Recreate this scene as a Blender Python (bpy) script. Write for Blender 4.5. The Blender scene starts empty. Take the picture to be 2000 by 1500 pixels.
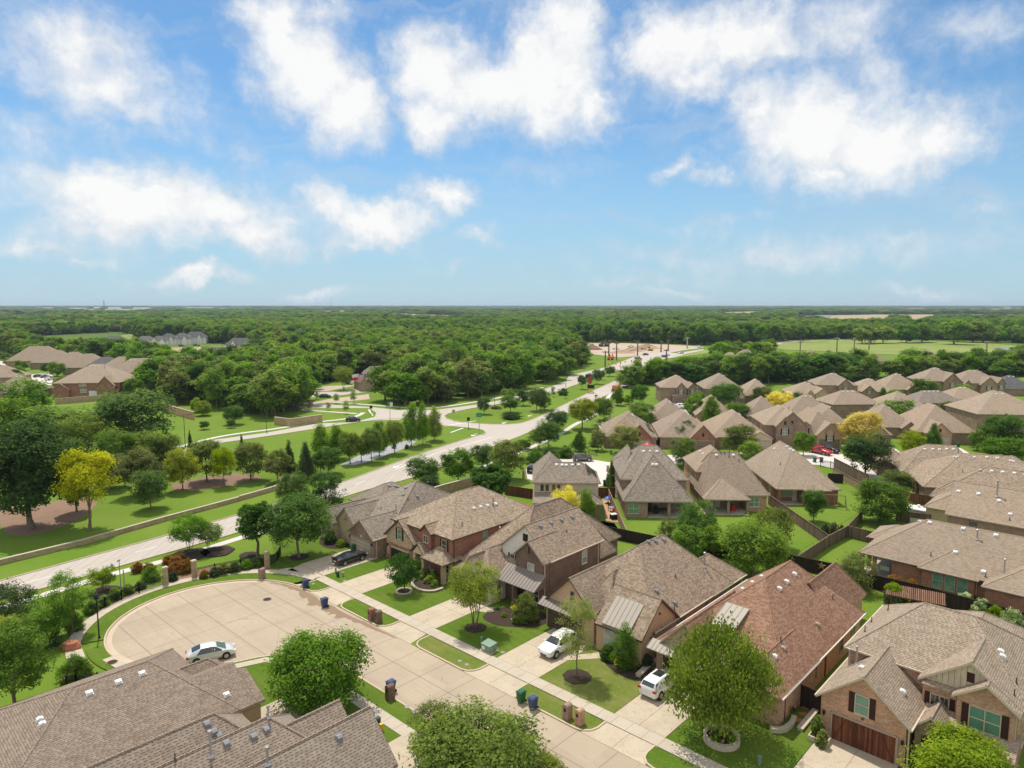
import bpy, bmesh, math, random
import numpy as np
from mathutils import Vector, Matrix
R = math.radians
S = bpy.context.scene
COL = S.collection
random.seed(7)
rng = np.random.default_rng(7)
# ---------------------------------------------------------------- camera
FPX, HORIZ, CAMH = 1333.0, 596.0, 35.0          # focal length and horizon row of a 2000x1500 frame, flying height
PITCH = math.atan((750 - HORIZ) / FPX)
cam = bpy.data.cameras.new('camera')
cam.sensor_width = 36
cam.lens = 36 * FPX / 2000
cam.clip_start = 0.5
cam.clip_end = 60000
co = bpy.data.objects.new('camera', cam)
COL.objects.link(co)
co.location = (0, 0, CAMH)
co.rotation_euler = (R(90) - PITCH, 0, 0)
S.camera = co
# ---------------------------------------------------------------- render settings
S.view_settings.view_transform = 'Standard'
S.view_settings.look = 'None'
S.view_settings.gamma = 1
S.view_settings.exposure = 0.36
S.cycles.use_denoising = True
S.cycles.max_bounces = 6
S.cycles.diffuse_bounces = 3
S.cycles.glossy_bounces = 2
S.cycles.transmission_bounces = 3
S.cycles.transparent_max_bounces = 6
S.cycles.volume_bounces = 0
S.cycles.caustics_reflective = False
S.cycles.caustics_refractive = False
# ---------------------------------------------------------------- sun
SUN_EL, SUN_AZ = R(66), R(-25)                  # azimuth from +Y, negative = left of view
sd = Vector((math.sin(SUN_AZ) * math.cos(SUN_EL), math.cos(SUN_AZ) * math.cos(SUN_EL), math.sin(SUN_EL)))
sun = bpy.data.lights.new('sun', 'SUN')
sun.energy = 3.1
sun.angle = R(0.5)
sun.color = (1.0, 0.94, 0.84)
so = bpy.data.objects.new('sun', sun)
COL.objects.link(so)
so.location = (0, 0, 200)
so.rotation_euler = (-sd).to_track_quat('-Z', 'Y').to_euler()
# ---------------------------------------------------------------- world: sky with clouds laid out in azimuth / elevation
def pray(px, py):
 v = (750 - py) / FPX
 return Vector(((px - 1000) / FPX, math.cos(PITCH) + v * math.sin(PITCH), -math.sin(PITCH) + v * math.cos(PITCH)))
class NT:
 def __init__(self, tree):
  self.t = tree
 def n(self, typ, **kw):
  nd = self.t.nodes.new(typ)
  ins = kw.pop('ins', {})
  for k, v in kw.items():
   setattr(nd, k, v)
  for k, v in ins.items():
   if hasattr(v, 'is_output'):
    self.t.links.new(v, nd.inputs[k])
   else:
    nd.inputs[k].default_value = v
  return nd
 def m(self, op, a, b=None, c=None, clamp=False):
  ins = {0: a}
  if b is not None: ins[1] = b
  if c is not None: ins[2] = c
  return self.n('ShaderNodeMath', operation=op, use_clamp=clamp, ins=ins).outputs[0]
 def vm(self, op, a, b=None):
  ins = {0: a}
  if b is not None: ins[1] = b
  return self.n('ShaderNodeVectorMath', operation=op, ins=ins).outputs[0]
 def mix(self, fac, a, b, blend='MIX'):
  nd = self.n('ShaderNodeMix', data_type='RGBA', blend_type=blend, ins={0: fac, 6: a, 7: b})
  return nd.outputs[2]
 def ramp(self, fac, stops):
  nd = self.n('ShaderNodeValToRGB', ins={0: fac})
  el = nd.color_ramp.elements
  while len(el) < len(stops): el.new(0.5)
  for e, (p, c) in zip(el, stops):
   e.position = p
   e.color = c if len(c) == 4 else (*c, 1)
  return nd.outputs[0]
 def mr(self, v, a, b, c=0.0, d=1.0, smooth=False):
  return self.n('ShaderNodeMapRange', interpolation_type='SMOOTHSTEP' if smooth else 'LINEAR',
       ins={0: v, 1: a, 2: b, 3: c, 4: d}).outputs[0]
 def noise(self, vec, scale, detail=3, rough=0.55, dist=0.0):
  return self.n('ShaderNodeTexNoise', ins={'Vector': vec, 'Scale': scale, 'Detail': detail, 'Roughness': rough, 'Distortion': dist}).outputs[0]
W = bpy.data.worlds.new('World')
S.world = W
W.use_nodes = True
wt = W.node_tree
wt.nodes.clear()
N = NT(wt)
sky = N.n('ShaderNodeTexSky', sky_type='NISHITA', sun_disc=False, sun_elevation=SUN_EL, sun_rotation=SUN_AZ,
    altitude=150, air_density=1.0, dust_density=0.15, ozone_density=3.0)
tc = N.n('ShaderNodeTexCoord')
sep = N.n('ShaderNodeSeparateXYZ', ins={0: N.vm('NORMALIZE', tc.outputs['Generated'])})
az = N.m('MULTIPLY', N.m('ARCTAN2', sep.outputs[0], sep.outputs[1]), 57.2958)
el = N.m('MULTIPLY', N.m('ARCSINE', sep.outputs[2]), 57.2958)
ae = N.n('ShaderNodeCombineXYZ', ins={0: az, 1: el, 2: 0.0}).outputs[0]
# domain warp so that blob edges turn into ragged cumulus edges
wn = N.n('ShaderNodeTexNoise', ins={'Vector': ae, 'Scale': 0.16, 'Detail': 6.0, 'Roughness': 0.62})
wv = N.n('ShaderNodeVectorMath', operation='MULTIPLY', ins={0: N.vm('SUBTRACT', wn.outputs['Color'], (0.5, 0.5, 0.5)), 1: (9.0, 6.5, 0)}).outputs[0]
aw = N.vm('ADD', ae, wv)
# centre px, py, radius px x, y, strength (pixel columns/rows of the photograph turned into sky angles)
CL = [(150,70,120,70,.75),(190,150,150,60,.75),(290,205,110,45,.6),(540,55,75,70,.95),(600,120,110,85,1),(680,195,85,85,1),(620,15,90,30,.6),
   (850,130,90,80,1),(850,230,70,60,.9),(960,170,130,85,1.1),(1070,150,110,110,1.1),(1110,60,90,80,1),(1150,200,80,60,.85),
   (1320,90,90,80,1),(1420,70,110,80,1),(1360,160,80,45,.8),(1510,60,80,60,.8),(1640,60,120,70,.6),(1500,220,80,80,.85),(1590,260,140,95,1.05),
   (1720,270,130,85,1),(1830,260,90,60,.85),(1620,340,120,45,.8),(1690,130,90,60,.55),(1340,325,45,28,.6),(1390,350,40,20,.5),(1890,60,130,50,.4),(1900,290,50,45,.5),
   (150,360,120,55,.85),(270,400,160,65,1),(420,400,140,60,.9),(500,440,90,50,.8),(200,450,160,40,.6),(60,340,90,50,.55),
   (640,415,65,45,.95),(740,440,120,42,1),(850,390,75,40,.95),(680,470,120,28,.6),(930,470,70,22,.4),(460,290,80,30,.35),(580,340,60,30,.3),
   (380,541,90,20,.75),(625,570,75,16,.75),(170,503,70,16,.5),(1330,576,90,14,.5),(1800,576,110,15,.5),(1500,498,430,42,.42),(1240,548,300,24,.34),(1800,468,240,36,.38),(300,255,190,40,.34),(70,255,120,55,.42),(90,478,170,26,.5),(1050,330,120,40,.28),(900,520,120,16,.3),(1400,440,160,22,.3),(1950,200,90,60,.35),(1930,410,70,25,.35)]
acc = None
for (px, py, rx, ry, st_) in CL:
 d = pray(px, py).normalized()
 a0, e0 = math.degrees(math.atan2(d.x, d.y)), math.degrees(math.asin(d.z))
 k = math.degrees(1 / FPX)
 dv = N.n('ShaderNodeVectorMath', operation='MULTIPLY', ins={0: N.vm('SUBTRACT', aw, (a0, e0, 0)), 1: (1 / (rx * k * 1.46), 1 / (ry * k * 1.46), 0)}).outputs[0]
 ln = N.n('ShaderNodeVectorMath', operation='LENGTH', ins={0: dv}).outputs['Value']
 b = N.m('MULTIPLY', N.m('SUBTRACT', 1.0, ln, clamp=True), st_)
 acc = b if acc is None else N.m('SMOOTH_MAX', acc, b, 0.12)
f1 = N.noise(ae, 0.42, 7, 0.6, 0.3)
f2 = N.noise(N.vm('MULTIPLY', aw, (1.0, 1.6, 1.0)), 1.3, 4, 0.6)
dens = N.m('ADD', acc, N.m('MULTIPLY', N.m('SUBTRACT', f1, 0.5), 0.62))
dens = N.m('ADD', dens, N.m('MULTIPLY', N.m('SUBTRACT', f2, 0.5), 0.14))
dens = N.m('MULTIPLY', dens, N.mr(acc, 0.0, 0.14))
mask = N.m('MULTIPLY', N.mr(dens, 0.0, 0.74, smooth=True), 0.95)
# thin high veil, stretched along the horizon
veil = N.mr(N.noise(N.vm('MULTIPLY', aw, (0.05, 0.42, 1.0)), 1.0, 4, 0.6, 0.4), 0.42, 0.80, 0.0, 0.55, smooth=True)
lowm = N.mr(el, 0.0, 7.0, 0.16, 0.0, smooth=True)
# broken cloud added out of view, overhead and behind, as soft fill light
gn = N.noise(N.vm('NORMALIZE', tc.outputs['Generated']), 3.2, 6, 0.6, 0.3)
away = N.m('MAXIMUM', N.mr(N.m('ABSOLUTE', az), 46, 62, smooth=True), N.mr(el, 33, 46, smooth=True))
fill_cloud = N.m('MULTIPLY', N.mr(gn, 0.30, 0.50, smooth=True), away)
mask = N.m('MAXIMUM', N.m('MAXIMUM', mask, fill_cloud), N.m('MAXIMUM', veil, lowm))
mask = N.m('MULTIPLY', mask, N.mr(el, -2.0, 1.5))
dens = N.m('MAXIMUM', dens, N.m('MULTIPLY', fill_cloud, 0.6))
lit = N.mr(N.m('ADD', dens, N.m('MULTIPLY', N.m('SUBTRACT', N.noise(N.vm('ADD', aw, (0.0, 1.6, 0.0)), 0.35, 5, 0.6), 0.5), 0.9)), 0.10, 0.80)
ccol = N.mix(lit, (2.9, 3.3, 3.85, 1), (5.2, 5.15, 5.05, 1))
skyc = N.mix(1.0, sky.outputs[0], (0.43, 0.60, 0.66, 1), 'MULTIPLY')
skyc = N.mix(N.mr(el, 0.0, 16.0, 0.75, 0.0, smooth=True), skyc, (2.1, 3.1, 3.95, 1))
bg = N.n('ShaderNodeBackground', ins={0: N.mix(mask, skyc, ccol), 1: 0.15})
N.n('ShaderNodeOutputWorld', ins={0: bg.outputs[0]})
W.cycles.sampling_method = 'MANUAL'
W.cycles.sample_map_resolution = 512
# ---------------------------------------------------------------- frames: ground points read off the photograph become positions in metres
def G(px, py, z=0.0):
 d = pray(px, py)
 t = (z - CAMH) / d.z
 return Vector((d.x * t, d.y * t, z))
def height_at(p, py):
 # height of a thing standing at ground point p whose top is seen in row py
 k = (750 - py) / FPX
 # solve row equation for z
 c, s = math.cos(PITCH), math.sin(PITCH)
 # (y s + (z-h) c) / (y c - (z-h) s) = k
 q = p.y * (k * c - s) / (c + k * s)
 return q + CAMH
TH = R(-43.5)
UX, UY = math.cos(TH), math.sin(TH)
def ST(s, t, z=0.0):
 return Vector((s * UX - t * UY, s * UY + t * UX, z))
def SK(s, t, z=0.0):            # the street runs 1.3 degrees off the houses
 return ST(s, t + 0.022 * (s + 61), z)
# ---------------------------------------------------------------- mesh builder
class MB:
 def __init__(self):
  self.v, self.f, self.mi, self.uv = [], [], [], []
 def poly(self, pts, m=0, uv=None):
  b = len(self.v)
  pts = [Vector(p) for p in pts]
  self.v += pts
  self.f.append(tuple(range(b, b + len(pts))))
  self.mi.append(m)
  if uv is None:
   n = Vector((0, 0, 0))
   for i in range(1, len(pts) - 1):
    n += (pts[i] - pts[0]).cross(pts[i + 1] - pts[0])
   if n.length > 1e-12: n.normalize()
   if abs(n.z) > 0.999:
    uv = [(p.x, p.y) for p in pts]
   else:
    h = Vector((0, 0, 1)).cross(n).normalized()
    u = n.cross(h)
    uv = [(p.dot(h), p.dot(u)) for p in pts]
  self.uv += uv
 def box(self, x0, y0, z0, x1, y1, z1, m=0, skip=''):
  a = [(x0, y0, z0), (x1, y0, z0), (x1, y1, z0), (x0, y1, z0), (x0, y0, z1), (x1, y0, z1), (x1, y1, z1), (x0, y1, z1)]
  for k, q in (('d', (3, 2, 1, 0)), ('u', (4, 5, 6, 7)), ('f', (0, 1, 5, 4)), ('r', (1, 2, 6, 5)), ('b', (2, 3, 7, 6)), ('l', (3, 0, 4, 7))):
   if k not in skip: self.poly([a[i] for i in q], m)
 def obox(self, c, ax, ay, az, hx, hy, hz, m=0):
  c = Vector(c); ax, ay, az = Vector(ax) * hx, Vector(ay) * hy, Vector(az) * hz
  a = [c + sx * ax + sy * ay + sz * az for sz in (-1, 1) for sx, sy in ((-1, -1), (1, -1), (1, 1), (-1, 1))]
  for q in ((3, 2, 1, 0), (4, 5, 6, 7), (0, 1, 5, 4), (1, 2, 6, 5), (2, 3, 7, 6), (3, 0, 4, 7)):
   self.poly([a[i] for i in q], m)
 def bar(self, p, q, w, h, m=0):
  p, q = Vector(p), Vector(q)
  d = (q - p); L = d.length
  if L < 1e-6: return
  d /= L
  up = Vector((0, 0, 1)) if abs(d.z) < 0.95 else Vector((1, 0, 0))
  s = d.cross(up).normalized()
  u = s.cross(d)
  self.obox((p + q) / 2, d, s, u, L / 2, w / 2, h / 2, m)
 def tube(self, p, q, r0, r1=None, n=8, m=0, caps=True):
  r1 = r0 if r1 is None else r1
  p, q = Vector(p), Vector(q)
  d = (q - p)
  if d.length < 1e-6: return
  d.normalize()
  a = Vector((0, 0, 1)) if abs(d.z) < 0.9 else Vector((1, 0, 0))
  s = d.cross(a).normalized(); u = s.cross(d)
  A = [p + (s * math.cos(2 * math.pi * i / n) + u * math.sin(2 * math.pi * i / n)) * r0 for i in range(n)]
  B = [q + (s * math.cos(2 * math.pi * i / n) + u * math.sin(2 * math.pi * i / n)) * r1 for i in range(n)]
  for i in range(n):
   j = (i + 1) % n
   self.poly([A[j], A[i], B[i], B[j]], m)
  if caps:
   self.poly(A, m); self.poly(B[::-1], m)
 def lathe(self, c, prof, n=12, m=0):
  c = Vector(c)
  rings = [[c + Vector((r * math.cos(2 * math.pi * i / n), r * math.sin(2 * math.pi * i / n), z)) for i in range(n)] for r, z in prof]
  for a, b in zip(rings, rings[1:]):
   for i in range(n):
    j = (i + 1) % n
    self.poly([a[i], a[j], b[j], b[i]], m)
  self.poly(rings[-1], m); self.poly(rings[0][::-1], m)
 def prism(self, pts, z0, z1, m=0, ms=None, bottom=False):
  pts = [Vector((p[0], p[1], 0)) for p in pts]
  ar = sum(a.x * b.y - b.x * a.y for a, b in zip(pts, pts[1:] + pts[:1]))
  if ar < 0: pts.reverse()
  self.poly([(p.x, p.y, z1) for p in pts], m)
  if bottom: self.poly([(p.x, p.y, z0) for p in pts[::-1]], m)
  for a, b in zip(pts, pts[1:] + pts[:1]):
   self.poly([(a.x, a.y, z0), (b.x, b.y, z0), (b.x, b.y, z1), (a.x, a.y, z1)], m if ms is None else ms)
 def ribbon(self, line, w, z, m=0, off=0.0):
  L = [Vector((p[0], p[1], 0)) for p in line]
  l, r = [], []
  for i, p in enumerate(L):
   a, b = L[max(i - 1, 0)], L[min(i + 1, len(L) - 1)]
   d = (b - a).normalized(); nrm = Vector((-d.y, d.x, 0))
   l.append(p + nrm * (off + w / 2)); r.append(p + nrm * (off - w / 2))
  for i in range(len(L) - 1):
   self.poly([(r[i].x, r[i].y, z), (r[i + 1].x, r[i + 1].y, z), (l[i + 1].x, l[i + 1].y, z), (l[i].x, l[i].y, z)], m)
  return l, r
 def curb(self, line, w, z0, z1, m=0, off=0.0, closed=False):
  L = [Vector((p[0], p[1], 0)) for p in line]
  l, r = [], []
  n = len(L)
  for i, p in enumerate(L):
   a, b = (L[i - 1], L[(i + 1) % n]) if closed else (L[max(i - 1, 0)], L[min(i + 1, n - 1)])
   d = (b - a).normalized(); nrm = Vector((-d.y, d.x, 0))
   l.append(p + nrm * (off + w / 2)); r.append(p + nrm * (off - w / 2))
  for i in range(n if closed else n - 1):
   j = (i + 1) % n
   A, B, C, D = r[i], r[j], l[j], l[i]
   q = lambda p, z: (p.x, p.y, z)
   self.poly([q(A, z1), q(B, z1), q(C, z1), q(D, z1)], m)
   self.poly([q(A, z0), q(B, z0), q(B, z1), q(A, z1)], m)
   self.poly([q(C, z0), q(D, z0), q(D, z1), q(C, z1)], m)
  if not closed:
   for A, D in ((l[0], r[0]), (r[-1], l[-1])):
    self.poly([(A.x, A.y, z0), (D.x, D.y, z0), (D.x, D.y, z1), (A.x, A.y, z1)], m)
 def mesh(self, name, mats, smooth=False):
  me = bpy.data.meshes.new(name)
  me.from_pydata([tuple(p) for p in self.v], [], self.f)
  for m in (mats if isinstance(mats, (list, tuple)) else [mats]): me.materials.append(m)
  me.polygons.foreach_set('material_index', self.mi)
  ul = me.uv_layers.new(name='UVMap')
  ul.data.foreach_set('uv', [c for p in self.uv for c in p])
  if smooth: me.polygons.foreach_set('use_smooth', [True] * len(self.f))
  me.update()
  return me
 def build(self, name, mats, parent=None, smooth=False):
  if not self.f: return None
  return link(name, self.mesh(name, mats, smooth), parent)
def link(name, me, parent=None, loc=None, rz=None):
 o = bpy.data.objects.new(name, me)
 COL.objects.link(o)
 if parent: o.parent = parent
 if loc is not None: o.location = loc
 if rz is not None: o.rotation_euler = (0, 0, rz)
 return o
def tag(o, label=None, cat=None, group=None, kind=None):
 if label: o['label'] = label
 if cat: o['category'] = cat
 if group: o['group'] = group
 if kind: o['kind'] = kind
 return o
def empty(name, loc, rz=0.0, label=None, cat=None, group=None):
 o = link(name, None, None, loc, rz)
 o.empty_display_size = 0.5
 return tag(o, label, cat, group)
def copy_tree(o, parent=None):
 c = o.copy(); COL.objects.link(c)
 if parent: c.parent = parent
 for ch in list(o.children): copy_tree(ch, c)
 return c
# ---------------------------------------------------------------- materials
MATS = {}
def newmat(name):
 m = bpy.data.materials.new(name); m.use_nodes = True
 t = m.node_tree; t.nodes.clear()
 N = NT(t)
 out = N.n('ShaderNodeOutputMaterial')
 MATS[name] = m
 return m, N, out
def principled(N, out, color, rough=0.7, metal=0.0, spec=0.4, normal=None, **kw):
 ins = {'Base Color': color, 'Roughness': rough, 'Metallic': metal, 'Specular IOR Level': spec}
 if normal is not None: ins['Normal'] = normal
 ins.update(kw)
 b = N.n('ShaderNodeBsdfPrincipled', ins=ins)
 N.t.links.new(b.outputs[0], out.inputs[0])
 return b
def c4(c): return (c[0], c[1], c[2], 1.0)
def mul(c, k): return (c[0] * k, c[1] * k, c[2] * k, 1.0)
def plain(name, col, rough=0.6, metal=0.0, spec=0.4, var=0.18, scale=3.0, **kw):
 # paint, metal, plastic ...: colour with a little wear
 m, N, out = newmat(name)
 tc = N.n('ShaderNodeTexCoord')
 nz = N.noise(tc.outputs['Object'], scale, 4, 0.6)
 c = N.mix(nz, mul(col, 1 - var), mul(col, 1 + var))
 principled(N, out, c, rough, metal, spec, **kw)
 return m
def brick(name, c1, c2, mortar, bw=0.22, rh=0.076, ms=0.01, blotch=0.3, rough=0.85, third=None):
 m, N, out = newmat(name)
 uv = N.n('ShaderNodeUVMap').outputs[0]
 b = N.n('ShaderNodeTexBrick', offset=0.5, ins={'Vector': uv, 'Color1': c4(c1), 'Color2': c4(c2), 'Mortar': c4(mortar), 'Scale': 1.0,
   'Mortar Size': ms, 'Mortar Smooth': 0.15, 'Bias': 0.0, 'Brick Width': bw, 'Row Height': rh})
 col = b.outputs[0]
 big = N.noise(uv, 0.55, 5, 0.65)
 col = N.mix(1.0, col, N.ramp(big, [(0.25, mul((1, 1, 1), 1 - blotch)), (0.75, mul((1, 1, 1), 1 + blotch))]), 'MULTIPLY')
 if third:
  fine = N.mr(N.noise(uv, 4.5, 2, 0.7), 0.60, 0.68)
  col = N.mix(fine, col, c4(third))
 bp = N.n('ShaderNodeBump', ins={'Strength': 0.5, 'Distance': 0.012, 'Height': N.m('SUBTRACT', 1.0, b.outputs[1])})
 principled(N, out, col, rough, normal=bp.outputs[0], spec=0.2)
 return m
def stone(name, cols, mortar, scale=2.6):
 m, N, out = newmat(name)
 uv = N.n('ShaderNodeUVMap').outputs[0]
 v = N.vm('MULTIPLY', uv, (1.0, 1.7, 1.0))
 vo = N.n('ShaderNodeTexVoronoi', feature='F1', distance='CHEBYCHEV', ins={'Vector': v, 'Scale': scale, 'Randomness': 0.75})
 ve = N.n('ShaderNodeTexVoronoi', feature='DISTANCE_TO_EDGE', ins={'Vector': v, 'Scale': scale, 'Randomness': 0.75})
 rnd = N.n('ShaderNodeSeparateColor', ins={0: vo.outputs['Color']}).outputs[0]
 col = N.ramp(rnd, [(i / (len(cols) - 1), c) for i, c in enumerate(cols)])
 col = N.mix(N.noise(uv, 5, 3), N.mix(1.0, col, (0.75, 0.75, 0.75, 1), 'MULTIPLY'), col)
 mk = N.mr(ve.outputs['Distance'], 0.02, 0.06)
 col = N.mix(mk, c4(mortar), col)
 bp = N.n('ShaderNodeBump', ins={'Strength': 0.6, 'Distance': 0.03, 'Height': mk})
 principled(N, out, col, 0.85, normal=bp.outputs[0], spec=0.2)
 return m
def stucco(name, c, var=0.16):
 m, N, out = newmat(name)
 uv = N.n('ShaderNodeUVMap').outputs[0]
 col = N.mix(N.noise(uv, 0.8, 5, 0.65), mul(c, 1 - var), mul(c, 1 + var))
 st = N.noise(N.vm('MULTIPLY', uv, (3.0, 0.25, 1)), 1.6, 3, 0.6)
 col = N.mix(N.mr(st, 0.55, 0.8, 0, 0.25), col, mul(c, 0.6))
 bp = N.n('ShaderNodeBump', ins={'Strength': 0.25, 'Distance': 0.01, 'Height': N.noise(uv, 40, 2)})
 principled(N, out, col, 0.9, normal=bp.outputs[0], spec=0.15)
 return m
def shingle(name, base, dark, light, tab=0.30, row=0.145, dash=0.55, blotch=0.05):
 # laminated shingles: rows of tabs, each tab its own shade, with printed shadow dashes on the course line
 m, N, out = newmat(name)
 uv = N.n('ShaderNodeUVMap').outputs[0]
 sx = N.n('ShaderNodeSeparateXYZ', ins={0: uv})
 r = N.m('DIVIDE', sx.outputs[1], row)
 ri = N.m('FLOOR', r); rf = N.m('FRACT', r)
 off = N.n('ShaderNodeTexWhiteNoise', noise_dimensions='1D', ins={'W': ri}).outputs[0]
 u = N.m('ADD', N.m('DIVIDE', sx.outputs[0], tab), N.m('MULTIPLY', off, 0.999))
 ui = N.m('FLOOR', u); uf = N.m('FRACT', u)
 cell = N.n('ShaderNodeCombineXYZ', ins={0: ui, 1: ri}).outputs[0]
 w = N.n('ShaderNodeTexWhiteNoise', noise_dimensions='2D', ins={'Vector': cell})
 w2 = N.n('ShaderNodeTexWhiteNoise', noise_dimensions='2D', ins={'Vector': N.vm('ADD', cell, (31.7, 11.3, 0))})
 col = N.ramp(w.outputs[0], [(0.0, c4(dark)), (0.45, c4(base)), (1.0, c4(light))])
 gran = N.noise(uv, 28.0, 3, 0.7)
 col = N.mix(1.0, col, N.ramp(gran, [(0.3, (0.78, 0.78, 0.78)), (0.7, (1.2, 1.2, 1.2))]), 'MULTIPLY')
 wide = N.m('LESS_THAN', uf, N.m('ADD', 0.35, N.m('MULTIPLY', w2.outputs[0], 0.45)))
 dk = N.m('MULTIPLY', N.m('LESS_THAN', rf, 0.33), wide)
 col = N.mix(N.m('MULTIPLY', dk, dash), col, mul(dark, 0.42))
 col = N.mix(N.m('MULTIPLY', N.m('LESS_THAN', rf, 0.10), 0.35), col, mul(dark, 0.5))
 big = N.noise(uv, 0.22, 3, 0.5)
 col = N.mix(1.0, col, N.ramp(big, [(0.25, mul((1, 1, 1), 1 - blotch)), (0.75, mul((1, 1, 1), 1 + blotch))]), 'MULTIPLY')
 strk = N.noise(N.vm('MULTIPLY', uv, (2.2, 0.12, 1)), 1.0, 4, 0.65)
 col = N.mix(N.mr(strk, 0.55, 0.85, 0.0, 0.12), col, mul(dark, 0.75))
 rv = N.n('ShaderNodeObjectInfo').outputs['Random']
 col = N.mix(1.0, col, N.ramp(rv, [(0.0, (0.9, 0.9, 0.92)), (0.35, (1.04, 1.0, 0.96)), (0.7, (0.96, 0.95, 0.93)), (1.0, (1.1, 1.09, 1.06))]), 'MULTIPLY')
 bp = N.n('ShaderNodeBump', ins={'Strength': 0.5, 'Distance': 0.02, 'Height': N.m('ADD', rf, N.m('MULTIPLY', w2.outputs[0], 0.6))})
 principled(N, out, col, 0.92, normal=bp.outputs[0], spec=0.15)
 return m
def wood(name, c, plank=0.14, var=0.3, vertical=True):
 m, N, out = newmat(name)
 uv = N.n('ShaderNodeUVMap').outputs[0]
 sx = N.n('ShaderNodeSeparateXYZ', ins={0: uv})
 a, b = (0, 1) if vertical else (1, 0)
 p = N.m('DIVIDE', sx.outputs[a], plank)
 w = N.n('ShaderNodeTexWhiteNoise', noise_dimensions='1D', ins={'W': N.m('FLOOR', p)}).outputs[0]
 col = N.mix(w, mul(c, 1 - var), mul(c, 1 + var))
 gr = N.noise(N.vm('MULTIPLY', uv, (14, 1.2, 1) if vertical else (1.2, 14, 1)), 1.0, 4, 0.7)
 col = N.mix(1.0, col, N.ramp(gr, [(0.3, (0.72, 0.72, 0.72)), (0.7, (1.22, 1.22, 1.22))]), 'MULTIPLY')
 gap = N.m('LESS_THAN', N.m('FRACT', p), 0.09)
 col = N.mix(N.m('MULTIPLY', gap, 0.8), col, mul(c, 0.2))
 principled(N, out, col, 0.85, spec=0.2)
 return m
def glass(name, c, rough=0.08):
 m, N, out = newmat(name)
 tc = N.n('ShaderNodeTexCoord')
 col = N.mix(N.noise(tc.outputs['Object'], 1.3, 2), mul(c, 0.6), mul(c, 1.35))
 principled(N, out, col, rough, 0.0, 0.8, **{'Coat Weight': 0.4})
 return m
def concrete(name, c, stain=0.3, dirt=(0.16, 0.12, 0.08), scale=1.0, spots=0.25, slab=0.0):
 m, N, out = newmat(name)
 tc = N.n('ShaderNodeTexCoord'); p = tc.outputs['Object']
 n1 = N.noise(p, 0.35 * scale, 6, 0.62)
 n2 = N.noise(p, 2.4 * scale, 5, 0.7)
 col = N.mix(n1, mul(c, 1 - 0.5 * stain), mul(c, 1 + 0.35 * stain))
 col = N.mix(N.mr(n2, 0.56, 0.74, 0.0, stain), col, c4(dirt))
 if slab:
  q = N.n('ShaderNodeVectorRotate', rotation_type='Z_AXIS', ins={'Vector': p, 'Angle': R(42.3)}).outputs[0]
  cell = N.vm('FLOOR', N.vm('DIVIDE', N.vm('ADD', q, (56.4, -40.0, 0)), (4.0, 3.9, 1.0)))
  wv_ = N.n('ShaderNodeTexWhiteNoise', noise_dimensions='2D', ins={'Vector': cell}).outputs[0]
  col = N.mix(1.0, col, N.ramp(wv_, [(0.0, mul((1, 1, 1), 1 - slab)), (1.0, mul((1, 1, 1), 1 + slab))]), 'MULTIPLY')
  tr = N.noise(N.vm('MULTIPLY', q, (0.06, 1.1, 1)), 1.0, 4, 0.6, 1.2)
  col = N.mix(N.mr(tr, 0.52, 0.72, 0.0, 0.3), col, mul(c, 0.62))
  cr = N.n('ShaderNodeTexVoronoi', feature='DISTANCE_TO_EDGE', ins={'Vector': N.vm('ADD', p, N.n('ShaderNodeTexNoise', ins={'Vector': p, 'Scale': .8}).outputs['Color']), 'Scale': 0.16}).outputs['Distance']
  col = N.mix(N.m('MULTIPLY', N.m('LESS_THAN', cr, 0.004), N.mr(n1, 0.5, 0.6, 0, 0.6)), col, mul(c, 0.4))
 n3 = N.noise(p, 9.0 * scale, 4, 0.75)
 n4 = N.noise(N.vm('ADD', p, (40, 3, 0)), 0.22 * scale, 4, 0.6)
 col = N.mix(N.m('MULTIPLY', N.mr(n3, 0.55, 0.72, 0.0, 1.0), N.mr(n4, 0.38, 0.56, 0.0, spots)), col, mul(dirt, 0.6))
 bp = N.n('ShaderNodeBump', ins={'Strength': 0.2, 'Distance': 0.01, 'Height': n3})
 principled(N, out, col, 0.9, normal=bp.outputs[0], spec=0.2)
 return m
def grass(name, c, dry, amount=0.35, scale=1.0, mow=0.0):
 m, N, out = newmat(name)
 tc = N.n('ShaderNodeTexCoord'); p = tc.outputs['Object']
 n1 = N.noise(p, 0.09 * scale, 6, 0.62)
 n2 = N.noise(p, 0.8 * scale, 5, 0.68)
 n3 = N.noise(p, 11.0, 4, 0.75)
 col = N.mix(N.mr(n1, 0.35, 0.7, 0.0, amount), c4(c), c4(dry))
 col = N.mix(N.mr(n2, 0.55, 0.75, 0.0, amount * 0.9), col, c4(dry))
 col = N.mix(1.0, col, N.ramp(n3, [(0.3, (0.62, 0.62, 0.62)), (0.7, (1.35, 1.35, 1.35))]), 'MULTIPLY')
 if mow:
  sx = N.n('ShaderNodeSeparateXYZ', ins={0: N.n('ShaderNodeVectorRotate', rotation_type='Z_AXIS', ins={'Vector': p, 'Angle': TH}).outputs[0]})
  w = N.m('GREATER_THAN', N.m('FRACT', N.m('ADD', N.m('MULTIPLY', sx.outputs[0], 0.9), N.m('MULTIPLY', n2, 0.5))), 0.5)
  col = N.mix(N.m('MULTIPLY', w, mow), col, mul(c, 0.7))
 bp = N.n('ShaderNodeBump', ins={'Strength': 0.6, 'Distance': 0.05, 'Height': n3})
 principled(N, out, col, 0.95, normal=bp.outputs[0], spec=0.1)
 return m
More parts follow.
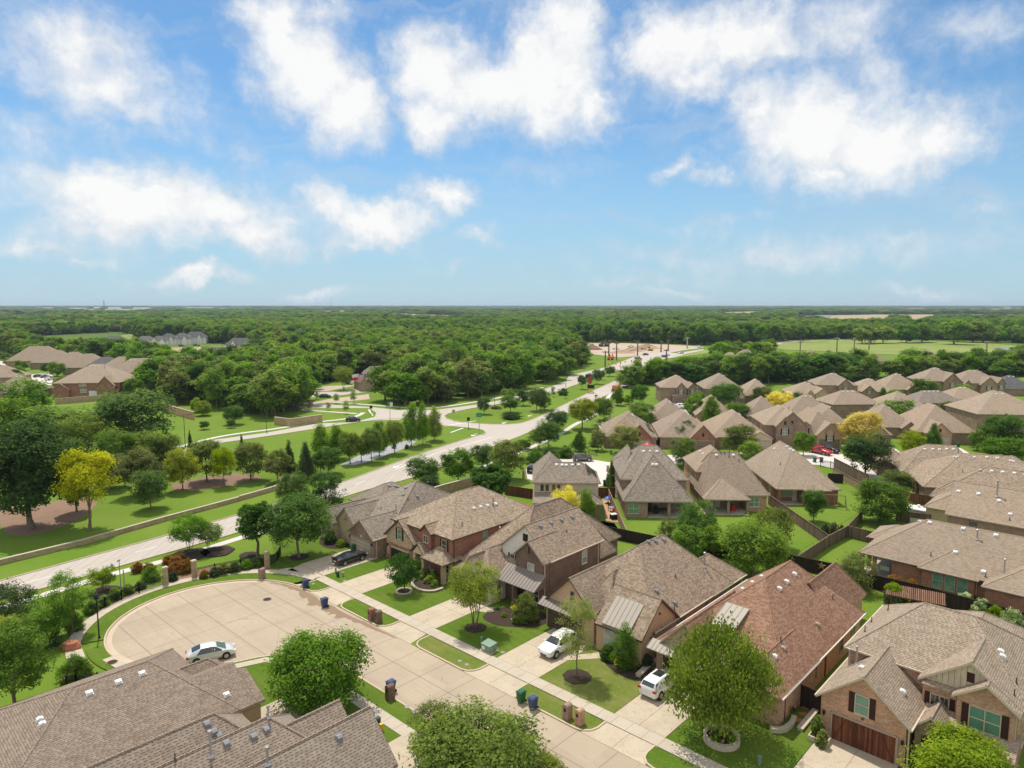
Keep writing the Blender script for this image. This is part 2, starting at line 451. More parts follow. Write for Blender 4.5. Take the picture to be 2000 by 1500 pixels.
def leaf(name, c, c2, trans=0.48):
 m, N, out = newmat(name)
 at = N.n('ShaderNodeAttribute', attribute_name='tone')
 oi = N.n('ShaderNodeObjectInfo')
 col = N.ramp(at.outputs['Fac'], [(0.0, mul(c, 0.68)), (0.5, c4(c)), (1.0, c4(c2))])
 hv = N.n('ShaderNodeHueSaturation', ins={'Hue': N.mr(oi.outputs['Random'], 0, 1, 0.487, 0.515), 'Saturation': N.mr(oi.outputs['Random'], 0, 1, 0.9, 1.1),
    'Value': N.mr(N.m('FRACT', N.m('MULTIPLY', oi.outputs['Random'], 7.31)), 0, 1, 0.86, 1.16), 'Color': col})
 d = N.n('ShaderNodeBsdfPrincipled', ins={'Base Color': hv.outputs[0], 'Roughness': 0.75, 'Specular IOR Level': 0.08})
 tcol = N.mix(1.0, hv.outputs[0], (1.45, 1.5, 0.7, 1), 'MULTIPLY')
 tr = N.n('ShaderNodeBsdfTranslucent', ins={0: tcol})
 mx = N.n('ShaderNodeMixShader', ins={0: trans, 1: d.outputs[0], 2: tr.outputs[0]})
 N.t.links.new(mx.outputs[0], out.inputs[0])
 return m
M = {}
M['brick_tan'] = brick('brick_tan', (0.62, 0.33, 0.19), (0.38, 0.16, 0.085), (0.5, 0.42, 0.33), .26, .09, .012, .25, third=(0.62, 0.44, 0.32))
M['brick_red'] = brick('brick_red', (0.36, 0.14, 0.085), (0.25, 0.085, 0.05), (0.36, 0.26, 0.2), .26, .09, .012, third=(0.17, 0.06, 0.045))
M['brick_dark'] = brick('brick_dark', (0.19, 0.115, 0.08), (0.115, 0.07, 0.052), (0.26, 0.2, 0.16), .26, .09, .012, third=(0.3, 0.18, 0.125))
M['brick_brown'] = brick('brick_brown', (0.34, 0.22, 0.155), (0.23, 0.14, 0.095), (0.36, 0.3, 0.24), .26, .09, .012, third=(0.42, 0.29, 0.2))
M['brick_pink'] = brick('brick_pink', (0.38, 0.24, 0.18), (0.30, 0.18, 0.13), (0.4, 0.33, 0.27), third=(0.24, 0.13, 0.1))
M['brick_mix'] = brick('brick_mix', (0.24, 0.16, 0.12), (0.15, 0.09, 0.07), (0.34, 0.28, 0.22), third=(0.4, 0.3, 0.22))
M['stone_tan'] = stone('stone_tan', [(0.5, 0.36, 0.2), (0.58, 0.45, 0.28), (0.38, 0.25, 0.13), (0.62, 0.5, 0.34)], (0.5, 0.43, 0.33), 3.0)
M['stone_wall'] = stone('stone_wall', [(0.42, 0.3, 0.18), (0.34, 0.23, 0.13), (0.48, 0.37, 0.24)], (0.4, 0.32, 0.22), 2.2)
M['stone_pillar'] = brick('stone_pillar', (0.46, 0.33, 0.19), (0.36, 0.25, 0.14), (0.46, 0.38, 0.27), bw=0.4, rh=0.2, ms=0.015, third=(0.52, 0.4, 0.26))
M['stucco_tan'] = stucco('stucco_tan', (0.52, 0.36, 0.23))
M['stucco_cream'] = stucco('stucco_cream', (0.58, 0.47, 0.31))
M['stucco_white'] = stucco('stucco_white', (0.72, 0.68, 0.6), 0.08)
M['siding_cream'] = wood('siding_cream', (0.58, 0.50, 0.37), 0.2, 0.05, False)
M['board_batten'] = wood('board_batten', (0.56, 0.48, 0.34), 0.4, 0.05)
M['roof_near'] = shingle('roof_near', (0.272, 0.217, 0.173), (0.219, 0.173, 0.138), (0.324, 0.262, 0.21), tab=0.34, row=0.17, dash=0.8)
M['roof_near_b'] = shingle('roof_near_b', (0.302, 0.244, 0.198), (0.256, 0.203, 0.163), (0.349, 0.287, 0.23), tab=0.36, row=0.19, dash=0.95)
M['roof_tan'] = shingle('roof_tan', (0.337, 0.267, 0.206), (0.278, 0.218, 0.166), (0.398, 0.322, 0.251), tab=0.34, row=0.17, dash=0.95)
M['roof_brown'] = shingle('roof_brown', (0.305, 0.238, 0.177), (0.226, 0.172, 0.127), (0.406, 0.324, 0.249), tab=0.30, row=0.15, dash=0.5)
M['roof_grey'] = shingle('roof_grey', (0.271, 0.23, 0.186), (0.208, 0.175, 0.141), (0.357, 0.307, 0.252), tab=0.30, row=0.15, dash=0.5)
M['roof_red'] = shingle('roof_red', (0.284, 0.165, 0.116), (0.222, 0.125, 0.087), (0.358, 0.232, 0.162), tab=0.32, row=0.15, dash=0.55)
M['roof_warm'] = shingle('roof_warm', (0.337, 0.267, 0.204), (0.286, 0.224, 0.168), (0.396, 0.319, 0.246), dash=0.4)
M['roof_slate'] = shingle('roof_slate', (0.13, 0.13, 0.135), (0.09, 0.09, 0.095), (0.19, 0.19, 0.19), dash=0.4)
M['metal_roof'] = plain('metal_roof', (0.40, 0.355, 0.30), 0.65, 0.0, 0.25, 0.1, 0.6)
M['metal_roof_dark'] = plain('metal_roof_dark', (0.24, 0.20, 0.175), 0.6, 0.1, 0.5, 0.12, 0.6)
M['trim_cream'] = plain('trim_cream', (0.56, 0.47, 0.35), 0.6)
M['trim_tan'] = plain('trim_tan', (0.36, 0.29, 0.22), 0.6)
M['trim_brown'] = plain('trim_brown', (0.085, 0.055, 0.04), 0.6)
M['trim_white'] = plain('trim_white', (0.66, 0.62, 0.55), 0.5)
M['white'] = plain('white', (0.75, 0.74, 0.71), 0.5, var=0.08)
M['shutter'] = wood('shutter', (0.06, 0.028, 0.02), 0.07, 0.15, False)
M['glass_dark'] = glass('glass_dark', (0.035, 0.05, 0.05))
M['glass_green'] = glass('glass_green', (0.12, 0.27, 0.19), 0.15)
M['glass_pale'] = glass('glass_pale', (0.3, 0.34, 0.33), 0.15)
M['garage_brown'] = wood('garage_brown', (0.10, 0.075, 0.055), 0.53, 0.06, False)
M['garage_tan'] = wood('garage_tan', (0.50, 0.42, 0.33), 0.53, 0.04, False)
M['garage_taupe'] = wood('garage_taupe', (0.24, 0.18, 0.14), 0.53, 0.05, False)
M['garage_wood'] = wood('garage_wood', (0.17, 0.062, 0.032), 0.16, 0.45)
M['door_wood'] = wood('door_wood', (0.10, 0.045, 0.026), 0.2, 0.2)
M['dark'] = plain('dark', (0.018, 0.016, 0.015), 0.8)
M['black_metal'] = plain('black_metal', (0.015, 0.015, 0.016), 0.45, 0.3)
M['galv'] = plain('galv', (0.42, 0.42, 0.43), 0.4, 0.6, 0.5, 0.15, 6)
M['vent_white'] = plain('vent_white', (0.72, 0.71, 0.68), 0.45, var=0.1)
M['vent_grey'] = plain('vent_grey', (0.27, 0.27, 0.28), 0.5, 0.3)
M['pipe'] = plain('pipe', (0.10, 0.09, 0.085), 0.6, 0.2)
M['concrete'] = concrete('concrete', (0.426, 0.347, 0.256), 0.3, (0.33, 0.23, 0.145), 1.0, 0.4, 0.05)
M['concrete_drive'] = concrete('concrete_drive', (0.525, 0.442, 0.332), 0.6, (0.27, 0.17, 0.09), 1.3, 1.0)
M['concrete_walk'] = concrete('concrete_walk', (0.503, 0.436, 0.344), 0.36, (0.3, 0.21, 0.13), 1.2, 0.6)
M['concrete_road'] = concrete('concrete_road', (0.469, 0.418, 0.367), 0.2, (0.37, 0.3, 0.23), 0.6, 0.25)
M['concrete_pale'] = concrete('concrete_pale', (0.607, 0.552, 0.507), 0.12, (0.42, 0.36, 0.3), 0.5, 0.1)
M['curb'] = concrete('curb', (0.56, 0.45, 0.33), 0.35, (0.26, 0.18, 0.11), 2.0, 0.5)
M['wet'] = concrete('wet', (0.27, 0.19, 0.125), 0.3, (0.16, 0.11, 0.07), 2.0, 0.2)
M['joint'] = plain('joint', (0.22, 0.155, 0.10), 0.9)
M['paint'] = plain('paint', (0.78, 0.76, 0.72), 0.6, var=0.1)
M['lawn'] = grass('lawn', (0.084, 0.152, 0.013), (0.165, 0.205, 0.036), 0.55, 1.6, 0.16)
M['lawn_bright'] = grass('lawn_bright', (0.122, 0.208, 0.02), (0.195, 0.25, 0.045), 0.6, 1.3, .08)
M['lawn_dry'] = grass('lawn_dry', (0.11, 0.168, 0.02), (0.235, 0.215, 0.075), 0.8, 2.2, 0.12)
M['meadow'] = grass('meadow', (0.17, 0.27, 0.04), (0.25, 0.3, 0.06), 0.8, 0.35)
M['field_far'] = grass('field_far', (0.18, 0.25, 0.05), (0.28, 0.29, 0.10), 0.9, 0.2)
M['dry_field'] = grass('dry_field', (0.33, 0.26, 0.15), (0.45, 0.35, 0.22), 0.9, 0.15)
M['soil'] = concrete('soil', (0.42, 0.29, 0.2), 0.5, (0.25, 0.16, 0.1), 0.5, 0.3)
M['dirt_site'] = concrete('dirt_site', (0.48, 0.38, 0.29), 0.35, (0.32, 0.22, 0.15), 0.12, 0.4)
M['mulch'] = concrete('mulch', (0.052, 0.036, 0.027), 0.6, (0.12, 0.08, 0.055), 3.0, 0.6)
M['mulch_light'] = concrete('mulch_light', (0.26, 0.165, 0.11), 0.5, (0.14, 0.085, 0.055), 2.0, 0.5)
M['fence_dark'] = wood('fence_dark', (0.036, 0.025, 0.02), 0.14, 0.3)
M['fence_grey'] = wood('fence_grey', (0.19, 0.135, 0.095), 0.14, 0.4)
M['fence_red'] = wood('fence_red', (0.17, 0.075, 0.04), 0.14, 0.35)
M['fence_tan'] = wood('fence_tan', (0.36, 0.24, 0.15), 0.14, 0.25)
M['bark'] = plain('bark', (0.19, 0.145, 0.105), 0.95, 0, 0.1, 0.4, 8)
M['bark_pale'] = plain('bark_pale', (0.30, 0.24, 0.18), 0.95, 0, 0.1, 0.35, 8)
M['tyre'] = plain('tyre', (0.02, 0.02, 0.021), 0.85)
M['rim'] = plain('rim', (0.45, 0.45, 0.46), 0.3, 0.8)
M['bin_blue'] = plain('bin_blue', (0.035, 0.055, 0.15), 0.5, 0, 0.5)
M['bin_green'] = plain('bin_green', (0.012, 0.11, 0.045), 0.5, 0, 0.5)
M['util_green'] = plain('util_green', (0.19, 0.27, 0.21), 0.5, 0.1, 0.4, 0.12)
M['dark_green'] = plain('dark_green', (0.02, 0.06, 0.045), 0.5)
M['red'] = plain('red', (0.5, 0.03, 0.025), 0.4)
M['orange'] = plain('orange', (0.75, 0.16, 0.03), 0.5)
M['yellow'] = plain('yellow', (0.7, 0.45, 0.05), 0.5)
M['blue'] = plain('blue', (0.03, 0.12, 0.4), 0.5)
M['flag_blue'] = plain('flag_blue', (0.02, 0.04, 0.2), 0.7)
M['flag_red'] = plain('flag_red', (0.55, 0.03, 0.04), 0.7)
M['sign_green'] = plain('sign_green', (0.03, 0.25, 0.12), 0.5)
M['wood_deck'] = wood('wood_deck', (0.5, 0.31, 0.19), 0.14, 0.2, False)
M['pergola'] = wood('pergola', (0.19, 0.105, 0.065), 0.1, 0.3)
M['terracotta'] = plain('terracotta', (0.42, 0.16, 0.085), 0.8)
M['rock'] = plain('rock', (0.5, 0.43, 0.33), 0.9, 0, 0.2, 0.3, 4)
M['solar'] = plain('solar', (0.012, 0.014, 0.022), 0.15, 0.2, 0.6)
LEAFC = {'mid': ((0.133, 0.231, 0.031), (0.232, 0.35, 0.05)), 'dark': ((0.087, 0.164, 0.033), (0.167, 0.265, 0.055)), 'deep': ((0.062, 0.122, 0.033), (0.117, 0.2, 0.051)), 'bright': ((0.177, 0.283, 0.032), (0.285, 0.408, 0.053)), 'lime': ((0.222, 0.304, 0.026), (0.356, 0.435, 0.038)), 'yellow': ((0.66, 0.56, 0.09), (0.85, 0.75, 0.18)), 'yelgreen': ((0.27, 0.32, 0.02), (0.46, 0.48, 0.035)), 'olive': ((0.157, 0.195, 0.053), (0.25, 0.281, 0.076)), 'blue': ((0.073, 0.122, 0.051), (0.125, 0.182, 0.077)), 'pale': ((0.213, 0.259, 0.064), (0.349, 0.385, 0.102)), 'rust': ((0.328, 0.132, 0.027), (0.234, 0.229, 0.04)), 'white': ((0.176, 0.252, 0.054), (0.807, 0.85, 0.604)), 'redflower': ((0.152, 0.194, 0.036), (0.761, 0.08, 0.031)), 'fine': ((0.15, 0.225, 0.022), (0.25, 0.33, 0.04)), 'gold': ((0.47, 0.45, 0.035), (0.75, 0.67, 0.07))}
LM = {k: leaf('leaf_' + k, *v) for k, v in LEAFC.items()}
# ---------------------------------------------------------------- ground, roads, pavements
def GP(pts): return [G(*p) for p in pts]
def inpoly(x, y, P):
 r = False
 for (x0, y0), (x1, y1) in zip(P, P[1:] + P[:1]):
  if (y0 > y) != (y1 > y) and x < (x1 - x0) * (y - y0) / (y1 - y0) + x0: r = not r
 return r
def arc(cx, cy, r, a0, a1, n): return [(cx + r * math.cos(R(a0 + (a1 - a0) * i / n)), cy + r * math.sin(R(a0 + (a1 - a0) * i / n))) for i in range(n + 1)]
def dens(line, step=3.0):
 out = []
 for a, b in zip(line, line[1:]):
  a, b = Vector((a[0], a[1], 0)), Vector((b[0], b[1], 0))
  n = max(1, int((b - a).length / step))
  out += [a.lerp(b, i / n) for i in range(n)]
 return out + [Vector((line[-1][0], line[-1][1], 0))]
def smooth(line, it=2):
 L = [Vector((p[0], p[1], 0)) for p in line]
 for _ in range(it):
  q = [L[0]]
  for a, b in zip(L, L[1:]):
   q += [a.lerp(b, 0.25), a.lerp(b, 0.75)]
  L = q + [L[-1]]
 return L
def struct(name, mb, m, parent=None):
 o = mb.build(name, m, parent)
 if o and not parent: o['kind'] = 'structure'
 return o
def sheet(name, pts, z, m, side=None):
 mb = MB(); mb.prism(pts, 0.0 if side else z - 0.004, z)
 return struct(name, mb, m)
# ground: one sheet out to the horizon
mb = MB()
xs = [-16000, -6000, -2000, -600, -200, 0, 200, 600, 2000, 6000, 16000]
ys = [-300, -60, 60, 200, 500, 1500, 5000, 16000]
for i in range(len(xs) - 1):
 for j in range(len(ys) - 1):
  mb.poly([(xs[i], ys[j], 0), (xs[i + 1], ys[j], 0), (xs[i + 1], ys[j + 1], 0), (xs[i], ys[j + 1], 0)])
m, N, out = newmat('ground')
tc = N.n('ShaderNodeTexCoord'); p = tc.outputs['Object']
n1 = N.noise(p, 0.06, 6, 0.62); n2 = N.noise(p, 0.7, 5, 0.7); n3 = N.noise(p, 9.0, 4, 0.75)
near = N.mix(N.mr(n1, 0.35, 0.7, 0, 0.8), (0.112, 0.198, 0.018, 1), (0.18, 0.24, 0.038, 1))
near = N.mix(N.mr(n2, 0.55, 0.78, 0, 0.4), near, (0.24, 0.245, 0.08, 1))
near = N.mix(1.0, near, N.ramp(n3, [(0.3, (0.68, 0.68, 0.68)), (0.7, (1.3, 1.3, 1.3))]), 'MULTIPLY')
fn = N.noise(N.vm('MULTIPLY', p, (0.35, 1.0, 1.0)), 0.0016, 5, 0.6)
far = N.ramp(fn, [(0.42, (0.07, 0.11, 0.028)), (0.6, (0.08, 0.12, 0.03)), (0.63, (0.24, 0.25, 0.10)), (0.7, (0.34, 0.28, 0.18))])
dist = N.n('ShaderNodeVectorMath', operation='LENGTH', ins={0: p}).outputs['Value']
col = N.mix(N.mr(dist, 500, 1100), near, far)
principled(N, out, col, 0.95, spec=0.1)
struct('ground', mb, MATS['ground'])
# --- avenue, two carriageways with a grass median (edges read along the kerbs)
LA = [(-60, 1152), (0, 1135), (128, 1100), (312, 1050), (461, 1007), (560, 977), (660, 946), (750, 912), (850, 876), (949, 846)]
LA2 = [(990, 829), (1025, 826), (1070, 806), (1150, 767), (1207, 741), (1232, 728)]
RA = [(-60, 1190), (0, 1172), (72, 1153), (171, 1125), (256, 1100), (360, 1071), (461, 1042), (560, 1010), (667, 972), (740, 950), (807, 934), (890, 901), (962, 872), (1030, 847), (1100, 810), (1197, 767), (1245, 742), (1262, 732)]
ROADM = M['concrete_road']
roadA = smooth(GP(LA)) + smooth(GP(LA2)) + smooth(GP(RA))[::-1]
sheet('road', roadA, 0.020, ROADM)
BU = [(330, 886), (410, 860), (522, 845), (622, 827), (690, 825)]
BL = [(330, 905), (435, 865), (545, 849), (625, 836), (717, 822), (780, 820)]
cross = [(690, 825), (732, 814), (735, 806), (720, 797), (590, 797), (560, 792), (575, 783), (620, 789), (725, 795), (775, 801), (850, 801), (925, 791), (982, 781), (1060, 761), (1105, 745), (1112, 733), (1185, 717), (1215, 722),
   (1175, 729), (1132, 749), (1065, 773), (985, 788), (930, 796), (880, 806), (867, 812), (872, 818), (900, 825), (960, 829), (990, 829), (949, 846), (945, 840), (920, 836), (870, 832), (830, 822), (790, 816), (780, 820)]
sheet('road', GP(BU) + GP(cross) + GP(BL)[::-1], 0.028, ROADM)
# side street winding up to the club house, and the far part of the avenue
sheet('road', GP([(575, 783), (560, 792), (540, 786), (560, 772), (600, 766), (660, 765), (720, 757), (740, 750), (750, 757), (715, 766), (655, 773), (600, 777)]), 0.024, ROADM)
sheet('road', GP([(1185, 717), (1215, 706), (1240, 696), (1272, 688), (1290, 688), (1325, 690), (1300, 700), (1265, 716), (1240, 732), (1232, 728), (1262, 732), (1250, 738), (1215, 722)]), 0.032, ROADM)
sheet('road', GP([(1272, 690), (1330, 681), (1372, 677), (1374, 679), (1335, 684), (1290, 692)]), 0.04, ROADM)
sheet('road', GP([(1300, 697), (1340, 687), (1374, 682), (1376, 684), (1340, 691), (1310, 701)]), 0.044, ROADM)
sheet('road', GP([(1490, 672), (1520, 667), (1560, 664), (1600, 664.5), (1600, 666), (1560, 667), (1500, 675)]), 0.05, ROADM)
# kerbs of the avenue
mb = MB()
for ln in (LA, LA2, RA):
 mb.curb(smooth(GP(ln)), 0.18, 0.0, 0.13)
mb.curb(smooth(GP([(949, 846), (945, 840), (920, 836), (870, 832), (830, 822), (790, 816), (717, 822), (625, 836), (545, 849), (435, 865)])), 0.18, 0, 0.13)
mb.curb(smooth(GP([(990, 829), (960, 829), (900, 825), (872, 818), (867, 812), (880, 806), (930, 796), (985, 788), (1065, 773), (1132, 749), (1175, 729)])), 0.18, 0, 0.13)
struct('kerb', mb, M['curb'])
# lane paint
mb = MB()
mid = dens([(a + b) / 2 for a, b in zip(*[[Vector(l[int(i * (len(l) - 1) / 40)]) for i in range(41)] for l in (dens(smooth(GP(LA)), 1), dens(smooth(GP(RA[:12])), 1))])], 1.0)
for i in range(4, len(mid) - 4, 12):
 mb.ribbon(mid[i:i + 4], 0.14, 0.032)
turn = dens(GP([(772, 917), (850, 886), (962, 854)]), 2)
mb.ribbon(turn, 0.22, 0.034)
for px, py in ((775, 911), (925, 850), (985, 826), (1035, 812)):
 a = G(px, py); d = (G(px + 40, py - 17) - a).normalized(); n = Vector((-d.y, d.x, 0))
 mb.poly([a + n * .1 + Vector((0, 0, .034)), a - n * .1 + Vector((0, 0, .034)), a - n * .1 + d * 2.4 + Vector((0, 0, .034)), a + n * .1 + d * 2.4 + Vector((0, 0, .034))])
 mb.poly([a + n * .75 + Vector((0, 0, .035)), a - d * 1.6 + Vector((0, 0, .035)), a - n * .75 + Vector((0, 0, .035))])
for (a, b) in (((868, 832), (930, 822)), ((880, 845), (905, 836)), ((720, 800), (728, 812))):
 mb.ribbon(GP([a, b]), 0.5, 0.036)
struct('road_marking', mb, M['paint'])
# transverse joints of the concrete carriageway
mb = MB()
la, ra = dens(smooth(GP(LA)), 1), dens(smooth(GP(RA[:12])), 1)
for i in range(2, 60):
 a, b = la[int(i * (len(la) - 1) / 60)], ra[int(i * (len(ra) - 1) / 60)]
 mb.ribbon([a, b], 0.035, 0.026)
mb.ribbon(mid, 0.03, 0.025)
struct('road_joint', mb, M['joint'])
# avenue footpath
mb = MB()
for ln in ([(-20, 1193), (100, 1158), (216, 1122), (349, 1089), (456, 1055), (560, 1022), (669, 988), (760, 958), (850, 936)], [(940, 912), (1000, 890), (1060, 864), (1099, 845), (1125, 827), (1150, 818), (1165, 806)],
     [(1199, 794), (1187, 784), (1187, 774), (1207, 762)]):
 l = smooth(GP(ln)); mb.curb(l, 1.5, 0.0, 0.04)
for ln in ([(330, 879), (410, 856), (470, 846), (522, 840), (560, 834), (622, 824), (680, 818), (700, 812), (710, 806)], [(590, 801), (640, 804), (697, 808)], [(600, 785), (660, 786), (725, 791), (800, 797), (850, 797), (925, 786), (982, 776), (1060, 757)]):
 l = smooth(GP(ln)); mb.curb(l, 1.6, 0.0, 0.045)
struct('footpath', mb, M['concrete_pale'])
mb = MB(); mb.prism(smooth(GP([(664, 909), (690, 893), (740, 878), (790, 861), (822, 856), (800, 872), (745, 893), (700, 908), (664, 909)]), 1)[:-1], 0, 0.02)
m, N, out = newmat('water'); principled(N, out, (0.36, 0.345, 0.335, 1), 0.4, 0.0, 0.5)
struct('water', mb, m)
# --- the cul-de-sac and its lots
CX, CY, CR = -74.3, 30.6, 10.8
flare = [(-65.25, 24.7), (-63.9, 26.5), (-62.9, 29.3), (-61.6, 31.7), (-58.6, 33.4), (-54.5, 34.1)]
circ = arc(CX, CY, CR, 90, 327, 60)
street = [(24, 41.5)] + circ + flare[1:] + [(24, 34.1)]
mb = MB(); mb.prism([SK(*p) for p in street], 0.016, 0.020)
struct('street', mb, M['concrete'])
mb = MB()
def jline(a, b, w=0.045): mb.ribbon([SK(*a), SK(*b)], w, 0.0245)
def chord(t): return math.sqrt(max(0, (CR - .3) ** 2 - (t - CY) ** 2))
for t in (22.5, 26.3, 30.2, 34.1, 38.0):
 x = chord(t)
 jline((CX - x, t), (24 if t > 34.2 else (CX + x if t < 30 else -61.0), t), 0.06)
for k in range(-9, 20):
 s = -56.4 + 4.0 * k
 if s < CX + CR - 1.5:
  x = s - CX
  if abs(x) < CR - .4:
   y = math.sqrt((CR - .3) ** 2 - x * x)
   jline((s, CY - y), (s, CY + y), 0.04)
 else: jline((s, 34.2 if s > -58 else 32.2), (s, 41.4), 0.05)
struct('street_joint', mb, M['joint'])
# gutter run-off
mb = MB()
wl = [(-79.5, 39.6, .25), (-78, 40.3, .3), (-76, 40.7, .5), (-74.5, 40.85, .42), (-72.6, 40.75, .75), (-71.3, 40.6, .9), (-70.2, 40.3, 1.0), (-69, 40.6, .55), (-67.6, 40.7, .7), (-66.2, 40.4, 1.0), (-65, 40.45, .8), (-63.6, 40.7, .5), (-61.8, 40.95, .4), (-59.5, 41.0, .3), (-57.5, 41.15, .2), (-55.5, 41.3, .06)]
rnd = random.Random(3)
P1, P2 = [], []
for (a, b) in zip(wl, wl[1:]):
 for i in range(4):
  f = i / 4
  s, t, w = [a[k] + (b[k] - a[k]) * f for k in range(3)]
  P1.append(SK(s, min(41.3, t + .55 * w + .1 * rnd.random(), CY + math.sqrt(max(0, (CR - .16) ** 2 - (s - CX) ** 2)) if s < CX else 41.3))); P2.append(SK(s, t - w * (.35 + .9 * rnd.random())))
for i in range(len(P1) - 1):
 mb.poly([(P2[i].x, P2[i].y, .029), (P2[i + 1].x, P2[i + 1].y, .029), (P1[i + 1].x, P1[i + 1].y, .029), (P1[i].x, P1[i].y, .029)])
struct('street_puddle', mb, M['wet'])
mb = MB()
mb.ribbon([SK(*p) for p in arc(CX, CY, CR - .32, 130, 322, 50)], 0.5, 0.029)
struct('street_gutter', mb, M['curb'])
# kerbs
mb = MB()
mb.curb([SK(*p) for p in arc(CX, CY, CR + .08, 96, 322, 60)] + [SK(a + .05, b - .05) for a, b in flare[1:]] + [SK(24, 34.05)], 0.17, 0.0, 0.135)
isl = [(-75.8, -72.6, 1), (-67.6, -58.9, 0), (-53.9, -45.2, 0), (-40.1, -31.4, 0), (-26.7, -17.8, 0), (-12, 22, 0)]
def island(s0, s1, inset=0.0):
 r = 1.3
 t0, t1 = 41.5 + inset, 43.9 - inset
 return [(s0 + inset, t1)] + [(s0 + inset + (r * (1 - math.cos(R(a)))), t0 + r * (1 - math.sin(R(a)))) for a in (0, 30, 60, 90)] + \
     [(s1 - inset - r * (1 - math.cos(R(a))), t0 + r * (1 - math.sin(R(a)))) for a in (90, 60, 30, 0)] + [(s1 - inset, t1)]
for s0, s1, _ in isl:
 mb.curb([SK(*p) for p in island(s0, s1)], 0.16, 0.0, 0.135)
struct('kerb', mb, M['curb'])
mb = MB()
for s0, s1, _ in isl:
 if s0 not in (-53.9, -40.1): mb.prism([SK(*p) for p in island(s0, s1, 0.08)], 0, 0.115)
mv = MB()
for s0, s1, _ in isl[2:4]: mv.prism([SK(*p) for p in island(s0, s1, 0.08)], 0, 0.115)
struct('verge', mv, M['lawn_dry'])
ring = [SK(*p) for p in arc(CX, CY, CR + .16, 104, 250, 50)] + [SK(*p) for p in arc(CX, CY, 13.0, 250, 104, 50)]
mb.prism(ring, 0, 0.115)
for sgm in ([(-76.9, 41.75), (-78.5, 41.2), (-79.5, 42.1), (-76.9, 43.0)],):
 mb.prism([SK(*p) for p in sgm], 0, 0.112)
mb.prism([SK(*p) for p in arc(CX, CY, CR + .16, 258, 322, 16)] + [SK(-64, 26.4), SK(-63.7, 25.4), SK(-65, 23.0)] + [SK(*p) for p in arc(CX, CY, 12.6, 322, 258, 14)], 0, 0.115)
# verge on the near side
mb.prism([SK(a, b) for a, b in ((-63.7, 26.6), (-62.7, 29.4), (-61.45, 31.75), (-58.5, 33.25), (-54.4, 33.95), (-41.7, 33.95), (-41.4, 32.9), (-41.6, 32.3), (-54, 32.3), (-59.3, 31.7), (-61.9, 29.9), (-63.0, 26.0))], 0, 0.115)
mb.prism([SK(a, b) for a, b in ((-36, 33.95), (24, 33.95), (24, 32.3), (-36.3, 32.3))], 0, 0.115)
struct('verge', mb, M['lawn'])
# near side front lawns and walk
mb = MB()
mb.prism([SK(a, b) for a, b in ((-64.0, 25.9), (-62.6, 29.6), (-60.2, 31.0), (-54.5, 31.2), (-50.5, 31.2), (-50.5, 20), (-66, 20))], 0, 0.10)
mb.prism([SK(a, b) for a, b in ((-50, 31.25), (-42.4, 31.25), (-42.4, 21), (-50, 21))], 0, 0.105)
mb.prism([SK(a, b) for a, b in ((-36, 31.25), (20, 31.25), (20, 14), (-36, 14))], 0, 0.105)
struct('front_lawn', mb, M['lawn'])
mb = MB()
mb.prism([SK(a, b) for a, b in ((-59.3, 31.65), (-54, 32.28), (24, 32.28), (24, 31.1), (-54, 31.1), (-58.8, 30.6), (-61.4, 29.4), (-62.7, 25.8), (-63.6, 26.1), (-62.2, 29.9))], 0, 0.13)
mb.prism([SK(*p) for p in arc(CX, CY, 13.05, 98, 262, 56)] + [SK(*p) for p in arc(CX, CY, 14.3, 262, 98, 56)], 0, 0.13)
mb.prism(GP([(200, 1291), (219, 1284), (256, 1299), (231, 1310)]), 0, .134)
mb.prism(GP([(150, 1268), (158, 1262), (176, 1310), (184, 1350), (168, 1350), (158, 1312)]), 0, .128)
# far pavement
mb.prism([SK(a, b) for a, b in ((-76.4, 43.95), (24, 43.95), (24, 45.3), (-76.4, 45.3))], 0, 0.13)
struct('sidewalk', mb, M['concrete_walk'])
mb = MB()
for k in range(0, 66):
 s = -76 + k * 1.5
 mb.ribbon([SK(s, 43.97), SK(s, 45.28)], 0.03, 0.1345)
for k in range(0, 60):
 s = -54 + k * 1.5
 mb.ribbon([SK(s, 31.12), SK(s, 32.26)], 0.03, 0.1345)
for k in range(98, 262, 6):
 mb.ribbon([SK(*arc(CX, CY, 13.07, k, k + 1, 1)[0]), SK(*arc(CX, CY, 14.28, k, k + 1, 1)[0])], 0.03, 0.1345)
struct('sidewalk_joint', mb, M['joint'])
# far lots: one raised lawn per lot, the driveways between them
drv = [(-82.2, -76.4), (-72.7, -68.1), (-59.0, -54.6), (-45.4, -40.0), (-31.5, -26.6), (-17.6, -11.9)]
mb, jb, ap = MB(), MB(), MB()
fr = [53.4, 54.6, 54.6, 55.0, 55.0, 55.5]
for (s0, s1), ft in zip(drv, fr):
 sa, sb = s0 - .6, s1 + .6
 mb.prism([SK(s0, 45.3), SK(s1, 45.3), ST(s1, ft), ST(s0, ft)], 0, 0.125)
 mb.prism([SK(sa, 41.42), SK(sb, 41.42), SK(s1 + .1, 43.94), SK(s0 - .1, 43.94)], 0, 0.05)
 mid_ = (s0 + s1) / 2
 jb.ribbon([SK(mid_, 41.5), SK(mid_, 43.9)], .035, .0545); jb.ribbon([SK(mid_, 45.3), ST(mid_, ft - .05)], .035, .1295)
 jb.ribbon([SK(s0 + .02, 49.6), SK(s1 - .02, 49.6)], .035, .1295); jb.ribbon([SK(s0 + .02, 45.36), SK(s1 - .02, 45.36)], .03, .1295)
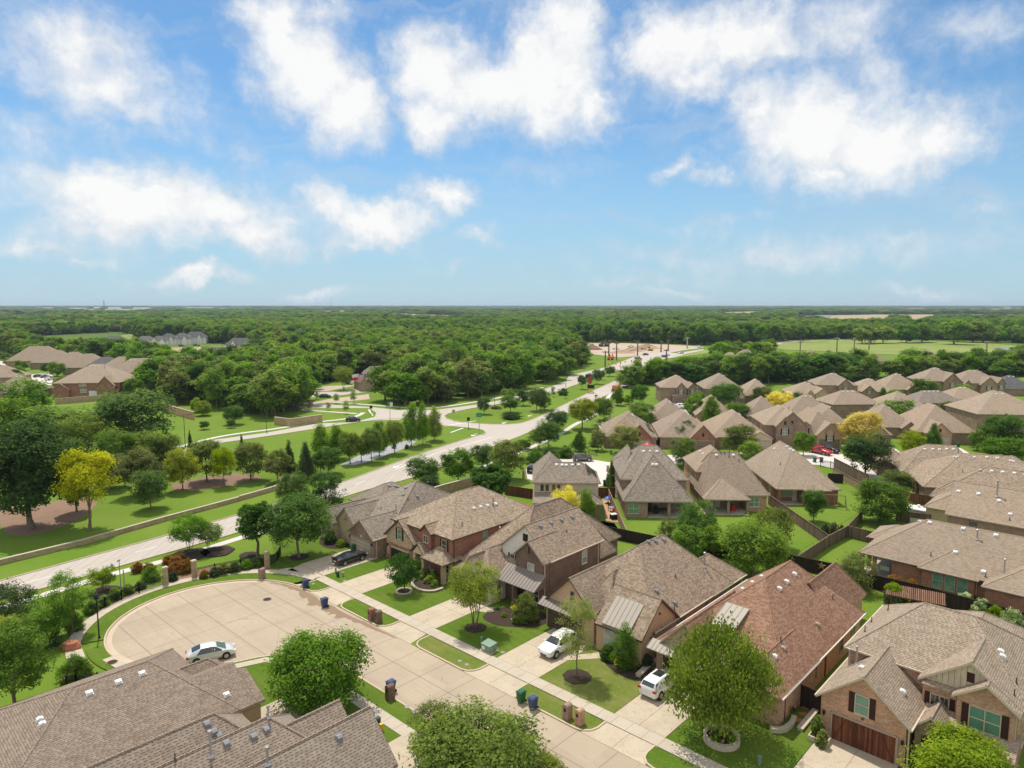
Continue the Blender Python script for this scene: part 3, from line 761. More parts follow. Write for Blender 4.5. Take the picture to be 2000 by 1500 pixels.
# entry walks
mb.prism([ST(-54.5, 51.5), ST(-54.5, 53.2), ST(-51.8, 54.2), ST(-51.2, 53.2)], 0, 0.122)
mb.prism([ST(-40, 50.2), ST(-40, 51.6), ST(-38.0, 54.5), ST(-36.8, 54.0)], 0, 0.122)
struct('driveway', mb, M['concrete_drive'])
struct('driveway_joint', jb, M['joint'])
lots = [(-76.35, -72.75), (-68.05, -59.05), (-54.55, -45.45), (-39.95, -31.55), (-26.55, -17.65), (-11.85, 22)]
mb = MB()
for s0, s1 in lots:
 if s0 != -39.95: mb.prism([SK(s0, 45.31), SK(s1, 45.31), ST(s1, 58), ST(s0, 58)], 0, 0.115)
mb.prism([SK(-82.3, 45.5), SK(-82.3, 43.6), SK(-84.5, 41.9), SK(-88.5, 45), SK(-97, 49), ST(-97, 60), ST(-82.3, 60)], 0, 0.11)
struct('front_lawn', mb, M['lawn'])
mb = MB(); mb.prism([SK(-39.95, 45.31), SK(-31.55, 45.31), ST(-31.55, 58), ST(-39.95, 58)], 0, 0.115); struct('front_lawn', mb, M['lawn_dry'])
mb = MB()
mb.prism([SK(-82.2, 45.3), SK(-76.45, 45.3), SK(-76.45, 43.9), SK(-75.9, 42.6), SK(-76.6, 41.4), SK(-79.2, 40.6), SK(-80.2, 41.9), SK(-81.6, 43.2)], 0, 0.05)
struct('driveway', mb, M['concrete_drive'])
mb = MB()
mb.prism([ST(-39.9, 45.9), ST(-39.9, 55.5), ST(-46.3, 55.5), ST(-46.3, 55.4), ST(-45.5, 55.3), ST(-45.5, 54.9), ST(-40.2, 54.9)], 0.0, 0.02)
# near driveways (left foreground lots)
mb = MB()
mb.prism([SK(-50.4, 31.1), SK(-54.4, 31.1), SK(-54.4, 20), SK(-50.1, 20), SK(-50.1, 31.1)], 0, 0.125)
mb.prism([SK(-42.35, 31.1), SK(-36.1, 31.1), SK(-36.1, 15), SK(-42.35, 15)], 0, 0.125)
mb.prism([SK(-41.6, 34.04), SK(-36.1, 34.04), SK(-36.4, 32.3), SK(-41.3, 32.3)], 0, 0.05)
struct('driveway', mb, M['concrete_drive'])
# back yards and planting beds
mb = MB()
for pts in ([(975, 985), (985, 962), (1050, 962), (1180, 1020), (1330, 1110), (1420, 1140), (1590, 1075), (1500, 985), (1640, 985), (1700, 960), (1640, 900), (1000, 900)],):
 pass
yard = [[(1165, 1020), (1215, 1045), (1290, 1062), (1330, 1090), (1420, 1130), (1545, 1085), (1590, 1060), (1500, 985), (1490, 1002), (1220, 1012)],
  [(1520, 985), (1610, 1042), (1680, 1000), (1690, 970), (1640, 950), (1640, 985)], [(1590, 1085), (1660, 1055), (1690, 1065), (1695, 1085), (1650, 1110)],
  [(1640, 1145), (1700, 1165), (1740, 1175), (1700, 1210), (1690, 1200)], [(985, 962), (1040, 968), (1042, 986), (1010, 995), (978, 986)], [(1155, 1014), (1200, 1022), (1210, 1037), (1160, 1032)]]
for y in yard: mb.prism(GP(y), 0, 0.03)
mb.prism([ST(-62, 72), ST(-34, 79), ST(-34, 84), ST(-62, 84)], 0, 0.026)
struct('back_lawn', mb, M['lawn_bright'])
mb = MB()
bed = [(326, 1146), (379, 1134), (450, 1121), (524, 1112), (520, 1096), (400, 1108), (379, 1119), (350, 1122), (330, 1140), (240, 1168), (160, 1215), (150, 1240), (142, 1268), (120, 1330), (165, 1335), (180, 1300), (152, 1268), (168, 1235), (240, 1192)]
mb.prism(GP(bed), 0, 0.05)
for pts in ([(0, 985), (60, 990), (150, 970), (200, 975), (165, 1010), (90, 1042), (0, 1050)], [(335, 945), (430, 925), (490, 925), (520, 935), (440, 950), (340, 965)], [(540, 935), (575, 925), (590, 945), (550, 960)]):
 mb.prism(smooth(GP(pts) + [GP(pts)[0]], 2)[:-1], 0, 0.022)
struct('mulch_bed', mb, M['mulch_light'])
mb = MB()
mb.prism(smooth([ST(*p) for p in ((-53.6, 53.0), (-53.0, 50.6), (-50.5, 50.4), (-48.5, 51.6), (-46.6, 53.4), (-46.8, 56.5), (-50, 56.4), (-52.6, 55.2), (-53.6, 53.0))], 2)[:-1], 0, 0.14)
mb.prism(smooth([ST(*p) for p in ((-66.6, 53.4), (-66.2, 51.3), (-63.8, 50.6), (-62.3, 51.4), (-62.2, 53.6), (-66.6, 53.4))], 2)[:-1], 0, 0.14)
mb.prism(smooth([ST(*p) for p in ((-39.6, 54.5), (-37.6, 52.4), (-34.6, 51.2), (-32.0, 52.0), (-32.4, 54.4), (-36.6, 55.9), (-39.6, 54.5))], 2)[:-1], 0, 0.14)
mb.prism(smooth([ST(*p) for p in ((-90, 54), (-88.5, 51), (-84, 50.5), (-82.6, 53.5), (-86, 55), (-90, 54))], 2)[:-1], 0, 0.14)
for px, py, r in ((929, 1228, 1.2), (1127, 1324, 1.35), (585, 1089, 1.3), (33, 1398, 2.2), (203, 1156, 1.7), (370, 1085, 2.6), (485, 1085, 1.2), (425, 1078, 2.2)):
 c = G(px, py); mb.prism([(c.x + r * math.cos(a / 14 * math.pi) * (1 + .06 * math.sin(a * 1.9 + px)), c.y + r * math.sin(a / 14 * math.pi) * (1 + .06 * math.cos(a * 1.4 + py))) for a in range(28)], 0, 0.145)
struct('mulch_bed', mb, M['mulch'])
# streets behind the back row
mb = MB()
for i, pts in enumerate(([(1027, 918), (1035, 905), (1060, 897), (1090, 897), (1130, 896), (1165, 899), (1190, 903), (1300, 889), (1420, 885), (1530, 883), (1600, 885), (1690, 905), (1760, 930), (1750, 947), (1690, 938), (1660, 925), (1600, 908), (1450, 901), (1300, 906), (1200, 922), (1195, 945), (1150, 955), (1100, 950), (1060, 945), (1030, 935)],
   [(1252, 878), (1290, 878), (1300, 893), (1262, 895)], [(1360, 879), (1395, 879), (1402, 890), (1366, 890)], [(1475, 878), (1510, 878), (1515, 888), (1480, 890)], [(1588, 875), (1625, 875), (1665, 900), (1605, 890)], [(1716, 877), (1748, 876), (1790, 905), (1740, 905)], [(1831, 871), (1868, 870), (1900, 890), (1850, 892)],
   [(1307, 788), (1332, 788), (1343, 806), (1328, 822), (1312, 812)], [(1332, 806), (1440, 800), (1520, 800), (1620, 792), (1700, 800), (1700, 806), (1520, 808), (1440, 808), (1340, 815)],
   [(-40, 735), (0, 728), (60, 732), (95, 728), (105, 735), (100, 757), (70, 757), (78, 745), (0, 752), (-40, 756)], [(0, 705), (40, 712), (30, 718), (0, 712)])):
 mb.prism(GP(pts), 0, 0.03 + 0.006 * i)
struct('side_street', mb, M['concrete_pale'])
# distant open land
OPEN = []
def openland(name, m, polys, z):
 mb = MB()
 for pts in polys:
  OPEN.append(pts); mb.prism(GP(pts), z - .2, z)
 struct(name, mb, m)
openland('field', M['field_far'], [[(1490, 680), (1540, 668), (1600, 664.5), (1700, 664), (1900, 668), (1990, 676), (1990, 686), (1880, 692), (1780, 694), (1690, 692), (1600, 686), (1540, 684)], [(1375, 684), (1400, 680), (1400, 688), (1345, 696), (1300, 702)],
   [(40, 664), (100, 663), (190, 664), (262, 651), (270, 662), (262, 670), (200, 678), (90, 672)], [(470, 612), (500, 609), (560, 609.5), (520, 612)]], 0.25)
openland('dry_field', M['dry_field'], [[(560, 608), (700, 606), (760, 609), (640, 611)], [(1000, 606), (1130, 607.5), (1080, 610), (1020, 609)], [(1370, 611), (1480, 608), (1540, 612), (1440, 616)], [(830, 602.5), (1000, 601.5), (1060, 603), (900, 604.5)], [(0, 616), (70, 614), (120, 617), (40, 620)], [(1545, 622), (1560, 617), (1700, 614.5), (1990, 614), (2050, 616), (1830, 619), (1790, 634), (1772, 634), (1768, 622), (1705, 626), (1690, 629), (1640, 625)], [(740, 610), (800, 613), (945, 618), (940, 622), (820, 619), (770, 616)], [(330, 680), (400, 678), (450, 677), (452, 684), (400, 688), (330, 692)],
   [(330, 692), (420, 686), (450, 684), (450, 690), (350, 700), (322, 702)], [(250, 674), (300, 676), (330, 680), (280, 684)]], 0.3)
openland('construction_ground', M['dirt_site'], [[(1128, 671), (1200, 670), (1300, 673), (1374, 677), (1330, 682), (1296, 686), (1250, 695), (1210, 698), (1160, 692), (1140, 680)], [(385, 688), (470, 686), (485, 692), (440, 698), (390, 696)], [(600, 789), (640, 780), (720, 770), (722, 780), (680, 784), (640, 787)], [(560, 762), (640, 754), (700, 752), (640, 764)]], 0.05)
openland('town_ground', M['dry_field'], [[(60, 606), (140, 603.5), (230, 603.5), (300, 604), (330, 606), (250, 608), (140, 607)], [(330, 602.5), (460, 603), (480, 605), (400, 605)], [(1680, 603), (1850, 604), (2000, 602.5), (2000, 606), (1850, 607)], [(1180, 604), (1300, 605), (1370, 607), (1300, 608), (1200, 606)]], 0.8)
# ---------------------------------------------------------------- house kit
FACE = {'f': ((1, 0), (0, -1)), 'r': ((0, 1), (1, 0)), 'b': ((-1, 0), (0, 1)), 'l': ((0, -1), (-1, 0))}
CD = Vector((0, 0, .085))
class House:
 def __init__(self, name, label, o, th=TH, loc=None, roofm='roof_brown', trim='trim_tan', gut=None, cat='house', group=None, near=True):
  self.o = o
  self.root = empty(name, loc if loc is not None else ST(*o), th, label, cat, group)
  self.w, self.roofs = {}, []
  self.R, self.F, self.GU, self.CAP = MB(), MB(), MB(), MB()
  self.rm, self.tm, self.gm, self.near = roofm, trim, gut, near
  self.extra = []
 def L(self, s, t, z=0): return Vector((s - self.o[0], t - self.o[1], z))
 def wall(self, m): return self.w.setdefault(m, MB())
 def wbox(self, s0, s1, t0, t1, z0, z1, m):
  a, b = self.L(s0, t0, z0), self.L(s1, t1, z1)
  self.wall(m).box(a.x, a.y, a.z, b.x, b.y, b.z, skip='d')
 def roof(self, s0, s1, t0, t1, ze, zr, ax='t', e='hh', i=None, wall=None, gw=None, ov=.35, z0=0, gut='', cap=True, th=.16, hid='', rm=None):
  # rectangle on plan, eave height ze, ridge height zr; e = how the two ridge ends finish (h hip, g gable, x dies into another roof)
  if ax == 's': f = lambda a, b, z: self.L(a, b, z); a0, a1, b0, b1 = s0, s1, t0, t1
  else: f = lambda a, b, z: self.L(b, a, z); a0, a1, b0, b1 = t0, t1, s0, s1
  bm = (b0 + b1) / 2; half = (b1 - b0) / 2; sl = (zr - ze) / half
  ins = i or (half if e[0] == 'h' else 0, half if e[1] == 'h' else 0)
  r0, r1 = a0 + ins[0], a1 - ins[1]
  if r0 > r1 - .02: r0 = r1 = (r0 + r1) / 2; r1 += .01; r0 -= .01
  A, B = (r0, bm, zr), (r1, bm, zr)
  c = [(a0, b0, ze), (a1, b0, ze), (a1, b1, ze), (a0, b1, ze)]
  faces = [[c[0], c[1], B, A], [c[2], c[3], A, B]]
  if e[0] == 'h': faces.append([c[3], c[0], A])
  if e[1] == 'h': faces.append([c[1], c[2], B])
  flip = ax == 't'
  RB = self.R if rm is None else self.wall('__roof_' + rm)
  for q in faces:
   P = [f(*p) for p in q]
   if flip: P.reverse()
   RB.poly(P)
   self.F.poly([p - Vector((0, 0, th)) for p in P[::-1]])
  per = []
  for k in range(4):
   p, q = c[k], c[(k + 1) % 4]
   if k == 3 and e[0] != 'h': per += [(p, A), (A, q)] if e[0] == 'g' else []
   elif k == 1 and e[1] != 'h': per += [(p, B), (B, q)] if e[1] == 'g' else []
   else: per.append((p, q))
  for p, q in per:
   P, Q = f(*p), f(*q); d = Vector((0, 0, th + .02)); u = Vector((0, 0, .015))
   n = Vector(((Q - P).y, -(Q - P).x, 0)); n.normalize(); n = n * (.012 if not flip else -.012)
   self.F.poly([P - d + n, Q - d + n, Q + u + n, P + u + n] if not flip else [Q - d + n, P - d + n, P + u + n, Q + u + n])
  pl = []
  for q in faces:
   P = [f(*p) for p in q]; n = (P[1] - P[0]).cross(P[2] - P[0]); n.normalize(); n = n if n.z > 0 else -n
   pl.append((n, P[0]))
  a, b = f(a0, b0, 0), f(a1, b1, 0)
  self.roofs.append((min(a.x, b.x), max(a.x, b.x), min(a.y, b.y), max(a.y, b.y), pl))
  if cap and self.near:
   if e[0] == 'h': self.CAP.tube(f(*c[0]) - CD, f(*A) - CD, .13, n=6); self.CAP.tube(f(*c[3]) - CD, f(*A) - CD, .13, n=6)
   if e[1] == 'h': self.CAP.tube(f(*c[1]) - CD, f(*B) - CD, .13, n=6); self.CAP.tube(f(*c[2]) - CD, f(*B) - CD, .13, n=6)
   self.CAP.tube(f(*A) - CD, f(*B) - CD, .13, n=6)
  for ch in gut:          # eaves that carry a gutter: 0 = low b side, 1 = far a end, 2 = high b side, 3 = near a end
   p, q = f(*c[int(ch)]), f(*c[(int(ch) + 1) % 4])
   cen = f((a0 + a1) / 2, bm, ze); d = ((p + q) / 2 - cen); d.z = 0
   dn = (q - p).normalized(); nn = Vector((dn.y, -dn.x, 0)); nn = nn if nn.dot(d) > 0 else -nn
   self.GU.bar(p + nn * .06 + Vector((0, 0, -.045)), q + nn * .06 + Vector((0, 0, -.045)), .11, .12)
  if wall:
   zt = ze + ov * sl - th - .01
   g = .28
   wa0 = a0 + (ov if e[0] == 'h' else (g if e[0] == 'g' else 0)); wa1 = a1 - (ov if e[1] == 'h' else (g if e[1] == 'g' else 0))
   p, q = f(wa0, b0 + ov, z0), f(wa1, b1 - ov, zt)
   mb = self.wall(wall)
   mb.box(min(p.x, q.x), min(p.y, q.y), z0, max(p.x, q.x), max(p.y, q.y), zt, skip='du')
   gm = self.wall(gw or wall)
   for k, aa in ((0, wa0), (1, wa1)):
    if e[k] != 'g': continue
    if gw: aa += -.02 if k == 0 else .02
    T = [f(aa, b0 + ov, zt - .02), f(aa, b1 - ov, zt - .02), f(aa, bm, zr - th - .02)]
    if (k == 0) != flip: T = [T[1], T[0], T[2]]
    gm.poly(T)
  return self
 def shed(self, face, p0, p1, plane, depth, zh, zl, m, seam=None, th=.07, side=True):
  # lean-to roof on a wall plane: from height zh at the wall to zl at distance depth
  (ax, ay), (nx, ny) = FACE[face]
  q = lambda u, d, z: self.pt(face, u, plane, d, z)
  mb = self.wall('__shed_' + m)
  a, b, c, d = q(p0, 0, zh), q(p1, 0, zh), q(p1, depth, zl), q(p0, depth, zl)
  dz = Vector((0, 0, th))
  mb.poly([d, c, b, a])
  mb.poly([a - dz, b - dz, c - dz, d - dz])
  mb.poly([d - dz, c - dz, c, d]); mb.poly([c - dz, b - dz, b, c]); mb.poly([a - dz, d - dz, d, a])
  if side:
   for u in (p0 + .06, p1 - .06):
    t = [q(u, .02, zh - th), q(u, .02, zl - th), q(u, depth - .05, zl - th)]
    self.F.poly(t); self.F.poly(t[::-1])
  if seam:
   n = int(abs(p1 - p0) / seam)
   for k in range(n + 1):
    u = p0 + (p1 - p0) * k / n
    mb.bar(q(u, 0, zh + .025), q(u, depth, zl + .025), .035, .05, m=1)
 def pt(self, face, u, plane, d, z):
  nx, ny = FACE[face][1]
  if face in 'fb': return self.L(u, plane + ny * d, z)
  return self.L(plane + nx * d, u, z)
 def pbox(self, mb, face, plane, u0, u1, z0, z1, d0, d1, m=0):
  a, b = self.pt(face, u0, plane, d0, z0), self.pt(face, u1, plane, d1, z1)
  mb.box(min(a.x, b.x), min(a.y, b.y), z0, max(a.x, b.x), max(a.y, b.y), z1, m)
 def window(self, face, u, plane, z, w, h, gl='glass_dark', fm='trim_cream', mull=1, rail=True, shut=None, lintel=None, grid=False):
  mb = MB(); b = .07
  n = mull
  for k in range(n + 1):
   x = u - w / 2 + w * k / n
   self.pbox(mb, face, plane, x - b / 2, x + b / 2, z, z + h, -.02, .07)
  for zz in (z, z + h) + ((z + h * .5,) if rail else ()):
   self.pbox(mb, face, plane, u - w / 2 + b / 2, u + w / 2 - b / 2, zz - b / 2, zz + b / 2, -.02, .066)
  if grid:
   for k in range(n):
    x = u - w / 2 + w * (k + .5) / n
    self.pbox(mb, face, plane, x - .015, x + .015, z + .03, z + h - .03, .02, .045)
  self.pbox(mb, face, plane, u - w / 2 - .08, u + w / 2 + .08, z - .12, z - .036, -.02, .10)
  o = mb.build('window', M[fm], self.root)
  g = MB(); self.pbox(g, face, plane, u - w / 2 + .03, u + w / 2 - .03, z + .03, z + h - .03, -.01, .026)
  g.build('pane', M[gl], o)
  if shut:
   for sx in (-1, 1):
    s = MB(); c = u + sx * (w / 2 + .05 + shut / 2)
    self.pbox(s, face, plane, c - shut / 2, c + shut / 2, z - .08, z + h + .05, -.01, .05)
    self.pbox(s, face, plane, c - shut / 2 + .07, c + shut / 2 - .07, z + .05, z + h * .48, .05, .06)
    self.pbox(s, face, plane, c - shut / 2 + .07, c + shut / 2 - .07, z + h * .55, z + h - .08, .05, .06)
    s.build('shutter', M['shutter'], self.root)
  if lintel:
   l = self.wall(lintel); self.pbox(l, face, plane, u - w / 2 - .2, u + w / 2 + .2, z + h + .06, z + h + .28, -.02, .035)
  return o
 def garage(self, face, u, plane, w=4.88, h=2.15, m='garage_tan', fm='trim_cream', panels=4, xb=False, z=0.1):
  mb = MB()
  self.pbox(mb, face, plane, u - w / 2, u + w / 2, z, z + h, -.02, .03)
  for k in range(1, panels):
   self.pbox(mb, face, plane, u - w / 2, u + w / 2, z + h * k / panels - .012, z + h * k / panels + .012, .03, .04)
  if not xb:
   for j in range(8):
    for k in range(panels):
     x = u - w / 2 + w * (j + .5) / 8; zz = z + h * (k + .5) / panels
     self.pbox(mb, face, plane, x - w / 22, x + w / 22, zz - h / panels * .28, zz + h / panels * .28, .03, .042)
  else:
   for k in range(4):
    x0, x1 = u - w / 2 + w * k / 4, u - w / 2 + w * (k + 1) / 4
    for x in (x0 + .07, x1 - .07): self.pbox(mb, face, plane, x - .07, x + .07, z, z + h, .03, .065)
    for zz in (z + .08, z + h - .08): self.pbox(mb, face, plane, x0, x1, zz - .08, zz + .08, .03, .063)
    a, b = (self.pt(face, x0 + .1, plane, .045, z + .1), self.pt(face, x1 - .1, plane, .045, z + h - .1))
    if k % 2: a, b = self.pt(face, x0 + .1, plane, .045, z + h - .1), self.pt(face, x1 - .1, plane, .045, z + .1)
    mb.bar(a, b, .13, .03)
  o = mb.build('garage_door', M[m], self.root)
  f = MB()
  for x in (u - w / 2 - .09, u + w / 2 + .09): self.pbox(f, face, plane, x - .085, x + .085, 0, z + h + .1, -.02, .09)
  self.pbox(f, face, plane, u - w / 2 - .005, u + w / 2 + .005, z + h, z + h + .16, -.02, .086)
  f.build('frame', M[fm], o)
  return o
 def door(self, face, u, plane, w=1.0, h=2.2, m='door_wood', z=.15):
  mb = MB(); self.pbox(mb, face, plane, u - w / 2, u + w / 2, z, z + h, -.02, .05)
  for k in (0, 1): self.pbox(mb, face, plane, u - w / 2 + .15, u + w / 2 - .15, z + .2 + k * h * .48, z + h * .42 + k * h * .48, .05, .065)
  o = mb.build('door', M[m], self.root)
  hd = MB(); a = self.pt(face, u + w * .38, plane, .07, z + 1.0); hd.lathe(a - Vector((0, 0, .05)), [(.02, 0), (.04, .05), (.02, .1)], 6)
  hd.build('handle', M['galv'], o)
  return o
 def post(self, s, t, w, z0, z1, m):
  mb = MB(); a = self.L(s, t)
  mb.box(a.x - w / 2, a.y - w / 2, z0, a.x + w / 2, a.y + w / 2, z1)
  mb.box(a.x - w / 2 - .05, a.y - w / 2 - .05, z0, a.x + w / 2 + .05, a.y + w / 2 + .05, z0 + .25)
  mb.build('porch_post', M[m], self.root)
 def downspout(self, face, u, plane, z1, m='trim_cream', z0=.1):
  mb = MB(); self.pbox(mb, face, plane, u - .05, u + .05, z0, z1, .01, .1)
  mb.build('downspout', M[m], self.root)
 def lantern(self, face, u, plane, z=2.0):
  mb = MB(); a = self.pt(face, u, plane, .14, z)
  mb.lathe(a, [(.05, 0), (.09, .05), (.11, .28), (.13, .30), (.03, .42)], 6)
  self.pbox(mb, face, plane, u - .03, u + .03, z + .1, z + .3, 0, .12)
  mb.build('wall_lantern', M['black_metal'], self.root)
 def louver(self, face, u, plane, z, w, h, m='shutter'):
  mb = MB()
  self.pbox(mb, face, plane, u - w / 2, u + w / 2, z, z + h, -.02, .04)
  n = max(3, int(h / .1))
  for k in range(n):
   zz = z + h * (k + .5) / n
   self.pbox(mb, face, plane, u - w / 2 + .05, u + w / 2 - .05, zz - .02, zz + .02, .04, .06)
  mb.build('gable_vent', M[m], self.root)
 def zroof(self, s, t):
  a = self.L(s, t); best = None
  for x0, x1, y0, y1, pl in self.roofs:
   if x0 <= a.x <= x1 and y0 <= a.y <= y1:
    z, n = min(((p.z - (n.x * (a.x - p.x) + n.y * (a.y - p.y)) / n.z), i) for i, (n, p) in enumerate(pl))
    nn = pl[n][0]
    if best is None or z > best[0]: best = (z, nn)
  return best or (3.0, Vector((0, 0, 1)))
 def vent(self, s, t, kind='box', m='vent_white'):
  self.extra.append(('vent', s, t, kind, m))
 def pipe(self, s, t, h=.9, r=.06, cap=True):
  self.extra.append(('pipe', s, t, h, r, cap))
 def finish(self):
  ro = None
  for k, mb in self.w.items():
   if k.startswith('__shed_'):
    mm = k[7:]
    mb.build('porch_roof' if self.near else 'roof', [M[mm], M[mm]], self.root)
   elif k.startswith('__roof_'):
    mb.build('roof', M[k[7:]], self.root)
   else: mb.build('wall', M[k], self.root)
  ro = self.R.build('roof', M[self.rm], self.root)
  self.F.build('fascia', M[self.tm], ro)
  self.GU.build('gutter', M[self.gm or self.tm], ro)
  if self.near: self.CAP.build('ridge_cap', MATS[self.rm], ro)
  for e in self.extra:
   z, n = self.zroof(e[1], e[2]); a = self.L(e[1], e[2], z)
   mb = MB()
   if e[0] == 'vent':
    dn = Vector((n.x, n.y, 0)); dn = dn.normalized() if dn.length > .05 else Vector((0, -1, 0))
    d = (dn - n * dn.dot(n)).normalized(); sd_ = n.cross(d)
    mb.obox(a + n * .03, sd_, d, n, .24, .26, .03)
    P = lambda x, y, zz: a + sd_ * x + d * y + n * zz
    w, l, h = .19, .2, .2
    top = [P(-w, -l, .06), P(-w, -l * .4, h), P(-w, l * .6, h * 1.05), P(-w, l * 1.15, .09)]
    top2 = [p + sd_ * 2 * w for p in top]
    for i in range(3): mb.poly([top[i], top2[i], top2[i + 1], top[i + 1]][::-1] if False else [top2[i], top[i], top[i + 1], top2[i + 1]])
    mb.poly(top); mb.poly(top2[::-1])
    mb.build('roof_vent', M[e[4]], ro)
   else:
    mb.tube(a - Vector((0, 0, .1)), a + Vector((0, 0, e[3])), e[4], n=8)
    mb.lathe(a - Vector((0, 0, .03)), [(e[4] * 2.6, 0), (e[4] * 1.2, .16)], 8)
    if e[5]: mb.lathe(a + Vector((0, 0, e[3] - .05)), [(e[4] * 1.2, 0), (e[4] * 1.7, .03), (e[4] * 1.7, .16), (e[4] * .5, .22)], 8)
    mb.build('vent_pipe', M['pipe' if e[4] < .07 else 'galv'], ro)
  return self.root
# ---------------------------------------------------------------- the front row across the street (plan positions in street metres)
# brick two-storey house at the right
H = House('brick_house', 'two-storey orange brick house with carriage-style wooden garage door and dark shutters', (-11.5, 62), roofm='roof_tan', trim='trim_cream', gut='trim_cream')
H.roof(-17.75, -5.0, 60.7, 72.1, 5.55, 9.1, 's', 'hh', (4.6, 4.4), wall='brick_tan', gut='03')
H.roof(-18.1, -11.2, 55.1, 63.5, 3.4, 6.3, 't', 'gx', wall='brick_tan', gut='02')
H.roof(-11.9, -5.0, 59.5, 66.5, 5.5, 8.1, 't', 'gx', wall='brick_tan', gw='board_batten', gut='2')
H.roof(-9.4, -5.1, 58.5, 62, 5.52, 7.12, 't', 'gx', wall='brick_tan', z0=2.6)
H.roof(-13.5, -5.4, 68.0, 75.0, 5.5, 7.9, 't', 'xh', wall='brick_tan')
H.shed('f', -11.2, -5.1, 59.55, 2.6, 3.7, 2.65, 'roof_tan', th=.14)
H.shed('f', -11.55, -9.4, 59.77, .45, 5.52, 5.3, 'roof_tan', th=.1)
H.roof(-11.6, -8.9, 56.6, 60.5, 2.85, 4.2, 't', 'gx', wall='stone_tan', ov=.3)
H.wbox(-11.2, -5.5, 58.6, 60.4, 0, 2.7, 'brick_tan')
H.garage('f', -14.5, 55.38, 4.6, 2.15, 'garage_wood', 'trim_tan', 1, True)
H.window('f', -14.7, 55.38, 3.05, 1.0, 1.55, 'glass_green', 'trim_cream', 1, True, .42)
H.window('f', -10.35, 59.78, 3.55, 1.25, .95, 'glass_dark', 'trim_cream', 2, False, .36, grid=True)
H.window('f', -7.25, 58.78, 3.35, 1.95, 1.75, 'glass_green', 'trim_cream', 2, True, .45)
H.louver('f', -8.45, 59.76, 6.4, .5, .75)
H.lantern('f', -11.75, 55.38, 1.9); H.lantern('f', -17.45, 55.38, 1.9)
H.door('f', -10.2, 56.88, 1.3, 2.3)
mb = MB(); H.pbox(mb, 'f', 55.38, -12.0, -11.6, 1.25, 1.5, 0, .04); mb.build('address_plate', M['stone_pillar'], H.root)
mb = MB()
c = H.pt('f', -14.6, 55.38, .05, 2.72)
for k in range(5):
 a = R(90 + 72 * k); p = c + Vector((math.cos(a) * .17, 0, math.sin(a) * .17)); a1, a2 = a + R(36), a - R(36)
 mb.poly([c + Vector((math.cos(a2) * .07, 0, math.sin(a2) * .07)), p, c + Vector((math.cos(a1) * .07, 0, math.sin(a1) * .07)), c + Vector((0, -.05, 0))])
mb.build('star_ornament', M['trim_brown'], H.root)
for s, t in ((-12.6, 58.2), (-15.6, 58.0), (-7.3, 64.6), (-7.1, 64.1), (-13.5, 69.8), (-13.9, 70.2)): H.vent(s, t)
for s, t, h in ((-5.9, 62.2, .5), (-5.8, 60.5, .5), (-16.6, 69.0, .6), (-17.3, 66.5, .5), (-17.0, 63.5, .6)): H.pipe(s, t, h, .045, False)
H.pipe(-17.2, 60.15, 1.5, .07); H.pipe(-16.6, 60.1, 1.45, .07)
H.downspout('r', 58.95, -5.45, 5.3); H.downspout('f', -11.35, 55.4, 3.3)
H.window('r', 62.5, -5.38, 3.5, 1.0, 1.3); H.window('r', 66.5, -5.38, 3.5, 1.0, 1.3); H.window('r', 63.5, -5.38, .9, 1.2, 1.5)
H.finish()
# red-roofed house
H = House('red_roof_house', 'single-storey brick house under a big reddish roof with metal dormer awning', (-27, 64), roofm='roof_red', trim='trim_tan', gut='trim_white')
H.roof(-33.0, -20.2, 54.2, 75.2, 2.9, 8.1, 't', 'hh', (10.2, 4.2), wall='brick_tan', gut='023')
H.roof(-25.2, -20.15, 53.3, 62, 2.9, 5.0, 't', 'hx', (2.6, 0), wall='brick_tan', gut='2')
H.roof(-32.5, -26.9, 54.3, 64.5, 2.9, 5.9, 't', 'gx', wall='brick_tan', gw='stone_tan')
H.roof(-27.0, -21.6, 70, 80.6, 2.9, 6.6, 't', 'xh', wall='brick_tan')
H.shed('f', -33.1, -26.8, 54.58, 1.15, 3.25, 2.72, 'metal_roof', .45)
H.shed('f', -28.6, -26.3, 60.5, 3.2, 6.3, 5.25, 'metal_roof', .55, th=.1)
H.wbox(-28.45, -26.45, 57.6, 60.3, 3.4, 5.2, 'trim_tan')
H.garage('f', -29.6, 54.58, 4.6, 2.15, 'garage_brown', 'trim_tan')
for t, z, w in ((57.5, .95, .9), (61.5, .9, 1.7), (69.0, .95, .9), (72.5, .95, 1.0)): H.window('r', t, -20.55, z, w, 1.5, 'glass_dark', 'trim_tan', 2 if w > 1.2 else 1)
for s, t in ((-25.6, 69.5), (-25.5, 67.2), (-25.4, 65.2), (-22.2, 56.6)): H.vent(s, t)
for s, t in ((-21.9, 66), (-22.2, 58.5)): H.vent(s, t, m='trim_tan')
for s, t in ((-22.5, 72.0), (-22.6, 58.9)): H.pipe(s, t, .5, .05, False)
for s, t in ((-28.7, 68.6), (-28.8, 66.6), (-28.9, 64.5)): H.vent(s, t)
H.downspout('r', 55.0, -20.55, 2.8, 'trim_brown'); H.downspout('r', 64.6, -20.55, 2.8, 'trim_brown')
H.finish()
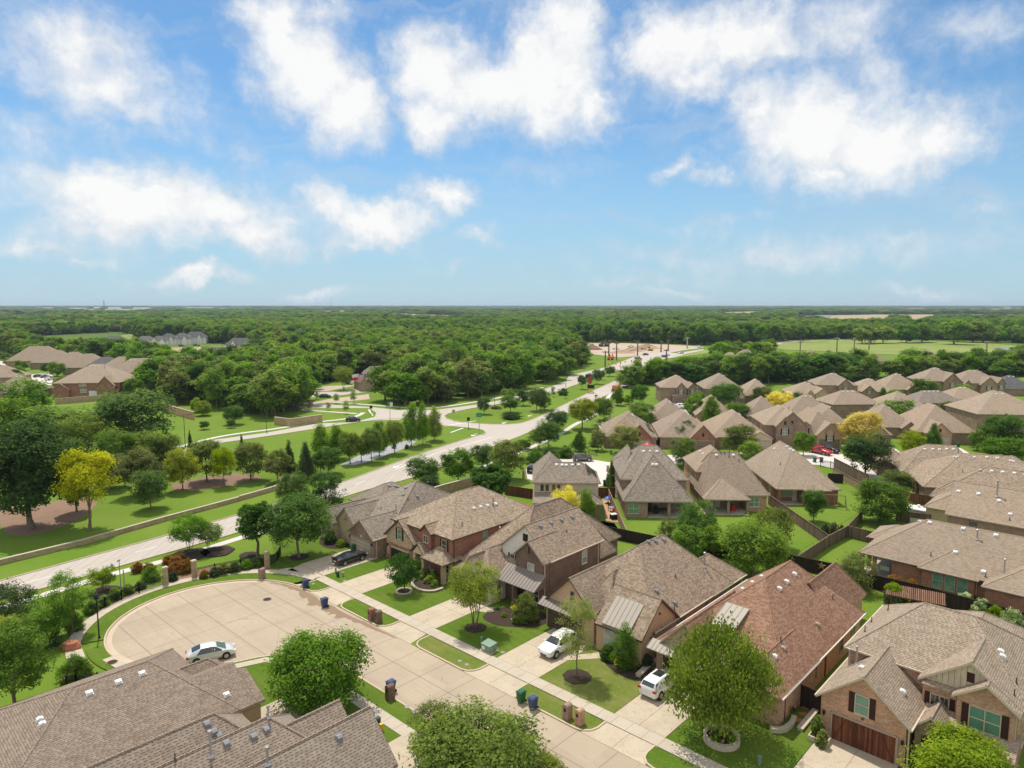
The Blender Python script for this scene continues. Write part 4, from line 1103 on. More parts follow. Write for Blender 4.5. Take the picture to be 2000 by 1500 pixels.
# tan stucco house
H = House('stucco_house', 'single-storey tan stucco house with pale metal awning and brown garage door', (-41, 64), roofm='roof_brown', trim='trim_brown', gut='trim_cream')
H.roof(-47.0, -33.8, 56.0, 73.0, 2.95, 8.4, 't', 'hh', (7.4, 4.8), wall='stucco_tan', gut='2')
H.roof(-46.7, -39.7, 54.2, 66, 3.0, 6.45, 't', 'gx', wall='stucco_tan')
H.roof(-43.2, -39.4, 56.2, 62.5, 3.1, 6.2, 't', 'hx', (3.4, 0))
H.roof(-39.3, -33.7, 53.55, 60.7, 3.05, 6.1, 's', 'xg', wall='stucco_tan')
H.roof(-40.4, -33.75, 68, 76.4, 2.95, 5.6, 't', 'xh', gut='2', wall=None)
H.roof(-40.6, -38.4, 54.9, 60.5, 2.5, 3.9, 't', 'gx', wall='stone_tan', ov=.25)
H.shed('f', -46.9, -42.4, 54.48, 1.0, 3.3, 2.75, 'metal_roof_dark', .45)
H.shed('f', -38.5, -35.2, 56.2, 2.6, 5.35, 3.35, 'metal_roof', .5, th=.1)
H.wbox(-38.35, -35.35, 53.75, 56.3, 0, 3.35, 'stucco_tan')
H.wbox(-40.05, -34.15, 75.4, 75.7, 0, .25, 'concrete_walk')
H.garage('f', -43.9, 54.48, 4.7, 2.15, 'garage_brown', 'trim_tan')
H.window('f', -42.9, 54.48, 4.0, .5, 1.0, 'glass_dark', 'trim_tan', 1, True)
H.window('f', -37.6, 53.75, .9, 1.1, 2.2, 'glass_pale', 'trim_white', 1, True); H.window('f', -36.2, 53.75, .9, 1.1, 2.2, 'glass_pale', 'trim_white', 1, True)
H.door('f', -39.5, 55.18, 1.0, 2.2)
H.window('r', 61.9, -34.15, 1.0, 1.5, 1.55, 'glass_dark', 'trim_cream', 2); H.window('r', 67.1, -34.15, 1.1, 1.0, 1.5, 'glass_dark', 'trim_cream')
mb = MB()
for a, b in ((69.2, 71.2), (71.7, 73.2), (73.6, 75.7)): H.pbox(mb, 'r', -34.1, a, b, .3, 2.65, -.05, -.01)
mb.build('porch_screen', M['glass_dark'], H.root)
for t in (69.0, 71.45, 73.4, 75.9): H.post(-34.2, t, .22, .1, 2.8, 'stucco_tan')
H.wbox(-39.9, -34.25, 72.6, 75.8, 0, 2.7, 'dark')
mb = MB(); c = H.pt('r', 57.1, -33.98, .04, 4.55); mb.lathe(c - Vector((0, 0, .1)), [(.1, 0), (.13, .1), (.1, .2)], 8); mb.build('gable_vent', M['trim_brown'], H.root)
H.lantern('r', 55.6, -33.98, 2.3); H.lantern('f', -46.45, 54.48, 2.1)
for s, t in ((-39.9, 67.5), (-40.1, 66.1), (-40.3, 64.9), (-36.4, 60.4), (-34.9, 61.6), (-36.5, 75.0)): H.vent(s, t, m='vent_grey')
H.pipe(-36.2, 70.5, 1.6, .1); H.pipe(-36.6, 64.7, .4, .05, False); H.pipe(-34.5, 60.9, .5, .05, False); H.pipe(-46.4, 58.8, .4, .05, False)
H.downspout('r', 59.8, -34.13, 2.9, 'trim_brown')
mb = MB(); c = H.pt('r', 61.3, -34.1, .55, 1.75)
mb.lathe(c, [(.02, 0), (.2, .03), (.34, .1), (.36, .13)], 12); mb.bar(c, H.pt('r', 61.3, -34.1, 0, 1.3), .05, .05)
mb.build('satellite_dish', M['galv'], H.root)
H.finish()
# dark brick house with the white gable
H = House('dark_brick_house', 'two-storey dark brown brick house with white painted gable and dark metal porch roof', (-55, 62), roofm='roof_brown', trim='trim_tan', gut='trim_cream')
H.roof(-62.4, -52.5, 56.2, 77.5, 2.95, 9.1, 't', 'hh', (8.4, 7.5), wall='brick_dark')
H.roof(-57.2, -48.9, 58.0, 68.4, 5.6, 9.05, 't', 'gg', wall='brick_dark', gw='stucco_white', gut='2')
H.roof(-53.9, -48.95, 56.8, 62, 5.62, 7.8, 't', 'gx', wall='brick_dark', z0=3.0)
H.roof(-60.9, -54.4, 53.5, 60, 2.9, 5.5, 't', 'hx', (3.2, 0), wall='stucco_white')
H.roof(-59.3, -56.6, 53.6, 58, 3.3, 5.2, 't', 'gx', wall='stucco_white', z0=2.5)
H.roof(-54.0, -49.6, 66.0, 72.4, 3.0, 6.1, 't', 'xh', wall='brick_dark')
H.wall('stucco_white').poly([H.L(-56.83, 58.24, 3.0), H.L(-52.6, 58.24, 3.0), H.L(-52.6, 58.24, 5.7), H.L(-56.83, 58.24, 5.7)])
H.shed('f', -54.9, -48.8, 57.1, 2.1, 4.25, 2.9, 'metal_roof_dark', .46, th=.1)
H.wbox(-53.3, -49.3, 56.9, 58.3, 0, 3.2, 'brick_dark')
H.garage('f', -57.5, 53.83, 4.6, 2.15, 'garage_brown', 'trim_tan')
H.window('f', -58.0, 53.87, 3.35, .55, .9, 'glass_pale', 'trim_cream')
H.window('f', -55.15, 58.22, 3.6, .75, 1.3, 'glass_dark', 'trim_white', 1, True, .28)
H.window('f', -51.1, 57.07, 3.45, .95, 1.65, 'glass_pale', 'trim_white', 1, True, .0)
H.louver('f', -53.05, 58.22, 7.0, .75, .9); H.louver('f', -51.43, 57.05, 6.25, .16, .75)
H.window('r', 64.8, -49.25, 3.5, .95, 1.6, 'glass_pale', 'trim_white')
H.window('f', -50.2, 56.88, .8, 1.0, 1.6, 'glass_dark', 'trim_white'); H.door('f', -52.6, 56.88, 1.1, 2.3, 'dark')
for s in (-54.6, -52.2, -49.4): H.post(s, 55.25, .3, 0.1, 2.85, 'brick_dark')
for s, t in ((-52.4, 60.2), (-52.35, 62.1), (-52.3, 64.0), (-52.2, 66.0), (-55.0, 69.6)): H.vent(s, t, m='vent_grey')
H.pipe(-61.2, 62.2, 1.4, .08); H.pipe(-61.0, 62.9, 1.1, .08); H.pipe(-51.0, 63.5, .3, .05, False); H.pipe(-56.2, 72.5, .4, .05)
H.downspout('r', 57.3, -49.25, 5.5); H.downspout('r', 67.6, -49.25, 5.4); H.pipe(-46, 40, 0, .0)if False else None
H.finish()
# stone gable house
H = House('stone_gable_house', 'two-storey red brick house with cream stone gable over open garage', (-69, 62), roofm='roof_brown', trim='trim_brown', gut='trim_brown')
H.roof(-75.6, -62.7, 55.1, 72, 5.6, 9.3, 't', 'hh', (6.6, 6.0), wall='brick_red', gut='2', rm=None)
H.roof(-76.1, -69.4, 54.25, 62.5, 3.45, 6.25, 't', 'gx', wall='stone_tan')
H.roof(-68.75, -66.3, 54.6, 60, 5.55, 6.65, 't', 'gx', wall='brick_red', z0=2.8)
H.roof(-69.7, -66.7, 53.8, 57, 2.85, 4.15, 't', 'gx', ov=.3)
H.roof(-67.0, -62.6, 53.4, 57.2, 2.72, 4.1, 's', 'hh', (1.6, 1.9))
H.wall('stucco_cream').poly([H.L(-69.35, 54.0, 2.7), H.L(-67.05, 54.0, 2.7), H.L(-68.2, 54.0, 3.9)])
H.wbox(-68.9, -66.6, 56.2, 57.5, 0, 2.8, 'stone_tan')
for k, s in enumerate((-67.0, -63.15)): H.post(s, 54.0, .5, 0.1, 2.65, 'stone_tan')
H.post(-69.1, 54.3, .5, .1, 2.75, 'stone_tan'); H.post(-63.0, 55.1, .35, .1, 2.65, 'stone_tan')
# the open garage: flat dark panel painted as its unlit inside, door rolled up
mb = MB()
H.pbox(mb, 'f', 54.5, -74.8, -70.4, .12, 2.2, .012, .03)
mb.build('garage_shade_panel', M['dark'], H.root)
mb = MB()
H.pbox(mb, 'f', 54.5, -74.98, -74.72, 0, 2.5, 0, .07); H.pbox(mb, 'f', 54.5, -70.48, -70.22, 0, 2.5, 0, .07); H.pbox(mb, 'f', 54.5, -74.72, -70.48, 2.2, 2.5, 0, .066)
mb.build('garage_surround', M['brick_red'], H.root)
mb = MB(); H.pbox(mb, 'f', 54.5, -74.7, -70.5, 1.9, 2.19, .034, .055); mb.build('garage_door', M['garage_tan'], H.root)
mb = MB(); H.pbox(mb, 'f', 54.5, -76.3 + .4, -74.98, 0, .7, -.02, .05); H.pbox(mb, 'f', 54.5, -70.2, -69.78, 0, .7, -.02, .05); mb.build('wall', M['brick_red'], H.root)
H.window('f', -72.75, 54.53, 3.4, .85, 1.45, 'glass_green', 'trim_cream', 1, True, .36, 'brick_red')
H.window('f', -67.6, 54.87, 4.2, .95, .9, 'glass_dark', 'trim_cream', 2, False, None, None)
H.window('f', -64.6, 55.44, 3.6, .9, 1.45, 'glass_dark', 'trim_cream', 1, True, .3)
H.window('r', 61.2, -63.05, 3.7, .95, 1.7, 'glass_green', 'trim_tan'); H.window('f', -64.4, 55.45, .7, 1.2, 1.5, 'glass_dark', 'trim_cream'); H.door('f', -68.0, 56.18, 1.0, 2.1)
for s, t in ((-66.0, 62.0), (-65.9, 63.2), (-65.8, 64.4), (-65.7, 65.9)): H.vent(s, t)
H.pipe(-65.6, 65.3, 1.1, .06, False); H.pipe(-64.2, 58.2, .5, .04, False); H.lantern('f', -75.4, 54.53, 1.9)
H.downspout('r', 55.7, -63.05, 5.4, 'trim_brown'); H.downspout('f', -69.9, 54.5, 3.3, 'trim_brown')
H.finish()
# brick and stucco house at the end of the row
H = House('corner_house', 'single-storey grey-roofed house with plain tan garage door beside black coupe', (-83, 60), roofm='roof_grey', trim='trim_tan', gut='trim_cream')
H.roof(-91.0, -76.6, 55.2, 74.2, 2.95, 8.0, 's', 'hh', (9.0, 5.2), wall='brick_brown')
H.roof(-82.6, -76.3, 52.6, 62, 2.85, 5.1, 't', 'gx', wall='brick_brown', gut='2')
H.roof(-87.4, -82.4, 53.6, 62, 3.3, 5.5, 't', 'gx', wall='stucco_cream')
H.roof(-90.6, -86.6, 52.6, 60, 2.9, 4.9, 't', 'gx', wall='stucco_cream')
H.roof(-96.0, -87.2, 61.5, 71.5, 2.95, 5.6, 't', 'hh', (4.2, 4.2), wall='stucco_cream')
H.roof(-80.5, -73.8, 66, 74.5, 2.9, 5.6, 't', 'xh', wall='brick_brown')
H.garage('f', -79.7, 52.88, 4.7, 2.15, 'garage_tan', 'trim_tan')
H.window('f', -88.6, 52.88, .7, 2.2, 1.9, 'glass_dark', 'trim_cream', 2)
mb = MB(); c = H.pt('f', -84.9, 53.88, .04, 3.95); mb.lathe(c - Vector((0, 0, .35)), [(.05, 0), (.3, .12), (.37, .35), (.3, .58), (.05, .7)], 10); mb.build('gable_vent', M['trim_tan'], H.root)
mb = MB(); H.pbox(mb, 'f', 52.88, -79.6, -79.3, 2.55, 2.85, 0, .04); mb.build('address_plate', M['white'], H.root)
H.lantern('f', -82.2, 52.88, 1.9); H.lantern('f', -76.8, 52.88, 1.9)
for s, t in ((-85.6, 62.5), (-83.9, 62.8), (-82.2, 63.0), (-79.9, 63.3), (-90.6, 67.2), (-90.9, 66.2), (-81.3, 61.8)): H.vent(s, t, m='vent_grey')
H.pipe(-79.2, 58.8, 1.2, .09, False); H.pipe(-77.6, 59.2, 1.1, .09, False); H.pipe(-82.5, 58.5, .4, .04, False); H.pipe(-79.8, 61.5, .4, .04, False)
H.downspout('r', 53.4, -76.63, 2.7); H.finish()
# ---------------------------------------------------------------- near roofs, back row, right-hand rows
def ray_roof(H, px, py):
 d = pray(px, py); d = d.normalized()
 inv = H.root.matrix_world.inverted() if False else Matrix.Rotation(-H.root.rotation_euler.z, 4, 'Z') @ Matrix.Translation(-H.root.location)
 last = None
 for k in range(200, 3600):
  p = Vector((0, 0, CAMH)) + d * (k * .1)
  q = inv @ p
  s, t = q.x + H.o[0], q.y + H.o[1]
  for x0, x1, y0, y1, pl in H.roofs:
   if x0 <= q.x <= x1 and y0 <= q.y <= y1:
    z = min(P.z - (n.x * (q.x - P.x) + n.y * (q.y - P.y)) / n.z for n, P in pl)
    if q.z <= z and q.z > z - .8: return s, t
  if p.z < 1: break
 return None
def vents(H, pts, m='vent_white'):
 for p in pts:
  r = ray_roof(H, *p)
  if r: H.vent(r[0], r[1], m=m)
def pipes(H, pts):
 for px, py, hgt, r in pts:
  q = ray_roof(H, px, py)
  if q: H.pipe(q[0], q[1], hgt, r, r > .05)
H = House('brown_roof_house', 'big brown-shingled house in the lower left corner with three white roof vents in a row', (-58, 12), roofm='roof_near', trim='trim_tan')
H.roof(-65.2, -51.0, 5.9, 22.2, 2.9, 6.05, 't', 'hh', (6.6, 4.3), wall='stucco_tan')
H.roof(-60.2, -56.4, 19.5, 24.3, 2.9, 4.3, 't', 'xh', (0, 1.6), wall='stucco_cream')
H.roof(-59.4, -50.98, 17.9, 23.6, 2.88, 4.745, 't', 'xg', wall='stucco_tan', cap=False)
H.roof(-57.6, -50.96, 20, 24.3, 2.86, 4.33, 't', 'xg', wall='stucco_tan', cap=False)
vents(H, [(175, 1354), (232, 1334), (278, 1316), (443, 1359), (78, 1407), (83, 1415)])
H.finish()
H = House('near_shingle_house', 'closest shingled roof at the bottom edge with grey box vents and metal flue pipe', (-45, 14), roofm='roof_near_b', trim='trim_tan')
H.roof(-50.4, -43.6, -4.0, 22.0, 2.9, 6.05, 't', 'hh', (4.0, 3.5), wall='stucco_tan')
H.roof(-47.6, -39.8, -4.0, 24.6, 2.9, 6.1, 't', 'hh', (6.0, 3.7), wall='stucco_tan')
H.roof(-42.7, -36.2, 4.0, 26.6, 3.2, 6.15, 't', 'xg', wall='stucco_tan')
H.roof(-45.4, -41.2, 14.0, 26.5, 3.2, 5.1, 't', 'xg', wall='stucco_tan')
H.roof(-41, -33.6, 2.0, 21.0, 3.0, 5.4, 't', 'xh', wall='stucco_tan')
vents(H, [(404, 1415), (418, 1429), (428, 1438), (442, 1452), (495, 1439), (520, 1428), (662, 1441)], 'vent_grey')
pipes(H, [(412, 1480, 1.7, .09), (523, 1496, 1.1, .09), (342, 1486, .5, .05), (513, 1402, 1.0, .07), (524, 1402, .8, .07)])
H.finish()
TD = R(-2)
H = House('cream_siding_house', 'two-storey house with cream siding above stone beside the rear cul-de-sac', (5, 115), TD, Vector((5 * math.cos(TD) - 115 * math.sin(TD), 5 * math.sin(TD) + 115 * math.cos(TD), 0)), 'roof_grey', 'trim_tan')
H.roof(-.5, 10.9, 111.6, 119.4, 5.5, 8.15, 's', 'hh', (3.5, 3.0), wall='siding_cream')
H.roof(-.45, 5.6, 112.4, 124.5, 5.48, 8.7, 't', 'hh', (4.6, 3), wall='siding_cream')
H.roof(-.4, 10.5, 112, 124, 2.8, 3.0, 's', 'gg', wall='brick_pink', cap=False)
H.shed('f', -.4, 7.6, 112.0, 3.1, 3.75, 2.75, 'roof_grey', th=.12)
H.wbox(-.2, 7.4, 109.6, 112.2, 0, 2.7, 'brick_pink')
H.roof(6.0, 10.95, 108.4, 113, 2.8, 4.4, 't', 'hx', (2.5, 0), wall='brick_brown')
for s in (1.15, 2.0, 3.1, 3.95): H.window('f', s, 111.95, 3.95, .62, 1.2, 'glass_dark', 'trim_cream', 1, False)
H.window('f', 9.0, 108.75, .9, 1.1, 1.4, 'glass_green', 'trim_tan')
vents(H, [(1087, 908), (1098, 909), (1106, 909), (1118, 909), (1130, 909), (1150, 962)])
pipes(H, [(1124, 908, 1.5, .06)])
mb = MB()
for i in range(3):
 for j in range(2):
  u = 8.6 + j * .95; v = 113.3 + i * 1.5
  P = [H.L(u + du, v + dv, 5.5 + (10.9 - u - du) * (2.65 / 3.0) + .1) for du, dv in ((.03, .03), (.9, .03), (.9, 1.45), (.03, 1.45))]
  mb.poly(P); Q = [p - Vector((0, 0, .05)) for p in P]
  for k in range(4): mb.poly([Q[k], Q[(k + 1) % 4], P[(k + 1) % 4], P[k]])
mb.build('solar_panel', M['solar'], H.root)
H.finish()
H = House('steep_roof_house', 'steep hip-roofed pink brick house with grill on its covered back patio', (20, 116), TD, Vector((20 * math.cos(TD) - 116 * math.sin(TD), 20 * math.sin(TD) + 116 * math.cos(TD), 0)), 'roof_grey', 'trim_tan')
H.roof(14.6, 26.3, 115.0, 129.0, 5.3, 9.9, 's', 'hh', (4.4, 4.4), wall='brick_pink')
H.roof(14.5, 26.2, 110.1, 122, 2.9, 9.3, 't', 'hx', (6.6, 0))
H.roof(14.9, 20.0, 119, 131, 5.35, 8.6, 't', 'hh', (3.4, 2.4), wall='brick_pink')
H.wbox(14.9, 18.6, 110.5, 117, 0, 3.0, 'brick_pink'); H.wbox(18.5, 25.8, 113.8, 117, 0, 3.0, 'brick_pink')
for s in (22.1, 25.7): H.post(s, 110.6, .45, .1, 2.8, 'brick_pink')
mb = MB(); a, b = H.L(18.6, 110.3), H.L(25.9, 113.8); mb.box(a.x, a.y, 0, b.x, b.y, .12); mb.build('patio_slab', M['concrete_walk'], H.root)
H.window('f', 16.25, 110.5, .75, 1.75, 1.65, 'glass_green', 'trim_cream', 2)
H.door('f', 19.3, 113.8, .95, 2.2, 'trim_brown')
for s in (20.6, 23.0, 24.2, 25.3): H.window('f', s, 113.8, .8, .9, 1.5, 'glass_green', 'trim_cream')
H.window('l', 116.2, 14.95, .9, .9, 1.5); H.window('l', 119.5, 14.95, 3.4, .9, 1.4)
vents(H, [(1257, 882), (1270, 882), (1283, 882), (1275, 908), (1282, 908)])
pipes(H, [(1231, 888, 1.3, .05)])
H.finish()
H = House('covered_patio_house', 'tan brick house with hip-roofed patio on three brick posts', (34, 118), TD, Vector((34 * math.cos(TD) - 118 * math.sin(TD), 34 * math.sin(TD) + 118 * math.cos(TD), 0)), 'roof_warm', 'trim_tan')
H.roof(28.4, 39.8, 114.3, 126, 2.9, 9.1, 's', 'hh', (2.6, 4.2))
H.roof(28.5, 37, 119.7, 131.2, 5.6, 9.0, 't', 'hh', (4.6, 4), wall='brick_tan')
H.roof(28.3, 36.0, 112.3, 120, 2.7, 5.4, 't', 'hx', (4.2, 0))
H.wbox(28.8, 36.1, 116.6, 125, 0, 3.2, 'brick_brown'); H.wbox(36.0, 39.4, 114.7, 125, 0, 3.1, 'brick_tan')
for s in (28.9, 32.4, 35.6): H.post(s, 112.75, .42, .1, 2.65, 'brick_brown')
mb = MB(); a, b = H.L(28.5, 112.4), H.L(35.9, 116.6); mb.box(a.x, a.y, 0, b.x, b.y, .12); mb.build('patio_slab', M['concrete_walk'], H.root)
H.window('f', 37.3, 114.7, .85, 1.7, 1.55, 'glass_green', 'trim_white', 2)
H.door('f', 30.5, 116.6, .9, 2.1, 'white'); H.door('f', 31.6, 116.6, .9, 2.1, 'trim_white'); H.window('f', 34.0, 116.6, .8, 2.0, 1.5, 'glass_green', 'trim_tan', 2)
H.window('l', 121.5, 28.85, 3.4, 1.0, 1.5); H.window('l', 117.5, 28.8, .9, .9, 1.5); H.window('l', 125, 28.85, 3.4, 1.0, 1.5)
vents(H, [(1367, 882), (1373, 887), (1399, 890), (1432, 890)]); pipes(H, [(1424, 893, 1.4, .06), (1408, 887, .5, .05), (1415, 887, .5, .05), (1443, 901, .5, .05)])
H.finish()
H = House('bay_roof_house', 'single-storey brick house whose back roof has a small hipped bay', (48, 125), TD, Vector((48 * math.cos(TD) - 125 * math.sin(TD), 48 * math.sin(TD) + 125 * math.cos(TD), 0)), 'roof_warm', 'trim_tan')
H.roof(42.4, 53.6, 118.5, 138.5, 2.9, 8.5, 't', 'hh', (8.6, 4.5))
H.roof(47.0, 51.6, 117.7, 124, 2.88, 4.75, 't', 'hx', (3.4, 0), wall='brick_red')
H.wbox(42.8, 47.2, 121.0, 138, 0, 3.0, 'brick_red'); H.wbox(47.0, 53.2, 118.9, 138, 0, 3.0, 'brick_red'); H.post(43.0, 118.9, .4, .1, 2.8, 'brick_red')
mb = MB(); a, b = H.L(42.7, 118.6), H.L(47.2, 121.0); mb.box(a.x, a.y, 0, b.x, b.y, .12); mb.build('patio_slab', M['concrete_walk'], H.root)
for s in (43.9, 44.9, 45.7): H.window('f', s, 121.0, 1.0, .8, 1.4, 'glass_green', 'trim_cream')
H.door('f', 46.5, 121.0, .8, 2.1, 'trim_white')
H.window('l', 123, 42.8, .9, .9, 1.5); H.window('l', 128, 42.8, .9, .9, 1.5)
vents(H, [(1513, 877), (1537, 873), (1544, 878), (1549, 881)]); pipes(H, [(1524, 908, .5, .05)])
H.finish()
H = House('green_window_house', 'long single-storey red brick house with three green-tinted windows above the pergola', (-15, 100), roofm='roof_warm', trim='trim_brown', gut='trim_tan')
H.roof(-26.5, -4.0, 93.9, 106.2, 2.9, 7.25, 's', 'hh', (6.4, 5.0), gut='0')
H.roof(-19.5, -13.2, 93.3, 100, 2.88, 5.1, 't', 'hx', (3.1, 0), gut='3')
H.roof(-12.7, -2.0, 91.8, 101, 2.9, 6.1, 't', 'hx', (5.0, 0), wall='brick_red', gut='3')
H.roof(-27.6, -21.0, 101.0, 107.5, 2.85, 4.5, 's', 'hx', (3.0, 0))
H.wbox(-22.6, -4.5, 94.3, 105.8, 0, 3.0, 'brick_red'); H.wbox(-19.1, -13.6, 93.75, 95, 0, 2.9, 'brick_red')
for s, t in ((-26.1, 94.3), (-24.6, 94.3), (-26.1, 97.5)): H.post(s, t, .42, .1, 2.75, 'brick_red')
mb = MB(); a, b = H.L(-26.3, 94.1), H.L(-22.6, 102); mb.box(a.x, a.y, 0, b.x, b.y, .12); mb.build('patio_slab', M['concrete_walk'], H.root)
for s in (-17.4, -16.1, -14.8): H.window('f', s, 93.75, .75, 1.05, 1.75, 'glass_green', 'trim_tan')
mb = MB(); H.pbox(mb, 'f', 94.3, -23.9, -22.8, 1.2, 1.75, 0, .3); mb.build('meter_box', M['galv'], H.root)
H.downspout('f', -13.5, 94.3, 2.8)
vents(H, [(1816, 1021), (1881, 1034), (1945, 1047), (1866, 1080), (1796, 1019), (1921, 1117)]); pipes(H, [(1908, 1054, 1.1, .09), (1818, 1086, .5, .05), (1961, 1121, 1.7, .07), (1925, 1127, .4, .05)])
H.finish()
H = House('two_part_house', 'house with cream gable end and brick side wall right behind the long brick house', (-14, 116), roofm='roof_warm', trim='trim_cream', gut='trim_tan')
H.roof(-20.3, -3.0, 110.9, 122.0, 5.5, 9.25, 's', 'gh', (0, 5.5), wall='brick_brown', gw='stucco_cream', gut='0')
H.roof(-25.5, -14.0, 122.8, 132.5, 2.9, 6.0, 's', 'hx', (5.0, 0), wall='stucco_cream', gut='0')
H.window('f', -16.9, 111.25, 3.7, 1.1, 1.35, 'glass_dark', 'trim_tan', 1, True)
H.window('f', -10.5, 111.25, 3.7, 1.1, 1.35, 'glass_dark', 'trim_tan', 1, True)
vents(H, [(1911, 965), (1951, 979), (1973, 1005), (1872, 961)]); pipes(H, [(1947, 970, 2.2, .1), (1972, 1016, .4, .05)])
H.finish()
H = House('wide_hip_house', 'wide hip-roofed house with a row of white vents behind the cream gable house', (-16, 138), roofm='roof_brown', trim='trim_cream')
H.roof(-26.4, -6.0, 130.8, 146.0, 2.9, 7.7, 's', 'hh', (6.8, 6.5), wall='siding_cream')
H.roof(-26.6, -21, 133.5, 139, 2.88, 5.0, 's', 'hx', wall='siding_cream')
vents(H, [(1914, 919), (1937, 921), (1958, 923), (1981, 925), (2003, 927)]); H.finish()
TE = R(-17)
H = House('long_grey_hip_house', 'long hip-roofed house with covered patio posts beside the big dark tree', (44, 144), TE, Vector((44 * math.cos(TE) - 144 * math.sin(TE), 44 * math.sin(TE) + 144 * math.cos(TE), 0)), 'roof_brown', 'trim_tan')
H.roof(35.3, 58.0, 134.9, 153.0, 2.9, 7.6, 's', 'hh', (8.5, 6.0))
H.roof(34.4, 49.0, 145.5, 160.0, 2.88, 7.4, 's', 'hh', (5.8, 4.0), wall='brick_brown')
H.roof(48.5, 56.0, 136.5, 152, 2.9, 7.3, 't', 'hh', (6.8, 6.0))
H.roof(31.5, 38, 154, 162.5, 2.9, 5.4, 't', 'hh', wall='brick_brown')
H.wbox(37.2, 57.6, 135.3, 152, 0, 3.0, 'brick_brown'); H.wbox(35.7, 37.4, 135.3, 138.4, 0, 3.0, 'brick_brown')
for t in (140.4, 142.4, 144.8): H.post(35.7, t, .35, .1, 2.8, 'brick_brown')
vents(H, [(1806, 878), (1822, 878), (1835, 878), (1849, 878), (1862, 878), (1874, 878), (1903, 893), (1927, 894), (1948, 895), (1864, 893), (1870, 893), (1974, 900), (1979, 902)])
pipes(H, [(1871, 884, 1.2, .05), (1880, 923, .5, .05)]); H.finish()
# ---------------------------------------------------------------- middle-distance houses
def gen(name, label, x, y, w, d, ze, zr, th, roofm, wallm, gables=(), gut=None, vnt=3, axis=None, hip=None, near=False, group=None, fw=(), lw=(), trim='trim_tan'):
 H = House(name, label, (0, 0), R(th), Vector((x, y, 0)), roofm, trim, group=group, near=near)
 ax = axis or ('s' if w > d else 't')
 H.roof(-w / 2, w / 2, 0, d, ze, zr, ax, 'hh', hip, wall=wallm)
 for g in gables:
  c, gw_, f, gze, gzr, wm = g[:6]
  H.roof(c - gw_ / 2, c + gw_ / 2, -f, d * .5, gze, gzr, 't', 'gx', wall=wm, z0=g[7] if len(g) > 7 else 0)
  k = g[6] if len(g) > 6 else ''
  pl = -f + .28
  if 'G' in k: H.garage('f', c, pl, min(4.8, gw_ - 1.0), 2.15, 'garage_taupe' if 'd' in k else 'garage_tan', 'trim_tan', 3)
  if 'W' in k: H.window('f', c, pl, gze - (.4 if gze < 4 else 2.0), 1.2, 1.4, 'glass_pale', 'trim_white', 2, True, .35)
  if 'V' in k: H.louver('f', c, pl, gze + .4, .5, .9)
 for u, z in fw: H.window('f', u, .35, z, 1.1, 1.4, 'glass_pale', 'trim_white', 1, True)
 for u, z in lw: H.window('l', u, -w / 2 + .35, z, .9, 1.4, 'glass_dark', 'trim_white', 1, True)
 r0 = (w - d) / 2 if ax == 's' else 0
 for k in range(vnt):
  if ax == 's': H.vent(-max(r0, .5) + k * 1.6, d * .44)
  else: H.vent(w * .08, d * .4 + k * 1.3)
 if vnt: H.pipe(w * .15, d * .4, .9, .06)
 return H
FT = -6
def fin(*a, **k): return gen(*a, **k).finish()
H = gen('brick_gable_house', 'low brick house with tan garage door and dark solar panels beside the red umbrella', 29, 165, 13.5, 17, 2.9, 7.8, FT, 'roof_brown', 'brick_brown', [(2.2, 6.4, 1.2, 2.9, 6.2, 'brick_red', 'GV')], lw=[(4, .9), (9, .9)])
mb = MB()
for k in range(5): mb.poly([H.L(4.6, 2.0 + k * 1.9, 4.95), H.L(6.2, 2.0 + k * 1.9, 3.62), H.L(6.2, 3.7 + k * 1.9, 3.62), H.L(4.6, 3.7 + k * 1.9, 4.95)])
mb.build('solar_panel', M['solar'], H.root); H.finish()
fin('brick_gable_house', 'low brick house with dark taupe garage door right of the round dark tree', 43, 164, 14, 19, 2.9, 8.2, FT, 'roof_warm', 'brick_brown', [(3.4, 6.4, 1.2, 2.9, 6.3, 'brick_red', 'GdV')], lw=[(4, .9), (8, .9), (13, .9)])
fin('cream_garage_house', 'low house with cream garage and small dormer window over it', 56, 164, 14.5, 19, 2.9, 8.2, FT, 'roof_warm', 'brick_brown', [(4.2, 6.4, 1.0, 2.9, 4.6, 'stucco_cream', 'G')], lw=[(4, .9), (9, .9)], vnt=2)
fin('two_gable_house', 'two-storey house with pair of nested front gables above a dark porch', 68.5, 167, 11.5, 15, 5.4, 9.3, FT, 'roof_warm', 'brick_brown', [(.6, 8.0, 1.4, 5.4, 9.0, 'brick_brown', 'V'), (-1.2, 4.6, 2.0, 5.4, 7.9, 'brick_brown', 'WV'), (4.0, 3.0, .6, 5.4, 6.6, 'stucco_tan', 'W')], lw=[(4, 3.4), (4, .9), (10, 3.4)])
fin('dormer_garage_house', 'tan house with brown garage behind the parked red pickup', 76.8, 166, 9, 17, 2.9, 8.4, FT, 'roof_warm', 'stucco_tan', [(1.2, 6.4, 1.4, 3.2, 6.4, 'stucco_tan', 'Gd'), (1.2, 2.4, 1.6, 4.0, 5.6, 'stucco_tan', 'W', 3.6)])
fin('hip_house', 'hip-roofed house on the left of the driveway with the white car', 44, 190, 10.5, 18, 2.9, 7.4, -10, 'roof_warm', 'brick_brown', vnt=3)
fin('hip_house', 'hip-roofed house half hidden by two round trees in the middle rows', 60, 199, 11, 16, 2.9, 7.6, -8, 'roof_warm', 'brick_brown', [(-4.0, 4.0, 2.5, 2.9, 4.6, 'stucco_tan', '')], vnt=2)
fin('hip_house', 'pyramid-roofed house beside the yellow tree in the middle rows', 74, 196, 11.5, 13, 2.9, 8.0, -6, 'roof_warm', 'brick_brown', vnt=3)
